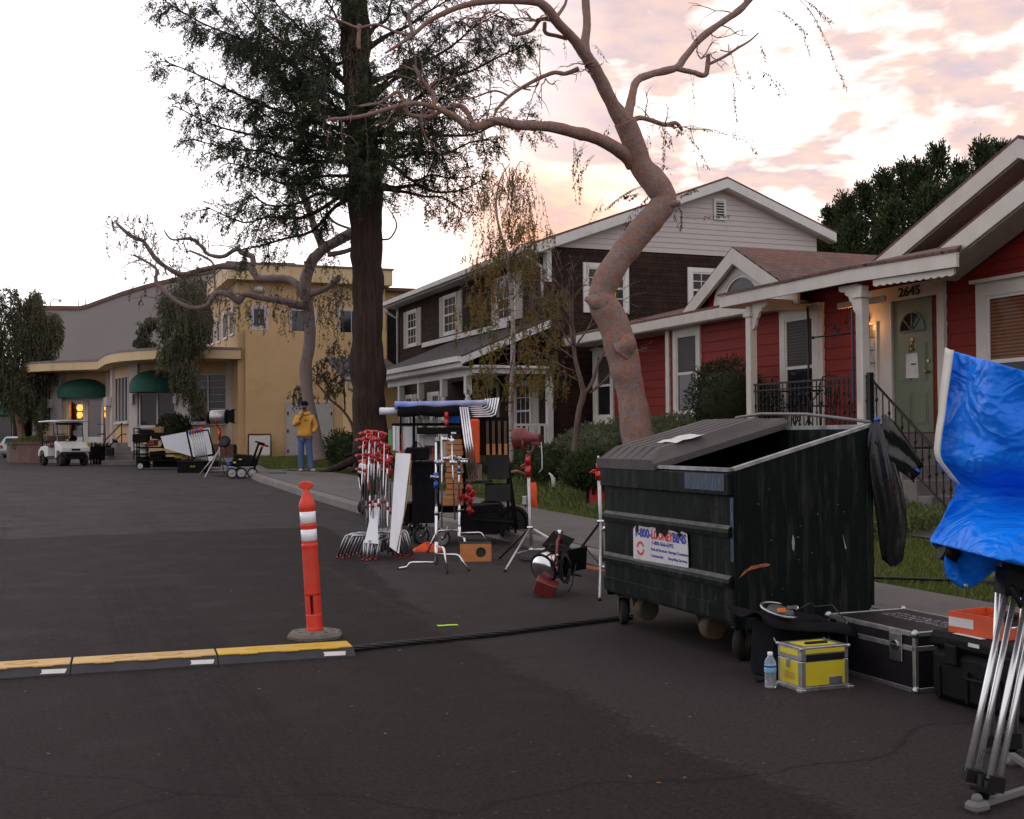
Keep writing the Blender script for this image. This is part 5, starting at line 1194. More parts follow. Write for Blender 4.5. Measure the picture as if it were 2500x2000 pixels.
# ---- grey tree behind the person
gt = Thing('grey_tree', 'slender grey tree with long twisting limbs standing right behind the person', 'tree', (*at(770, 1110, 36).xy, .6), 'W')
w = MB(); Y1 = 36.0
limb(w, [(780, 1125, 19, Y1), (776, 1090, 15, Y1), (766, 1040, 14, Y1), (752, 970, 14, Y1), (746, 900, 15, Y1), (754, 850, 14.5, Y1), (757, 800, 14, Y1), (752, 740, 13, Y1), (745, 700, 15, Y1), (755, 650, 14, Y1), (775, 622, 13, Y1), (800, 602, 13, Y1), (830, 585, 13, Y1), (870, 560, 11, Y1)], 14, 6, .05, 1)
limb(w, [(790, 607, 11, Y1), (770, 560, 9, Y1), (757, 520, 9, Y1), (737, 470, 9, Y1), (728, 440, 8, Y1), (712, 432, 5, Y1), (680, 425, 3, Y1)], 10, 6, .05, 2)
limb(w, [(800, 622, 7, Y1), (840, 615, 6, Y1), (880, 600, 5, Y1)], 8)
limb(w, [(748, 745, 12, Y1), (725, 745, 10, Y1 - .2), (690, 735, 9, Y1 - .4), (648, 729, 8, Y1 - .6), (600, 719, 8, Y1 - .8), (582, 735, 9, Y1 - .9), (560, 720, 8, Y1 - 1), (528, 716, 7, Y1 - 1), (505, 745, 6, Y1 - 1), (470, 752, 6, Y1 - 1.1), (430, 735, 5, Y1 - 1.2), (382, 690, 5, Y1 - 1.2), (380, 655, 3.5, Y1 - 1.2), (325, 622, 2, Y1 - 1.3)], 10, 6, .1, 3)
limb(w, [(742, 730, 10, Y1), (730, 700, 9, Y1), (705, 682, 9, Y1 + .2), (668, 681, 9, Y1 + .4), (632, 678, 9, Y1 + .6), (612, 655, 9, Y1 + .7), (578, 652, 9, Y1 + .8), (540, 650, 7, Y1 + .9), (490, 660, 6.5, Y1 + 1), (447, 671, 7, Y1 + 1), (410, 655, 6, Y1 + 1), (380, 632, 6, Y1 + 1), (350, 590, 5, Y1 + 1), (318, 575, 5, Y1 + 1), (280, 540, 2, Y1 + 1)], 10, 6, .1, 4)
limb(w, [(617, 652, 7, Y1 + .7), (616, 628, 7, Y1 + .7), (590, 618, 6, Y1 + .7), (578, 608, 6, Y1 + .7), (545, 626, 5, Y1 + .7), (510, 622, 5, Y1 + .7), (490, 600, 4.5, Y1 + .7), (462, 583, 4, Y1 + .7), (420, 585, 2.5, Y1 + .7), (400, 562, 1.5, Y1 + .7)], 8, 5, .1, 5)
limb(w, [(755, 720, 9, Y1), (780, 712, 7.5, Y1 - .2), (800, 702, 6, Y1 - .3), (825, 680, 8, Y1 - .4), (826, 672, 5, Y1 - .4)], 8, 5, .1, 6)
limb(w, [(462, 612, 2.5, Y1 + .7), (500, 628, 3, Y1 + .6), (522, 648, 2.5, Y1 + .6), (524, 700, 2, Y1 + .6), (524, 720, 2, Y1)], 6)
limb(w, [(860, 560, 3, Y1), (820, 545, 3, Y1), (800, 520, 2.5, Y1), (795, 470, 2, Y1)], 6)
for k_, (x, y, x2, y2, Yk) in enumerate(((598, 721, 505, 745, -1), (430, 735, 325, 622, -1.2), (540, 650, 447, 671, .9), (410, 655, 280, 540, 1), (577, 608, 400, 562, .7), (757, 520, 700, 430, 0), (685, 736, 598, 721, -.6), (380, 655, 325, 622, -1.3), (350, 590, 290, 530, 1))):
    PP = [at(lerp(x, x2, t / 8), lerp(y, y2, t / 8), Y1 + Yk) for t in range(9)]; twigs_on(w, PP, 14, 1.25, 60 + k_, .05)
gt.part('trunk', w, M_barkgrey)
st_ = MB(); lf = MB(); rr = random.Random(33)
for (xa, xb, ya, yb, n, ln) in ((610, 840, 690, 740, 60, 90), (780, 850, 660, 720, 30, 60), (600, 700, 735, 760, 20, 60), (740, 830, 600, 640, 26, 60), (450, 620, 710, 760, 40, 80), (255, 380, 520, 600, 40, 30), (380, 500, 560, 690, 40, 35), (780, 840, 740, 800, 22, 80), (420, 520, 650, 760, 60, 60), (650, 700, 420, 480, 8, 40), (300, 420, 640, 720, 14, 40), (510, 600, 500, 560, 8, 50)):
    for q in range(n):
        x, y = rr.uniform(xa, xb), rr.uniform(ya, yb); strand(x, y, x + rr.uniform(-12, 12), y + ln * rr.uniform(.3, 1.2), Y1 + rr.uniform(-1.2, 1), 15, .10, 6, w_=.006)
M_gum = leafmat('olive_leaves', (.055, .060, .028), (.085, .080, .038), (.11, .085, .045), 1.5)
gt.part('twigs', st_, M_barkgrey); gt.part('leaves', lf, M_gum)
def weeper(t, blobs, Y, n, lw, ln, m, seed, dep=1.2, stem=M_barkgrey):
    global rr, st_, lf
    st_ = MB(); lf = MB(); rr = random.Random(seed)
    for q in range(n):
        x0, y0, rx, ry = rr.choice(blobs); an = rr.uniform(0, 2 * PI); r = math.sqrt(rr.random())
        x, y = x0 + rx * r * math.cos(an), y0 + ry * r * math.sin(an); strand(x, y, x + rr.uniform(-7, 7), y + ln * rr.uniform(.3, 1.1), Y + rr.uniform(-dep, dep), 16, lw, 4, w_=.006)
    t.part('twigs', st_, stem); t.part('leaves', lf, m)
M_gumd = leafmat('dark_olive_leaves', (.055, .068, .028), (.085, .092, .038), (.12, .11, .046), 1.0)
t1 = Thing('weeping_tree', 'weeping tree with pale trunk in the brick planter at the far left', 'tree', (*at(48, 1080, 56).xy, 1.2), 'W')
w = MB(); limb(w, [(55, 1085, 11, 56), (50, 1040, 9, 56), (42, 990, 9, 56), (35, 930, 7, 56), (40, 850, 5, 56), (45, 760, 3, 56)], 10, 5, .06, 1); limb(w, [(40, 950, 5, 56), (80, 880, 4, 56), (110, 800, 2, 56)], 6); limb(w, [(38, 950, 5, 56), (10, 880, 4, 56), (-10, 780, 2, 56)], 6); t1.part('trunk', w, barkmat('pale_brown_bark', (.22, .13, .09), (.28, .17, .12), (.15, .09, .07), 4))
weeper(t1, [(15, 740, 45, 50), (20, 820, 70, 60), (30, 900, 60, 40), (60, 780, 30, 60), (110, 790, 38, 40), (95, 840, 40, 30), (85, 730, 22, 30), (128, 790, 26, 36), (95, 880, 40, 40), (-20, 860, 50, 80), (60, 960, 30, 20), (15, 940, 45, 35), (40, 860, 80, 70)], 56, 2100, .19, 60, M_gumd, 1)
t2 = Thing('weeping_tree', 'weeping eucalyptus in front of the curved building left of the yellow tower', 'tree', (*at(505, 1070, 45.5).xy, .7), 'W')
w = MB(); limb(w, [(508, 1085, 7, 45.5), (508, 1040, 6, 45.5), (497, 985, 6, 45.5), (475, 930, 5, 45.5), (450, 880, 4, 45.5), (440, 800, 3, 45.5), (430, 720, 2, 45.5)], 8, 5, .1, 1); limb(w, [(500, 1010, 4, 45.5), (475, 990, 4, 45.5), (455, 960, 3, 45.5)], 6); t2.part('trunk', w, M_branchred)
weeper(t2, [(420, 730, 35, 40), (435, 790, 50, 45), (455, 740, 40, 45), (470, 800, 38, 50), (425, 850, 42, 30), (450, 900, 34, 30), (470, 690, 35, 25), (500, 760, 20, 40), (480, 950, 20, 20)], 45.5, 1150, .15, 62, M_gumd, 2, .8)
t3 = Thing('rooftop_shrub', 'small leafy tree rising behind the wavy canopy roof', 'tree', (*at(352, 850, 54).xy, 4.9), 'W')
w = MB(); limb(w, [(352, 862, 2, 54), (352, 820, 2, 54), (350, 780, 1, 54)], 6); t3.part('trunk', w, M_barkgrey)
weeper(t3, [(352, 800, 20, 25), (355, 835, 22, 12), (340, 830, 14, 8), (370, 782, 12, 12)], 54, 200, .16, 16, M_gumd, 3, .5)

# ---- birch with autumn leaves
bt = Thing('birch_tree', 'slim white-barked birch with thinning yellow and green leaves', 'tree', (*at(1246, 1110, 24).xy, .4), 'W')
w = MB(); Y2 = 24.0
limb(w, [(1246, 1130, 8, Y2), (1247, 1060, 7, Y2), (1249, 960, 6.5, Y2), (1252, 860, 6, Y2), (1252, 780, 5, Y2), (1246, 700, 4, Y2), (1235, 620, 3.5, Y2), (1215, 540, 3, Y2), (1212, 480, 2.4, Y2), (1225, 430, 1.6, Y2), (1245, 400, 1, Y2)], 10, 5, .03, 2)
m_, nt_, bs_3 = newmat('birch_bark'); T_ = NT(nt_); v_ = T_.coord('Object', (1, 1, 5)); T_.l(T_.mix(T_.ramp(T_.noise(v_, 3, 6, .7), .53, .6), (.36, .30, .26), (.05, .04, .035)), bs_3.inputs['Base Color']); bs_3.inputs['Roughness'].default_value = .8
bt.part('trunk', w, m_)
st_ = MB(); lf = MB(); rr = random.Random(8)
lf2 = MB()
for q in range(160):
    y = rr.uniform(430, 930) if q > 34 else rr.uniform(400, 600); t = (y - 400) / 500
    wd = lerp(62, 145, smooth(t * 1.3)) if y < 800 else 115; x = lerp(1232, 1268, smooth(t * 1.4)) + rr.uniform(-1, 1) * wd; x0 = 1245 + rr.uniform(-6, 6)
    Yb = Y2 + rr.uniform(-1.2, 1.2)
    if q % 3 == 0: limb(st_, [(x0, y + 40, 1.2, Y2), ((x0 + x) / 2, y - 8, 1, (Yb + Y2) / 2), (x, y + 6, .6, Yb)], 4, 3)
    for k in range(5):
        xx = x + rr.uniform(-22, 22); yy = y + rr.uniform(-15, 30); strand(xx, yy, xx + rr.uniform(-9, 9), yy + rr.uniform(18, 62), Yb + rr.uniform(-.3, .3), 14 if y > 560 else 9, .066, 4, mbl=lf2 if rr.random() < .42 else lf)
        if y > 540 and k < 4: strand(xx, yy, xx + rr.uniform(-9, 9), yy + rr.uniform(18, 60), Yb + rr.uniform(-.3, .3), 15, .07, 4, mbl=lf2 if rr.random() < .3 else lf)
bt.part('twigs', st_, M_branchred); bt.part('leaves', lf, leafmat('birch_green_leaves', (.12, .13, .035), (.17, .15, .04), (.18, .10, .025), 3, .4)); bt.part('leaves', lf2, leafmat('birch_yellow_leaves', (.36, .20, .025), (.24, .11, .018), (.24, .24, .035), 4, .4), label='yellow and rust coloured leaves')

# ---- bare multi-stem tree
ct = Thing('bare_tree', 'small bare tree with pinkish fanning branches between the two houses', 'tree', (*at(1408, 1130, 21.5).xy, .4), 'W')
w = MB(); Y3 = 21.5; rr = random.Random(14)
limb(w, [(1405, 1150, 9, Y3), (1404, 1090, 7.5, Y3), (1412, 1010, 7, Y3), (1424, 965, 8, Y3), (1418, 930, 6, Y3), (1405, 880, 5.5, Y3), (1400, 840, 5, Y3)], 10, 5, .05, 1)
limb(w, [(1424, 965, 5, Y3), (1445, 935, 4.5, Y3), (1460, 890, 4, Y3), (1480, 850, 3, Y3), (1490, 800, 2, Y3)], 8, 5, .05, 2); limb(w, [(1440, 960, 3, Y3), (1470, 935, 2.5, Y3), (1500, 900, 2, Y3), (1530, 850, 1.2, Y3)], 6)
def twig(x, y, an, l, r, dpt, Y):
    P = [(x, y, r, Y)]; 
    for i in range(4):
        an += rr.uniform(-.25, .25); x += math.cos(an) * l / 4; y -= math.sin(an) * l / 4; P.append((x, y, max(.35, r * (1 - .2 * (i + 1))), Y + rr.uniform(-.1, .1)))
    limb(w, P, 5, 2)
    if dpt > 0:
        for k in range(rr.choice((2, 3))): 
            q = P[rr.choice((2, 3, 4))]; twig(q[0], q[1], an + rr.uniform(-.7, .7), l * rr.uniform(.55, .85), r * .5, dpt - 1, Y + rr.uniform(-.3, .3))
for an, l in ((1.9, 130), (1.6, 150), (1.35, 140), (2.2, 110), (1.1, 120), (1.75, 170)): twig(1402, 850, an, l * .9, 3.2, 3, Y3)
for (x, y, an, l) in ((1412, 930, 2.7, 110), (1405, 880, 2.5, 120), (1460, 890, 1.1, 80), (1480, 850, .8, 80), (1500, 905, .5, 60), (1402, 905, 2.9, 90)): twig(x, y, an, l, 2, 2, Y3)
ct.part('trunk', w, barkmat('pink_bare_bark', (.14, .095, .078), (.18, .12, .10), (.10, .065, .055), 5))

# ---- dark conifers behind the red house
M_conif = leafmat('conifer_foliage', (.028, .044, .015), (.048, .066, .022), (.08, .085, .03), .9, .15)
for (x, y, wd, Yc, yb) in ((2033, 528, 46, 46, 690), (2066, 500, 36, 44, 700), (2112, 472, 48, 45, 700), (2160, 442, 38, 43, 700), (2205, 420, 46, 45, 700), (2246, 418, 40, 43, 700), (2290, 378, 56, 44, 700), (2345, 420, 48, 43, 700), (2398, 368, 52, 44, 640), (2440, 372, 40, 45, 600), (2085, 560, 60, 41, 700), (2180, 520, 70, 41, 700), (2270, 480, 70, 41, 700), (2340, 470, 60, 41, 640), (2012, 600, 30, 44, 690)):
    top = at(x, y, Yc); base = Vector((top.x, top.y, .6)); rb_ = wd * Yc / FPX * 1.15; zb_ = at(x, yb, Yc).z - 1.0
    lbl = 'dark green conifer with a ragged pointed top behind the red house'
    t = Thing('conifer', lbl, 'tree', base, 'W', group='conifers behind the red house')
    w = MB(); w.tube([base, top - Vector((0, 0, .4))], [.16, .02], 8); t.part('trunk', w, M_barkdark)
    lf = MB(); rr = random.Random(int(x)); H = top.z - zb_
    for i in range(620):
        h = rr.random() ** 1.3; r = rb_ * (h ** .75) * rr.uniform(.45, 1.05); an = rr.uniform(0, 2 * PI)
        p = Vector((top.x + r * math.cos(an), top.y + r * math.sin(an), top.z - h * H)); d = Vector((math.cos(an) * .6, math.sin(an) * .6, 1.0)) + rvec(rr) * .4
        for k in range(9): leaf(lf, p + d * k * .045 + rvec(rr) * .06, d + rvec(rr) * .8, rr.uniform(.10, .22), .06, rr)
    for i in range(60):
        h = rr.random() * .16; p = Vector((top.x + rr.gauss(0, .08), top.y + rr.gauss(0, .08), top.z - h * H)); leaf(lf, p, Vector((0, 0, 1)) + rvec(rr) * .7, .2, .06, rr)
    t.part('crown', lf, M_conif)

# ---- shrubs
def bush(name, label, cat, c, r, n, lw, m, seed, up=.5, loose=.0, frame_z=None, group=None, asp=.5, stem=True):
    rr = random.Random(seed); t = Thing(name, label, cat, (c[0], c[1], frame_z if frame_z is not None else c[2] - r[2]), 'W', group=group)
    lf = MB()
    lf.ball(c, 1.0, 14, 10, (r[0] * .78, r[1] * .78, r[2] * .78))
    for i in range(n):
        v = rvec(rr); k = rr.random() ** .33 if rr.random() < .6 else rr.uniform(.86, 1.0)
        bump_ = 1 + .22 * mnoise.noise(Vector((v.x * 2.2, v.y * 2.2, v.z * 2.2 + seed))) + .10 * mnoise.noise(v * 6 + Vector((seed, 0, 0)))
        k *= bump_ * (1 + loose * rr.uniform(-.3, .5)); p = Vector((c[0] + v.x * r[0] * k, c[1] + v.y * r[1] * k, c[2] + v.z * r[2] * k))
        if frame_z is not None and p.z < frame_z: continue
        leaf(lf, p, v + rvec(rr) * .9 + Vector((0, 0, up)), lw * rr.uniform(.6, 1.3), lw * asp, rr)
    if stem:
        w = MB()
        for k in range(5):
            an = k * 1.26; w.tube([(c[0] + .05 * math.cos(an), c[1] + .05 * math.sin(an), c[2] - r[2] * 1.0), (c[0] + r[0] * .3 * math.cos(an), c[1] + r[1] * .3 * math.sin(an), c[2]), (c[0] + r[0] * .6 * math.cos(an), c[1] + r[1] * .6 * math.sin(an), c[2] + r[2] * .6)], [.02, .006], 5)
        t.part('stems', w, M_barkgrey)
    t.part('foliage', lf, m); return t
M_bushd = leafmat('dark_bush_leaves', (.026, .036, .014), (.042, .052, .018), None, 3)
M_bushg = leafmat('grey_green_leaves', (.11, .13, .07), (.16, .18, .10), (.07, .085, .042), 5)
M_bushm = leafmat('bush_leaves', (.035, .055, .016), (.055, .075, .024), None, 4)
M_weed = leafmat('weedy_leaves', (.11, .15, .034), (.17, .19, .07), (.075, .10, .026), 3)
p = at(1775, 975, 21.6); bush('round_bush', 'dark clipped round bush in front of the red wall beside the porch', 'bush', (p.x, p.y, p.z - .1), (.72, .72, .85), 9000, .055, M_bushd, 1, frame_z=.3)
p = at(1850, 985, 21.0); bush('round_bush', 'dark bush seen through the porch railing', 'bush', (p.x + .05, p.y + .55, p.z - .25), (.6, .5, .7), 4500, .055, M_bushd, 2, frame_z=.3)
for i, (x, y, Y, rx, rz, m, lb) in enumerate(((1465, 1092, 22.6, .85, .42, M_bushg, 'grey-green shrub just left of the leaning trunk'), (1655, 1072, 21.5, .75, .44, M_bushg, 'grey-green shrub just right of the leaning trunk'), (1560, 1075, 23, .8, .45, M_bushg, 'grey-green shrub hidden behind the leaning trunk'),
                                          (1370, 1135, 23.0, .8, .40, M_bushm, 'dark shrub between the porch rail and the bare tree'), (1300, 1142, 25, .8, .38, M_bushm, 'dark shrub in front of the porch railing'), (1200, 1140, 27, 1.0, .5, M_bushd, 'low dark shrub beneath the porch columns'), (838, 1095, 37, .62, .50, M_bushm, 'mid-green shrub between the white doors and the dark trunk'), (870, 1112, 35.5, .5, .35, M_bushm, 'low shrub left of the roots of the dark trunk'), (1455, 1150, 19.5, .55, .32, M_bushm, 'low shrub behind the red case'))):
    p = at(x, y, Y); bush('shrub', lb, 'shrub', p, (rx, rx * .8, rz), 7500 if Y < 30 else 2600, .06 if Y < 30 else .09, m, 10 + i, loose=.25)
p = at(425, 1050, 47.6); bush('shrub', 'dark bush under the right green awning', 'shrub', p, (.65, .5, .62), 2200, .12, M_bushd, 31, loose=.3)
p = at(100, 1020, 55.0); bush('shrub', 'thin leafy shrub behind the golf cart', 'shrub', p, (.28, .28, .9), 700, .12, M_gumd, 32, loose=.5)
p = at(68, 1040, 57.3); bush('shrub', 'dark green climber in the far-left planter', 'shrub', p, (.36, .3, .8), 2200, .12, M_bushd, 33, loose=.2)
p = at(78, 1086, 55.0); bush('shrub', 'low green planting on top of the far-left planter', 'shrub', p, (.9, .5, .35), 1500, .12, M_weed, 34, loose=.3)
# thin shrub-tree against the yellow wall
t = Thing('wall_shrub', 'spindly arching shrub tree against the yellow wall right of the white doors', 'tree', (*at(865, 1050, 38).xy, .6), 'W')
w = MB()
for P in ([(868, 1110, 3.5, 38), (860, 1040, 3.5, 38), (835, 1000, 3, 38), (805, 975, 2.6, 38), (785, 950, 2, 38), (765, 925, 1.2, 38)], [(790, 975, 2, 38), (806, 955, 2, 38), (790, 925, 1.6, 38), (785, 900, 1.3, 38), (795, 880, .9, 38)], [(842, 1010, 2.2, 38), (840, 940, 1.8, 38), (838, 890, 1.4, 38), (825, 860, 1, 38), (812, 840, .8, 38)], [(840, 930, 1, 38), (860, 890, .9, 38), (862, 850, .8, 38)]): limb(w, P, 6, 5, .05, 3)
t.part('trunk', w, M_branchred)
weeper(t, [(770, 935, 40, 35), (790, 890, 25, 25), (835, 860, 35, 40), (820, 930, 25, 35), (730, 960, 20, 25)], 38, 150, .11, 30, M_gum, 9, .5)
# ground cover mound between pavement and shrubs
rr = random.Random(77); lf = MB()
for i in range(52000):
    a, b = rr.uniform(7.9, 11.4), rr.uniform(11.5, 24)
    if a < tab(SW, b) + .25 + .35 * mnoise.noise(Vector((b * .8, 3, 0))) + .35 * smooth((13.5 - b) / 2): continue
    h = .05 + .34 * smooth((a - 8.0) / 1.6) * (.6 + .6 * mnoise.noise(Vector((a * 1.1, b * 1.1, 0)))) 
    z = lz(a, b) + rr.random() ** .6 * max(h, .04); leaf(lf, Vector((a, b, z)), Vector((0, 0, 1)) * rr.uniform(.1, 1) + rvec(rr), rr.uniform(.05, .17), rr.uniform(.012, .03), rr)
struct('ground_cover', lf, M_weed, 'stuff')['label'] = 'untidy green ground cover and long grass behind the pavement'
# fallen leaves on the road
lf = MB(); rr = random.Random(3)
for i in range(150):
    p = onroad(rr.uniform(-50, 1900), rr.triangular(1180, 1990, 1220), .005); d = rvec(rr); d.z = abs(d.z) * .2; leaf(lf, p, d, rr.uniform(.012, .035), .010, rr)
single('fallen_leaves', lf, leafmat('dry_leaf', (.20, .09, .035), (.28, .16, .08), None, 4), 'small dry leaves scattered over the asphalt', None, kind='stuff')
# ================================================================ near objects
def spin(mb, T): mb.T = T; return mb
def LT(loc, rz=0.0, rot=None):
    m = (Matrix.Rotation(rz, 4, 'Z') if rot is None else rot.to_4x4()); m.translation = Vector(loc); return m

# ---- orange delineator post
b0 = onroad(769, 1556)
dp = Thing('delineator_post', 'worn orange delineator post with two white reflective bands on a grey octagonal base', 'traffic post', b0, 'L')
M_rub2 = mat('grey_rubber_base', (.17, .145, .12), .9, c2=(.12, .10, .085), bump=.5, dirt=(.24, .21, .18), dscale=8)
M_dorange = mat('orange_plastic', (.72, .045, .018), .5, c2=(.58, .035, .015), scale=9, dirt=(.34, .09, .045), dlo=.57, dhi=.66, dscale=11)
w = MB(); prof = [(.205, 0), (.208, .02), (.19, .045), (.06, .055)]
w.lathe(prof, 8, (0, 0, 0), RZ(R(22.5)), sm=False)
for k in range(8): w.box((.135 * math.cos(k * PI / 4), .135 * math.sin(k * PI / 4), .048), (.03, .012, .012), RZ(k * PI / 4))
dp.part('base', w, M_rub2)
tilt = RY(R(-3.2)) @ RX(R(1.0)); Tt = LT((0, 0, .045), rot=tilt)
w = MB(); w.T = Tt
outer = [(.060, .0), (.060, .12)]
w.lathe([(.062, 0), (.064, .02), (.060, .03), (.059, .04), (.059, .12), (.059, .13)], 28)
for s in (0, 1): # slot: two half shells
    pass
z0, z1 = .13, .27
for k in range(28):
    a0, a1 = 2 * PI * k / 28, 2 * PI * (k + 1) / 28; am = (a0 + a1) / 2
    if abs(((am + PI / 2 + PI / 12) % PI) - PI / 12 + 0) < .26 and True: continue
    w.add([Vector((.059 * math.cos(t), .059 * math.sin(t), z)) for t in (a0, a1) for z in (z0, z1)], [(0, 2, 3, 1)], True)
    w.add([Vector((.050 * math.cos(t), .050 * math.sin(t), z)) for t in (a0, a1) for z in (z0, z1)], [(0, 1, 3, 2)], True)
w.lathe([(.059, .27), (.059, .285), (.058, .60), (.058, .62), (.061, .63), (.061, .645), (.057, .65), (.056, .655), (.056, .67), (.056, .75), (.056, .765), (.060, .775), (.061, .79), (.057, .80), (.056, .815), (.056, .88), (.056, .895), (.061, .905), (.063, .93), (.058, .955), (.042, .99), (.026, 1.03), (.019, 1.055)], 28)
dp.part('post', w, M_dorange)
w = MB(); w.T = Tt
for k in range(14):
    t0, t1 = PI * k / 13, 0
w.prism([(-.019, 1.03), (.019, 1.03), (.02, 1.055), (.046, 1.062), (.054, 1.075), (.05, 1.095), (.03, 1.108), (0, 1.112), (-.03, 1.108), (-.05, 1.095), (-.054, 1.075), (-.046, 1.062), (-.02, 1.055)], lambda u, v, d: Vector((u, d, v)), .019, -.019)
dp.part('handle', w, M_dorange, bevel=.006)
M_refl = mat('reflective_white', (.88, .88, .90), .35, c2=(.84, .84, .86), coat=.6)
for z in (.672, .803):
    w = MB(); w.T = Tt; w.lathe([(.0565, z), (.0585, z + .001), (.0585, z + .083), (.0565, z + .084)], 28); dp.part('reflective_band', w, M_refl)

# ---- cable ramps
M_rblack = mat('ramp_rubber', (.014, .014, .020), .7, c2=(.022, .022, .030), bump=.6, bscale=70)
def rampyel(name, c, c2):
    m, nt, bs = newmat(name); T = NT(nt); v = T.coord('Object')
    cc = T.mix(T.ramp(T.noise(v, 7, 7, .7), .4, .65), c, c2); cc = T.mix(T.math('MULTIPLY', T.ramp(T.noise(v, 18, 6, .7), .55, .7), .6), cc, (.30, .17, .06))
    T.l(cc, bs.inputs['Base Color']); bs.inputs['Roughness'].default_value = .55
    ck = T.n('ShaderNodeTexChecker'); ck.inputs['Scale'].default_value = 70; T.l(T.coord('Object', (1, 1, 0)), ck.inputs[0]); T.bump(ck.outputs[1], .5, .004, bs); return m
M_ry1, M_ry2 = rampyel('worn_yellow_lid', (.58, .36, .10), (.50, .29, .085)), rampyel('yellow_lid', (.62, .38, .015), (.52, .31, .015))
E0, E1 = onroad(862, 1590), onroad(-60, 1648); dv = (E1 - E0); dv.z = 0; dv.normalize(); ang = math.atan2(dv.y, dv.x); SL = .905
for i in range(4):
    o = E0 + dv * (SL * i + .02); lab = ['cable ramp segment with the bright yellow lid beside the delineator post', 'second cable ramp segment from the delineator post, faded yellow lid', 'faded yellow cable ramp segment running out of the left edge', 'cable ramp segment beyond the left edge'][i]
    if i == 3: break
    t = Thing('cable_ramp', lab, 'cable ramp', (o.x, o.y, gz(*unS(o))), 'L', ang, group='cable ramps laid end to end')
    w = MB(); L_ = SL - .006
    # profile across (y): front edge is +y here
    pr = [(-.26, 0), (.215, 0), (.212, .008), (.115, .046), (-.115, .046), (-.255, .008)]
    w.prism(pr, lambda u, v, d: Vector((d, u, v)), L_, 0); t.part('ramp_body', w, M_rblack)
    w = MB(); w.bb(.004, L_ - .004, -.112, .112, .0465, .056, .003)
    for k in range(3): w.bb(.10 + k * .27, .22 + k * .27, .110, .124, .045, .054, .002)
    lid = t.part('lid', w, M_ry2 if i == 0 else M_ry1)
    w = MB()
    for (x, sx) in ((.30, .1), (.62, .1)):
        for q0, q1 in (((x - sx, 0), (x, .05)), ((x, .05), (x + sx, 0)), ((x + sx, 0), (x, -.05)), ((x, -.05), (x - sx, 0))):
            w.tube([(q0[0], q0[1], .056), (q1[0], q1[1], .056)], .0035, 4)
    t.part('embossed_diamonds', w, M_ry2 if i == 0 else M_ry1, lid)
    w = MB(); xs = .06 if i == 0 else .02
    f_ = lambda u, v, d: Vector((u, .115 + v * .93, .046 - .36 * v + d))
    w.prism([(xs, .045), (xs + .15, .04), (xs + .145, .078), (xs + .155, .09), (xs + .01, .095), (xs + .004, .07)], f_, .001, .003); t.part('tape_mark', w, M_paper)
# orientation check: the front (towards the camera) must be +y in ramp space
# ---- cable bundle running from the ramp to the dumpster
M_cable = mat('cable_rubber', (.012, .012, .012), .6, c2=(.02, .02, .02))
w = MB(); c0, c1, c2_ = onroad(845, 1586, .02), onroad(1200, 1548, .02), onroad(1545, 1506, .02)
for k in range(5):
    P = []
    for i in range(61):
        t = i / 60; p = c0.lerp(c1, t * 2) if t < .5 else c1.lerp(c2_, t * 2 - 1); ph = t * 26 + k * 2 * PI / 5
        p = p + Vector((.0,   .020 * math.cos(ph) + .015 * math.sin(t * 9),   .012 * math.sin(ph) + .002)); P.append(p)
    w.tube(P, .0085, 6)
single('cable_bundle', w, M_cable, 'twisted bundle of black cables running from the cable ramp to the dumpster', 'cable', origin=c0)
w = MB(); P = [at(2100, 1440, 9.9)]
P = [S(a, b, lz(a, b) + .03) for a, b in ((6.3, 10.6), (6.6, 9.6), (6.9, 9.0), (7.4, 8.6), (8.0, 8.0), (8.6, 7.0), (9.0, 5.5))]
for k in range(3): w.tube([p + Vector((.02 * k, .03 * math.sin(i + k * 2), .012 * (k % 2))) for i, p in enumerate(P)], .011, 6)
single('power_cable', w, M_cable, 'black cables crossing the pavement and lawn right of the dumpster', 'cable', origin=P[0])
w = MB(); p = onroad(1092, 1527, .004); w.T = LT(p, .25)
w.prism([(-.075, -.018), (-.03, -.022), (.03, -.012), (.085, -.02), (.078, .012), (.02, .022), (-.02, .012), (-.08, .02)], lambda u, v, d: Vector((u, v * 1.4, d)), 0, .003)
single('tape_mark', w, mat('neon_tape', (.45, .80, .01), .6, c2=(.36, .7, .01)), 'neon yellow-green tape mark stuck on the asphalt', 'tape', origin=p)

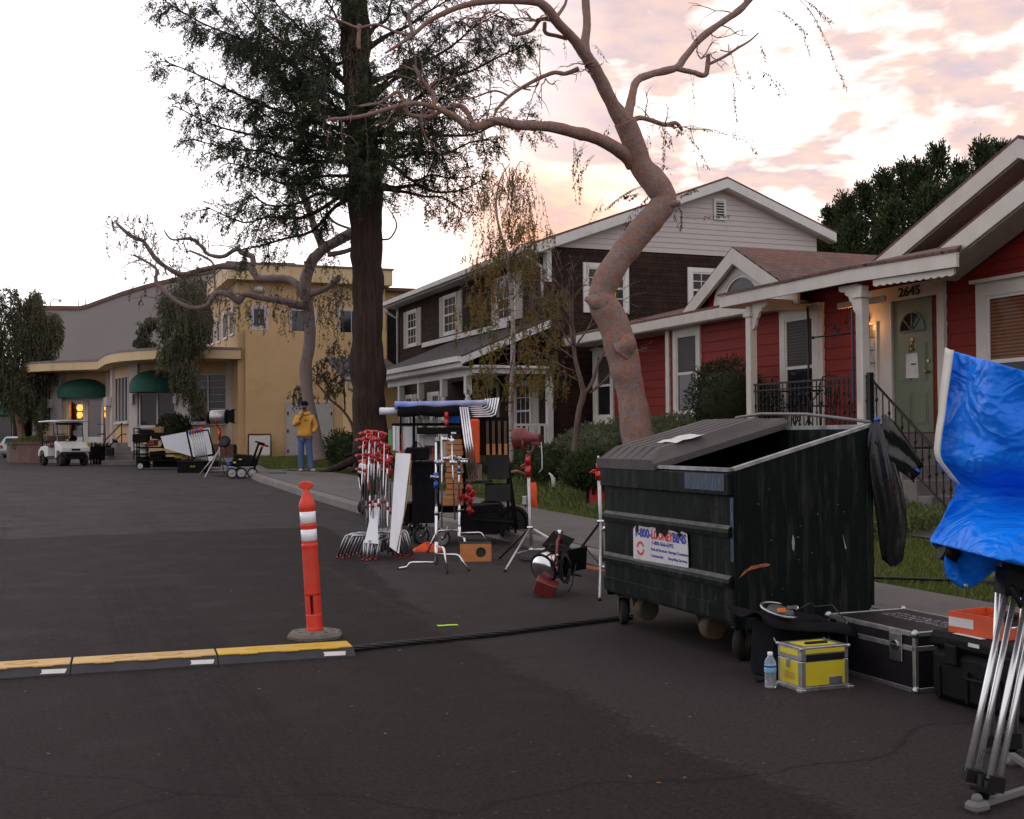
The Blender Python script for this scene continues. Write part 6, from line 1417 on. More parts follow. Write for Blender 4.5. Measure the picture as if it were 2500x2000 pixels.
# ---- dumpster
DN = S(4.16, 6.62, 0); 
dm = Thing('dumpster', 'large dark green metal dumpster on casters with a half-covering black ribbed lid', 'dumpster', (4.16, 6.62, 0), 'S')
def dumpmat():
    m, nt, bs = newmat('dumpster_paint'); T = NT(nt); v = T.coord('Object')
    c = T.mix(T.ramp(T.noise(v, 1.6, 6), .3, .7), (.0022, .0052, .0042), (.004, .0075, .006))
    vs = T.coord('Object', (7, 7, .7)); c = T.mix(T.math('MULTIPLY', T.ramp(T.noise(vs, 2.2, 7, .7), .50, .72), .62), c, (.048, .048, .040))
    c = T.mix(T.math('MULTIPLY', T.ramp(T.noise(T.coord('Object', (9, 9, 2.4)), 1.5, 7, .75), .66, .70), .8), c, (.10, .085, .05))
    c = T.mix(T.math('MULTIPLY', T.ramp(T.noise(T.coord('Object', (22, 22, 1.1)), .9, 3, .6), .72, .76), .5), c, (.015, .05, .14))
    s = T.n('ShaderNodeSeparateXYZ'); T.l(v, s.inputs[0])
    low = T.math('SUBTRACT', 1, T.math('DIVIDE', s.outputs[2], .30), True); c = T.mix(T.math('MULTIPLY', low, T.ramp(T.noise(v, 7, 8, .7), .52, .62)), c, (.10, .035, .015))
    T.l(c, bs.inputs['Base Color']); bs.inputs['Roughness'].default_value = .5; bs.inputs['Specular IOR Level'].default_value = .07
    T.bump(T.math('ADD', T.noise(v, 2.2, 4), T.math('MULTIPLY', T.noise(v, 45, 4), .15)), .35, .03, bs); return m
M_dump = dumpmat()
a0, a1, b0_, b1_ = 4.16, 5.25, 6.62, 8.52; zb, zF, zB_ = .22, 1.245, 1.53
f3 = lambda u, v, d: Vector((u, d, v))
w = MB()
# side plates (trapezoid) near and far
for b in (b0_, b1_ - .02):
    w.prism([(a0, zb + .08), (a0 + .02, zb), (a1 - .08, zb), (a1, zb + .12), (a1, zB_), (a0, zF)], f3, b + .02, b)
w.bb(a0 - .001, a0 + .012, b0_ + .021, b1_ - .021, zb + .05, zF); w.bb(a1 - .012, a1 + .001, b0_ + .021, b1_ - .021, zb + .1, zB_)
w.bb(a0 + .012, a1 - .012, b0_ + .021, b1_ - .021, zb + .03, zb + .045)
dm.part('body', w, M_dump)
w = MB()
# rim: folded lip; the near side rim catches the light
M_rim = mat('worn_rim', (.34, .34, .34), .4, .3, c2=(.10, .11, .11), scale=9)
dr = Vector((a1 - a0, 0, zB_ - zF)); L_ = dr.length; an_ = math.atan2(dr.z, dr.x)
for b in (b0_ + .0, b1_ - .0):
    w.box(((a0 + a1) / 2, b + (.012 if b == b0_ else -.012), (zF + zB_) / 2 + .012), (L_, .045, .022), RY(-an_))
w.box((a0 - .005, (b0_ + b1_) / 2, zF + .008), (.05, b1_ - b0_ - .05, .024)); w.box((a1 + .01, (b0_ + b1_) / 2, zB_ + .0), (.05, b1_ - b0_ - .05, .03))
dm.part('rim', w, M_rim)
w = MB(); w.bb(a0 - .045, a0 - .001, b0_ + .002, b1_ - .01, zF - .16, zF - .015, .006); w.bb(a0 - .012, a0 - .0012, b0_, b1_, zb + .05, zb + .15, .003); dm.part('front_lip', w, M_dump)
for z in (.845, .52):
    w = MB(); w.prism([(a0 - .002, z - .03), (a0 - .002, z + .045), (a0 - .028, z + .025), (a0 - .036, z - .00), (a0 - .034, z - .03)], f3, b1_ - .02, b0_ + .02); dm.part('stiffener', w, M_dump)
    w = MB(); w.prism([(a0 - .006, z + .043), (a0 - .0065, z + .047), (a0 - .032, z + .026), (a0 - .0315, z + .022)], f3, b1_ - .03, b0_ + .03); dm.part('ledge_highlight', w, mat('ledge_highlight_tone', (.10, .10, .09), .8, c2=(.05, .05, .045), scale=14))  # pale strip puts the highlight along the ledge into the colour
w = MB(); w.bb(a0 - .004, a0 + .02, b0_ - .006, b0_ + .012, zb, zF - .0, .003); w.bb(a1 - .02, a1 + .006, b0_ - .006, b0_ + .012, zb + .1, zB_ - .02, .003); dm.parts('corner_weld', w, M_dump)
w = MB(); w.bb(a0 - .009, a0 - .0045, b0_ + .0, b0_ + .035, .66, zF - .17); w.bb(a0 - .049, a0 - .0455, b0_ + .04, b0_ + .55, zF - .13, zF - .02)
m_, nt_, bs_4 = newmat('scraped_blue_paint'); T_ = NT(nt_); T_.l(T_.mix(T_.ramp(T_.noise(T_.coord('Object', (4, 30, 4)), 3, 6, .7), .5, .6), (.012, .02, .017), (.02, .075, .22)), bs_4.inputs['Base Color']); bs_4.inputs['Roughness'].default_value = .5
dm.part('blue_scrapes', w, m_)
# lid: two-piece black plastic lid, ribbed, covers the far half
M_lid = mat('brown_black_lid_plastic', (.060, .051, .049), .8, c2=(.085, .073, .069), scale=3, bump=.4, bscale=60)
M_lidside = mat('lid_edge_plastic', (.016, .015, .016), .5)
w = MB(); bl0, bl1 = 7.60, 8.56; e1 = (a1 - a0 + .12); fl = lambda u, v, d: Vector((a0 - .07 + u * math.cos(an_) - d * math.sin(an_), v, zF + .055 + u * math.sin(an_) + d * math.cos(an_) + .10 * u * 0))
nrib = 6; 
prof = [(bl0, -.075), (bl0, -.03), (bl0 + .05, .0), (bl0 + .10, .05)]
rw = (bl1 - bl0 - .16) / nrib
for k in range(nrib):
    s0 = bl0 + .10 + k * rw; prof += [(s0 + .004, .055), (s0 + rw - .032, .055), (s0 + rw - .026, .022), (s0 + rw - .006, .022)]
prof += [(bl1 - .06, .05), (bl1 - .02, 0), (bl1, -.03), (bl1, -.075)]
U = [(.0, -1), (.012, -.2), (.06, .3), (.16, 1), (e1 - .2, 1), (e1 - .08, .25), (e1, -.2)]
g = []
for (v, d) in prof:
    g.append([fl(u, v, (d if d <= 0.001 else d * max(k, 0)) if k > -.5 else -.075) if k >= 1 or d > 0.001 else fl(u, v, d if k > -.5 else -.075) for u, k in U])
w.sheet(g, False); ob = dm.part('lid', w, M_lid); sm = ob.modifiers.new('solid', 'SOLIDIFY'); sm.thickness = .012; sm.offset = -1
w = MB(); w.tube([Vector((a1 + .03, bl1 - .2, zB_ + .09)), Vector((a1 + .035, 8.0, zB_ + .115)), Vector((a1 + .03, 7.4, zB_ + .10)), Vector((a1 + .03, 6.9, zB_ + .055)), Vector((a1 + .03, 6.66, zB_ + .03))], .012, 6)
dm.part('hinge_bar', w, mat('galvanised', (.16, .16, .15), .5, .6))
# casters and fork brackets
def caster(a, b, r=.11, rot=0.0):
    w = MB(); w.T = Matrix.Translation((a, b, 0)) @ Matrix.Rotation(rot, 4, 'Z'); w.lathe([(r * .55, -.03), (r * .92, -.03), (r, -.018), (r, .018), (r * .92, .03), (r * .55, .03)], 20, (0, 0, r), RX(R(90)))
    o = dm.part('caster', w, M_rubber)
    w = MB(); w.T = Matrix.Translation((a, b, 0)) @ Matrix.Rotation(rot, 4, 'Z'); w.lathe([(.02, -.034), (r * .56, -.026), (r * .56, .026), (.02, .034)], 16, (0, 0, r), RX(R(90))); dm.part('hub', w, mat('rusty_hub', (.10, .05, .03), .8), o)
    w = MB(); w.T = Matrix.Translation((a, b, 0)) @ Matrix.Rotation(rot, 4, 'Z')
    for s in (-1, 1): w.prism([(-.02, r - .02), (.02, r - .02), (.07, zb + .01), (-.05, zb + .01)], lambda u, v, d: Vector((u, d + s * .042, v)), .004, -.004)
    w.box((0, 0, zb + .002), (.15, .11, .012)); dm.part('fork', w, mat('rusty_green_steel', (.03, .05, .035), .8, c2=(.12, .055, .02), scale=14), o)
caster(4.30, 6.74, .115, .5); caster(4.26, 8.40, .105, 1.2); caster(5.2, 6.8, .11, .4); caster(5.2, 8.35, .11, .9)
for b, m_ in ((7.02, (.26, .10, .035)), (7.98, (.22, .07, .02))):
    w = MB(); w.lathe([(.075, -.05), (.085, -.04), (.085, .04), (.075, .05)], 18, (a0 + .12, b + .08, zb - .055), RX(R(90)) @ RZ(.2)); w.prism([(-.10, zb + .03), (.10, zb + .03), (.07, zb - .07), (-.07, zb - .07)], lambda u, v, d: Vector((a0 + .12 + u, b + .08 + d, v)), .065, .055); dm.part('fork_pocket', w, mat('rust_patch', tuple(x * .45 for x in m_), .9, c2=(.015, .035, .025), scale=9))
# bin sign
M_sign = mat('sign_plate', (.56, .53, .54), .5, c2=(.5, .47, .48), scale=4, dirt=(.32, .30, .29), dlo=.6, dhi=.8, dscale=5)
fS = lambda u, v, d: Vector((a0 - .014 - d, 8.0 - u * 1.225, .555 + (v - .46) * .76))   # u runs left to right as read
w = MB(); w.prism([(0, .46), (.665, .475), (.665, .62), (.655, .78), (.60, .80), (.56, .775), (.5, .79), (.42, .80), (.37, .755), (.31, .74), (.28, .81), (.2, .79), (.08, .795), (.055, .765), (.03, .79), (.0, .75)], fS, 0, .004)
sg = dm.part('sign', w, M_sign)
M_sb, M_sr = mat('sign_blue', (.02, .04, .30), .5), mat('sign_red', (.55, .03, .02), .5)
def st(txt, size, x, y, m, sx=1.0, al='LEFT', bold=.0): dm.part('lettering', text_mb(txt, size, lambda u, v, d: fS(x + u, y + v, .0045 + d), depth=.0012, align=al, sx=sx, bold=bold), m, sg)
st('1-800-', .115, .02, .69, M_sb, .70, bold=.006); st('LOONEY', .115, .232, .69, M_sr, .56, bold=.006); st('BINS', .115, .49, .69, M_sb, .66, bold=.006)
st('1-800-566-6392', .050, .235, .632, M_sb, .82, bold=.0015)
for tx, x, y in (('· Roll-off Services', .215, .575), ('· Storage Containers', .425, .575), ('· Commercial', .215, .515), ('· Recycling Services', .425, .515)): st(tx, .036, x, y, M_sb, .82, bold=.001)
w = MB(); 
for k in range(14):
    if k in (0, 7): continue
    t0 = 2 * PI * k / 14; w.prism([(.095 + .03 * math.cos(t0) * 1, .575 + .03 * math.sin(t0) * 1.4), (.095 + .05 * math.cos(t0 - .12), .575 + .07 * math.sin(t0 - .12)), (.095 + .05 * math.cos(t0 + .25), .575 + .07 * math.sin(t0 + .25)), (.095 + .036 * math.cos(t0 + .4), .575 + .05 * math.sin(t0 + .4))], fS, .0045, .006)
dm.part('emblem', w, M_sr, sg)
# torn gaps in the sign where the dark paint shows
w = MB()
for pl_ in ([(.30, .70), (.34, .76), (.38, .745), (.40, .72), (.43, .755), (.45, .80), (.29, .80)], [(.55, .76), (.58, .735), (.60, .77), (.57, .79)], [(.03, .745), (.06, .72), (.075, .745), (.07, .79), (.04, .79)]): w.prism(pl_, fS, .0062, .0075)
dm.part('torn_patch', w, M_dump, sg)
# marks on the near side plate
fN = lambda u, v, d: Vector((u, b0_ - .0015 - d, v))
w = MB(); w.prism([(a0 + .03, .555), (a0 + .07, .60), (a0 + .13, .63), (a0 + .24, .642), (a0 + .27, .63), (a0 + .24, .62), (a0 + .18, .615), (a0 + .10, .60)][::-1], fN, 0, .002); dm.part('orange_scrape', w, mat('orange_scrape_paint', (.45, .12, .02), .7, c2=(.2, .06, .02), scale=30, lo=.4, hi=.55))
w = MB(); w.prism([(a0 + .44, .725), (a0 + .452, .71), (a0 + .458, .76), (a0 + .455, .80), (a0 + .443, .82), (a0 + .437, .77)], fN, 0, .002); w.prism([(a0 + .86, .71), (a0 + .873, .708), (a0 + .848, .79), (a0 + .842, .81)], fN, 0, .002)
for k in range(13):
    rr = random.Random(k); u, v = a0 + rr.uniform(.05, 1.0), rr.uniform(.35, 1.15); l = rr.uniform(.004, .014); th = rr.uniform(-.6, 1.4); w.prism([(u, v), (u + l * math.cos(th), v + l * math.sin(th)), (u + l * math.cos(th) - .002, v + l * math.sin(th) + .003), (u - .002, v + .003)], fN, 0, .0015)
dm.part('paint_chips', w, mat('pale_chips', (.22, .25, .245), .7))
# paper on the lid
w = MB(); g = [[fl(lerp(.27, .50, i / 4), lerp(7.68, 7.98, j / 4) - .05 * (i / 4) , .057 + .010 * math.sin(i * 1.3 + j * .9) ** 2) for j in range(5)] for i in range(5)]
g = [[S(p.x, p.y, p.z) for p in r] for r in g]; w.sheet(g)
single('paper_sheet', w, M_paper, 'white sheet of paper lying on the black dumpster lid', 'paper', origin=g[0][0])
w = MB()

# ---- black bin bag hanging from the corner
M_bag = mat('black_bin_liner', (.004, .004, .005), .2, c2=(.006, .006, .007), scale=4, bump=.35, bscale=5, spec=.45, stretch=(3, 3, .7))
bg_ = Thing('rubbish_bag', 'shiny black rubbish bag tied to the back corner of the dumpster', 'bag', (a1 + .05, b0_ + .05, .55), 'S')
w = MB(); rows = []
for i in range(25):
    t = i / 24; z = 1.56 - t * .98; cx = lerp(a1 + .03, a1 + .15, smooth(t * 1.3)); rw_ = .02 + .10 * math.sin(PI * min(1, t ** .8 * .86)) ** .7
    if t > .97: rw_ *= (1 - t) / .03 * .7 + .3
    rows.append([Vector((cx + rw_ * (1.0 + .12 * math.sin(5 * q + 7 * t)) * math.cos(q), b0_ - .02 + .30 * rw_ * (1 + .35 * math.sin(4 * q + 5 * t) + .22 * math.sin(11 * q + 3 * t)) * math.sin(q), z + .008 * math.sin(3 * q))) for q in [2 * PI * k / 40 for k in range(41)]])
w.sheet(rows); bg_.part('bag', w, M_bag)
w = MB(); rows = []
for i in range(10):
    t = i / 9; p0 = Vector((lerp(a1 + .05, a1 + .37, t), b0_ - .03, lerp(1.52, 1.20, t))); rows.append([p0 + Vector((.0 - .03 * (j - 3) * .5, .015 * math.sin(j * 1.8 + t * 6), (.028 + .012 * math.sin(t * 5)) * (3 - j) * 1.1)) for j in range(7)])
w.sheet(rows); o_ = bg_.part('loose_flap', w, M_bag); sm = o_.modifiers.new('solid', 'SOLIDIFY'); sm.thickness = .008
M_bluet = mat('blue_tie', (.01, .10, .55), .4)
w = MB(); w.box((a1 + .345, b0_ - .045, 1.23), (.035, .01, .018), RY(.6)); w.tube([(a1 + .02, b0_ - .01, 1.57), (a1 + .04, b0_ - .02, 1.585), (a1 + .06, b0_ - .01, 1.57)], .012, 6); bg_.part('drawstring', w, M_bluet)

# ---- yellow and aluminium equipment case
ya = onroad(1957, 1690); yc = Thing('equipment_case', 'scuffed aluminium-edged case with yellow panels beside the water bottle', 'case', ya, 'L', TH)
w = MB(); w.bb(0, .33, 0, .235, 0, .17, .004); w.bb(0, .33, 0, .235, .173, .252, .004); yc.part('body', w, M_alu)
w = MB(); e = .022
w.bb(.03, .30, -.0025, .0, .03, .165); w.bb(.03, .30, -.0025, 0, .215, .238); w.bb(-.0025, 0, .03, .205, .03, .165); w.bb(-.0025, 0, .03, .205, .2, .232); w.bb(.05, .28, .04, .19, .252, .254); yc.part('yellow_panel', w, M_yel)
w = MB(); w.bb(.035, .30, -.004, 0, .172, .208, .001); w.bb(.09, .24, .07, .10, .254, .266, .004); yc.part('handle', w, M_black)
w = MB(); w.bb(.19, .28, -.006, -.0026, .03, .075, .001); w.bb(-.012, -.002, .105, .135, .125, .175, .003); 
for x in (.0, .33):
    for y in (0, .235):
        for z in (.0, .25): w.box((x, y, z), (.045, .045, .03), None, .004) if z == 0 else w.ball((x, y, z - .006), .012, 8, 6)
w.bb(-.006, .336, -.006, .0, 0, .022, .001); w.bb(-.006, 0, 0, .24, 0, .022, .001); yc.part('corner', w, M_alu)
w = MB(); w.bb(-.004, -.0026, .06, .16, .06, .10); yc.part('name_plate', w, mat('old_yellow_label', (.45, .33, .04), .6))

# ---- water bottle
bt_ = onroad(1881, 1679); wbt = Thing('water_bottle', 'small clear plastic water bottle with a blue label standing on the asphalt', 'bottle', bt_, 'L')
m_, nt_, b5 = newmat('clear_pet'); b5.inputs['Base Color'].default_value = (.85, .9, .95, 1); b5.inputs['Roughness'].default_value = .06; b5.inputs['Transmission Weight'].default_value = .82; b5.inputs['IOR'].default_value = 1.33
w = MB(); pr = [(.028, .0), (.034, .006)]
for k in range(6): pr += [(.034, .012 + k * .013), (.0315, .018 + k * .013)]
pr += [(.034, .09), (.034, .135), (.0345, .14), (.030, .160), (.018, .178), (.013, .186), (.013, .193)]
w.lathe(pr, 24); wbt.part('bottle', w, m_)
w = MB(); w.lathe([(.0145, .188), (.0155, .190), (.0155, .206), (.013, .208)], 20); wbt.part('cap', w, M_boardw)
w = MB(); w.lathe([(.0348, .092), (.0352, .093), (.0352, .133), (.0348, .134)], 24); lb = wbt.part('label', w, mat('blue_label', (.08, .35, .60), .4, c2=(.3, .55, .7), scale=30))
w = MB(); w.lathe([(.0355, .122), (.0356, .1225), (.0356, .131), (.0355, .1315)], 24); wbt.part('dark_band', w, mat('navy_band', (.01, .03, .12), .4), lb)

# ---- flight case with stencilled lid
fc0 = S(4.63, 5.48, 0); fc = Thing('flight_case', 'black flight case with aluminium edges, ball corners and faded white stencil on the lid', 'case', fc0, 'L', TH)
W_, D_, H_ = .60, .82, .345
w = MB(); w.bb(.004, W_ - .004, .004, D_ - .004, .004, H_ - .004); fc.part('body', w, mat('laminate_black', (.008, .0065, .009), .5, c2=(.013, .011, .014), bump=.2, spec=.2))
w = MB(); e = .026
for x in (0, W_ - e):
    for y in (0, D_ - e): w.bb(x, x + e, y, y + e, e + .001, H_ - e - .001, .003)
for z in (0, H_ - e, .235):
    hh = e if z != .235 else .03
    w.bb(0, W_, -.001, e, z, z + hh, .002); w.bb(0, W_, D_ - e, D_ + .001, z, z + hh, .002); w.bb(-.001, e, e + .001, D_ - e - .001, z, z + hh, .002); w.bb(W_ - e, W_ + .001, e + .001, D_ - e - .001, z, z + hh, .002)
fc.part('edging', w, M_alu)
for x in (0.008, W_ - .008):
    for y in (.008, D_ - .008):
        for z in (.014, H_ - .01): w = MB(); w.ball((x, y, z), .026, 12, 8); fc.part('ball_corner', w, M_steel)
for y in (.16, .66):
    w = MB(); w.bb(-.008, -.001, y - .055, y + .055, .16, .32, .003); o = fc.part('butterfly_latch', w, M_steel)
    w = MB(); w.cyl((-.008, y, .25), (-.016, y, .25), .03); w.bb(-.02, -.01, y - .035, y + .035, .243, .257, .002); fc.part('twist', w, M_chrome, o)
w = MB(); w.bb(.2, .4, -.006, -.001, .12, .22, .003); fc.part('handle', w, M_steel)
# weathered block of stencilling: two lines of unreadable letters
random.seed(4); M_sten = mat('stencil_white', (.34, .33, .36), .7, c2=(.12, .12, .13), scale=40, lo=.45, hi=.55)
w = MB()
for ln in range(3):
    y = .1 
    for k in range(26):
        x0 = .30 + ln * .055; yy = .70 - k * .0235
        for q in range(3): w.bb(x0 + random.uniform(0, .030), x0 + random.uniform(.012, .042), yy - random.uniform(.003, .02), yy, H_ - .0035, H_ - .0025)
fc.part('stencil', w, M_sten)

# ---- black moulded case and orange tray
pc = Thing('moulded_case', 'black moulded hard case at the front with an orange tray on top', 'case', S(4.62, 4.52, 0), 'L', TH)
M_peli = mat('moulded_plastic', (.005, .005, .0055), .6, c2=(.008, .0075, .008), bump=.3, spec=.15)
w = MB(); w.bb(0, .56, 0, .83, .01, .29, .03); pc.part('body', w, M_peli, bevel=.006)
w = MB(); w.bb(-.008, .568, -.008, .838, .292, .385, .025); lid_ = pc.part('lid', w, M_peli, bevel=.006)
for y in (.2, .64):
    w = MB(); w.bb(-.03, -.006, y - .045, y + .045, .22, .33, .008); pc.part('latch', w, M_peli)
w = MB(); w.tube([(-.01, .32, .2), (-.035, .33, .17), (-.035, .51, .17), (-.01, .52, .2)], .010, 8); pc.part('handle', w, M_peli)
w = MB()
for y in (.1, .3, .54, .75): w.bb(-.012, .002, y - .012, y + .012, .03, .2, .004)
pc.parts('rib', w, M_peli)
w = MB(); w.bb(.012, .05, .45, .66, .386, .388); w.bb(.09, .11, .38, .66, .386, .388); w.bb(-.0095, -.0085, .44, .52, .34, .36); pc.part('label', w, M_paper)
ot = Thing('orange_tray', 'orange plastic tray holding a lens and tape on the black moulded case', 'tray', S(4.70, 4.88, .386), 'L', TH + .12)
M_otray = mat('orange_plastic_tray', (.62, .085, .022), .45, c2=(.5, .065, .018))
w = MB(); w.bb(0, .30, 0, .36, .0, .008); w.bb(0, .008, 0, .36, .008, .115); w.bb(.292, .30, 0, .36, .008, .115); w.bb(.008, .292, .352, .36, .008, .115); w.bb(.008, .292, 0, .008, .008, .06); w.bb(.008, .292, .18, .187, .008, .1)
ot.part('tray', w, M_otray); w = MB(); w.bb(-.003, 0, .19, .355, .035, .085); ot.part('label', w, M_paper)
lens = Thing('camera_lens', 'silver ringed camera lens standing in the orange tray', 'lens', S(4.83, 4.97, .396), 'L')
w = MB(); w.lathe([(.045, 0), (.05, .01), (.05, .06), (.046, .062), (.046, .10), (.05, .105), (.05, .12), (.04, .121), (.036, .112)], 20); lens.part('barrel', w, M_black); w = MB(); w.lathe([(.0505, .03), (.053, .032), (.053, .05), (.0505, .052)], 20); lens.part('ring', w, M_chrome)
w = MB(); w.lathe([(.02, 0), (.045, 0), (.045, .045), (.02, .045)], 20, tuple(S(4.90, 4.90, .43)), RX(R(80))); single('tape_roll', w, mat('green_tape', (.05, .42, .06), .5), 'small roll of bright green tape in the orange tray', 'tape roll', origin=S(4.90, 4.90, .40))

# ---- black shoulder bag with headphones
sbg = Thing('shoulder_bag', 'slumped black cloth bag with an open flap between the dumpster and the yellow case', 'bag', S(4.22, 6.12, 0), 'L', TH)
w = MB(); rows = []
for i in range(13):
    t = i / 12; z = .01 + .335 * math.sin(PI / 2 * min(1, t * 1.15)); sh = 1 if t < .7 else max(0.0, math.cos((t - .7) / .3 * PI / 2)) ** .6
    rows.append([Vector((.10 + (.22 + .012 * math.sin(3 * q + t * 4)) * sh * (abs(math.cos(q)) ** .45) * (1 if math.cos(q) > 0 else -1), .13 + (.15 + .012 * math.sin(5 * q)) * sh * (abs(math.sin(q)) ** .45) * (1 if math.sin(q) > 0 else -1), z + .012 * math.sin(4 * q + 1) * t)) for q in [2 * PI * k / 32 for k in range(33)]])
w.sheet(rows); sbg.part('bag', w, M_cloth, sub=1)
w = MB(); g = [[Vector((lerp(-.22, .42, j / 8), lerp(-.10, .36, i / 8) - .05 * j / 8, .345 + .03 * math.sin(i * .9) * math.cos(j * .7) - .10 * max(0, j / 8 - .72) * 2 - .12 * max(0, .12 - i / 8) * 4 + .05 * (1 - j / 8) ** 2)) for j in range(9)] for i in range(9)]
w.sheet(g); o = sbg.part('flap', w, M_cloth, sub=1); o.modifiers.new('solid', 'SOLIDIFY').thickness = .012
w = MB(); w.tube([(-.11, -.02, .25), (-.125, -.03, .26), (-.12, -.035, .22), (-.105, -.02, .23), (-.11, -.02, .25)], .004, 5); sbg.part('buckle', w, M_steel)
w = MB(); w.tube([(-.12, -.02, .22), (-.16, -.04, .12), (-.20, -.06, .02), (-.24, -.02, .008), (-.2, .06, .008)], .009, 6); sbg.part('strap', w, M_cloth)
hp = Thing('headphones', 'grey headphones with an orange patch lying on the black bag', 'headphones', S(4.10, 6.10, .37), 'L', TH)
w = MB(); w.T = LT((.07, .03, .035), rot=RY(R(8)) @ RX(R(12)))
w.lathe([(.03, -.018), (.075, -.02), (.085, 0), (.075, .022), (.03, .02)], 24, sm=True); hp.part('ear_cup', w, mat('grey_leatherette', (.065, .06, .065), .5))
w = MB(); w.T = LT((.07, .03, .035), rot=RY(R(8)) @ RX(R(12))); w.tube([Vector((.13 * math.cos(q), .10 * math.sin(q), .012 + .012 * math.sin(q))) for q in [PI * .35 + PI * 1.3 * k / 14 for k in range(15)]], .008, 6); hp.part('headband', w, M_steel)
w = MB(); w.box((.02, -.055, .06), (.05, .012, .022), RZ(-.4)); hp.part('orange_mark', w, mat('orange_plastic_bit', (.85, .22, .02), .5)); w = MB(); w.ball((.18, .03, .05), .022); w.box((.15, .02, .06), (.06, .02, .02)); hp.part('swivel', w, M_chrome)
w = MB(); w.tube([(.2, .03, .04), (.26, .0, .08), (.33, .04, .05), (.38, -.06, .07), (.42, -.14, -.02)], .004, 5); hp.part('cord', w, M_cable)

# ---- tripod with blue tarpaulin (right edge)
tp = Thing('camera_tripod', 'tall tripod with twin silver tube legs and black fittings at the right edge', 'tripod', (2.2, 5.0, 0), 'W')
w = MB()
for (x0, y0, x1, y1, Ya, Yb) in ((2458, 1440, 2362, 1884, 5.0, 4.78), (2480, 1440, 2385, 1892, 5.02, 4.80), (2512, 1440, 2415, 1903, 5.0, 4.72), (2534, 1440, 2438, 1912, 5.02, 4.74)):
    w.tube([at(x0, y0, Ya), at(x1, y1, Yb)], .0128, 14)
w.tube([at(2436, 1440, 5.3), at(2420, 1800, 5.55)], .0118, 12); w.tube([at(2500, 1440, 5.3), at(2478, 1800, 5.55)], .0118, 12)
tp.parts('leg_tube', w, mat('bright_tube', (.80, .80, .80), .28, .85, c2=(.70, .70, .70)))
w = MB(); w.box(at(2374, 1893, 4.78), (.065, .05, .05), RY(R(12))); w.box(at(2428, 1912, 4.73), (.065, .05, .06), RY(R(12))); w.box(at(2400, 1925, 4.75), (.04, .05, .10), RY(R(12))); w.tube([at(2395, 1890, 4.75), at(2392, 1955, 4.73)], .017, 10); w.tube([at(2412, 1905, 4.72), at(2404, 1950, 4.73)], .014, 10)
w.ball(at(2393, 1962, 4.72), .03, 12, 8); w.box(at(2395, 1928, 4.70), (.10, .03, .012), RY(R(14)))
w.box(at(2470, 1808, 5.54), (.08, .04, .07)); w.tube([at(2478, 1800, 5.55), at(2470, 1840, 5.57)], .02, 8); w.box(at(2418, 1810, 5.55), (.05, .04, .05)); tp.part('lower_fitting', w, M_black)
w = MB(); w.box(at(2500, 1425, 5.02), (.20, .12, .11), RY(R(8))); w.tube([at(2480, 1395, 5.0), at(2500, 1330, 5.0)], .06, 12); w.ball(at(2520, 1350, 5.0), .09, 12, 8); w.tube([at(2470, 1430, 4.9), at(2492, 1480, 4.92), at(2500, 1440, 4.92)], .012, 6); tp.part('tripod_head', w, M_black)
w = MB(); q0 = onroad(2386, 1982); w.box((q0.x, q0.y, .022), (.09, .07, .045), RZ(.5), .015); w.ball((q0.x, q0.y, .05), .022)
q1 = onroad(2560, 1925); dd = q1 - q0; w.box(((q0 + q1) / 2 + Vector((0, 0, .025))), (dd.length, .028, .022), RZ(math.atan2(dd.y, dd.x)))
q2 = onroad(2470, 1868); w.box((q2.x, q2.y, .02), (.09, .07, .04), RZ(.5), .015); q3 = onroad(2560, 1930); dd = q3 - q2; w.box(((q2 + q3) / 2 + Vector((0, 0, .045))), (dd.length, .03, .02), RZ(math.atan2(dd.y, dd.x))); tp.part('spreader', w, mat('grey_rubber', (.13, .125, .12), .7))
M_tarp = mat('blue_tarpaulin', (.004, .125, .72), .30, c2=(.003, .10, .62), scale=2.5, bump=.25, bscale=30, spec=.5)
def tarpmat():
    m, nt, bs = newmat('blue_tarp'); T = NT(nt); v = T.coord('Object'); c = T.mix(T.ramp(T.noise(v, 2, 4), .3, .7), (.003, .24, 1.0), (.003, .19, .90))
    T.l(c, bs.inputs['Base Color']); bs.inputs['Roughness'].default_value = .22; bs.inputs['Specular IOR Level'].default_value = .3
    wv = T.n('ShaderNodeTexChecker'); wv.inputs['Scale'].default_value = 260; T.l(v, wv.inputs[0])
    h = T.math('ADD', T.math('MULTIPLY', wv.outputs[1], .02), T.math('ADD', T.math('ADD', T.math('MULTIPLY', T.noise(T.coord('Object', (1, 1, 1.6), (0, .6, 0)), 2.6, 3, .5, .8), .8), T.math('MULTIPLY', T.math('ABSOLUTE', T.math('SUBTRACT', T.noise(T.coord('Object', (1, 1, 1.5), (0, -.5, 0)), 4.5, 2, .5, 1.0), .5)), -1.6)), T.math('MULTIPLY', T.noise(v, 22, 5, .6), .16))); T.bump(h, .9, .045, bs); return m
M_tarp = tarpmat()
tpn = Thing('tarpaulin', 'bright blue tarpaulin with a white hem draped over the camera on the tripod', 'tarpaulin', (2.4, 4.95, .9), 'W')
sil = [(851, 2312), (900, 2307), (960, 2300), (1010, 2296), (1060, 2289), (1100, 2285), (1122, 2288), (1150, 2310), (1185, 2338), (1205, 2336), (1240, 2316), (1280, 2292), (1323, 2268)]
rows = []; rr = random.Random(2)
def silx(y):
    for (y0, x0), (y1, x1) in zip(sil, sil[1:]):
        if y <= y1: return lerp(x0, x1, (y - y0) / (y1 - y0))
    return sil[-1][1]
N = 36
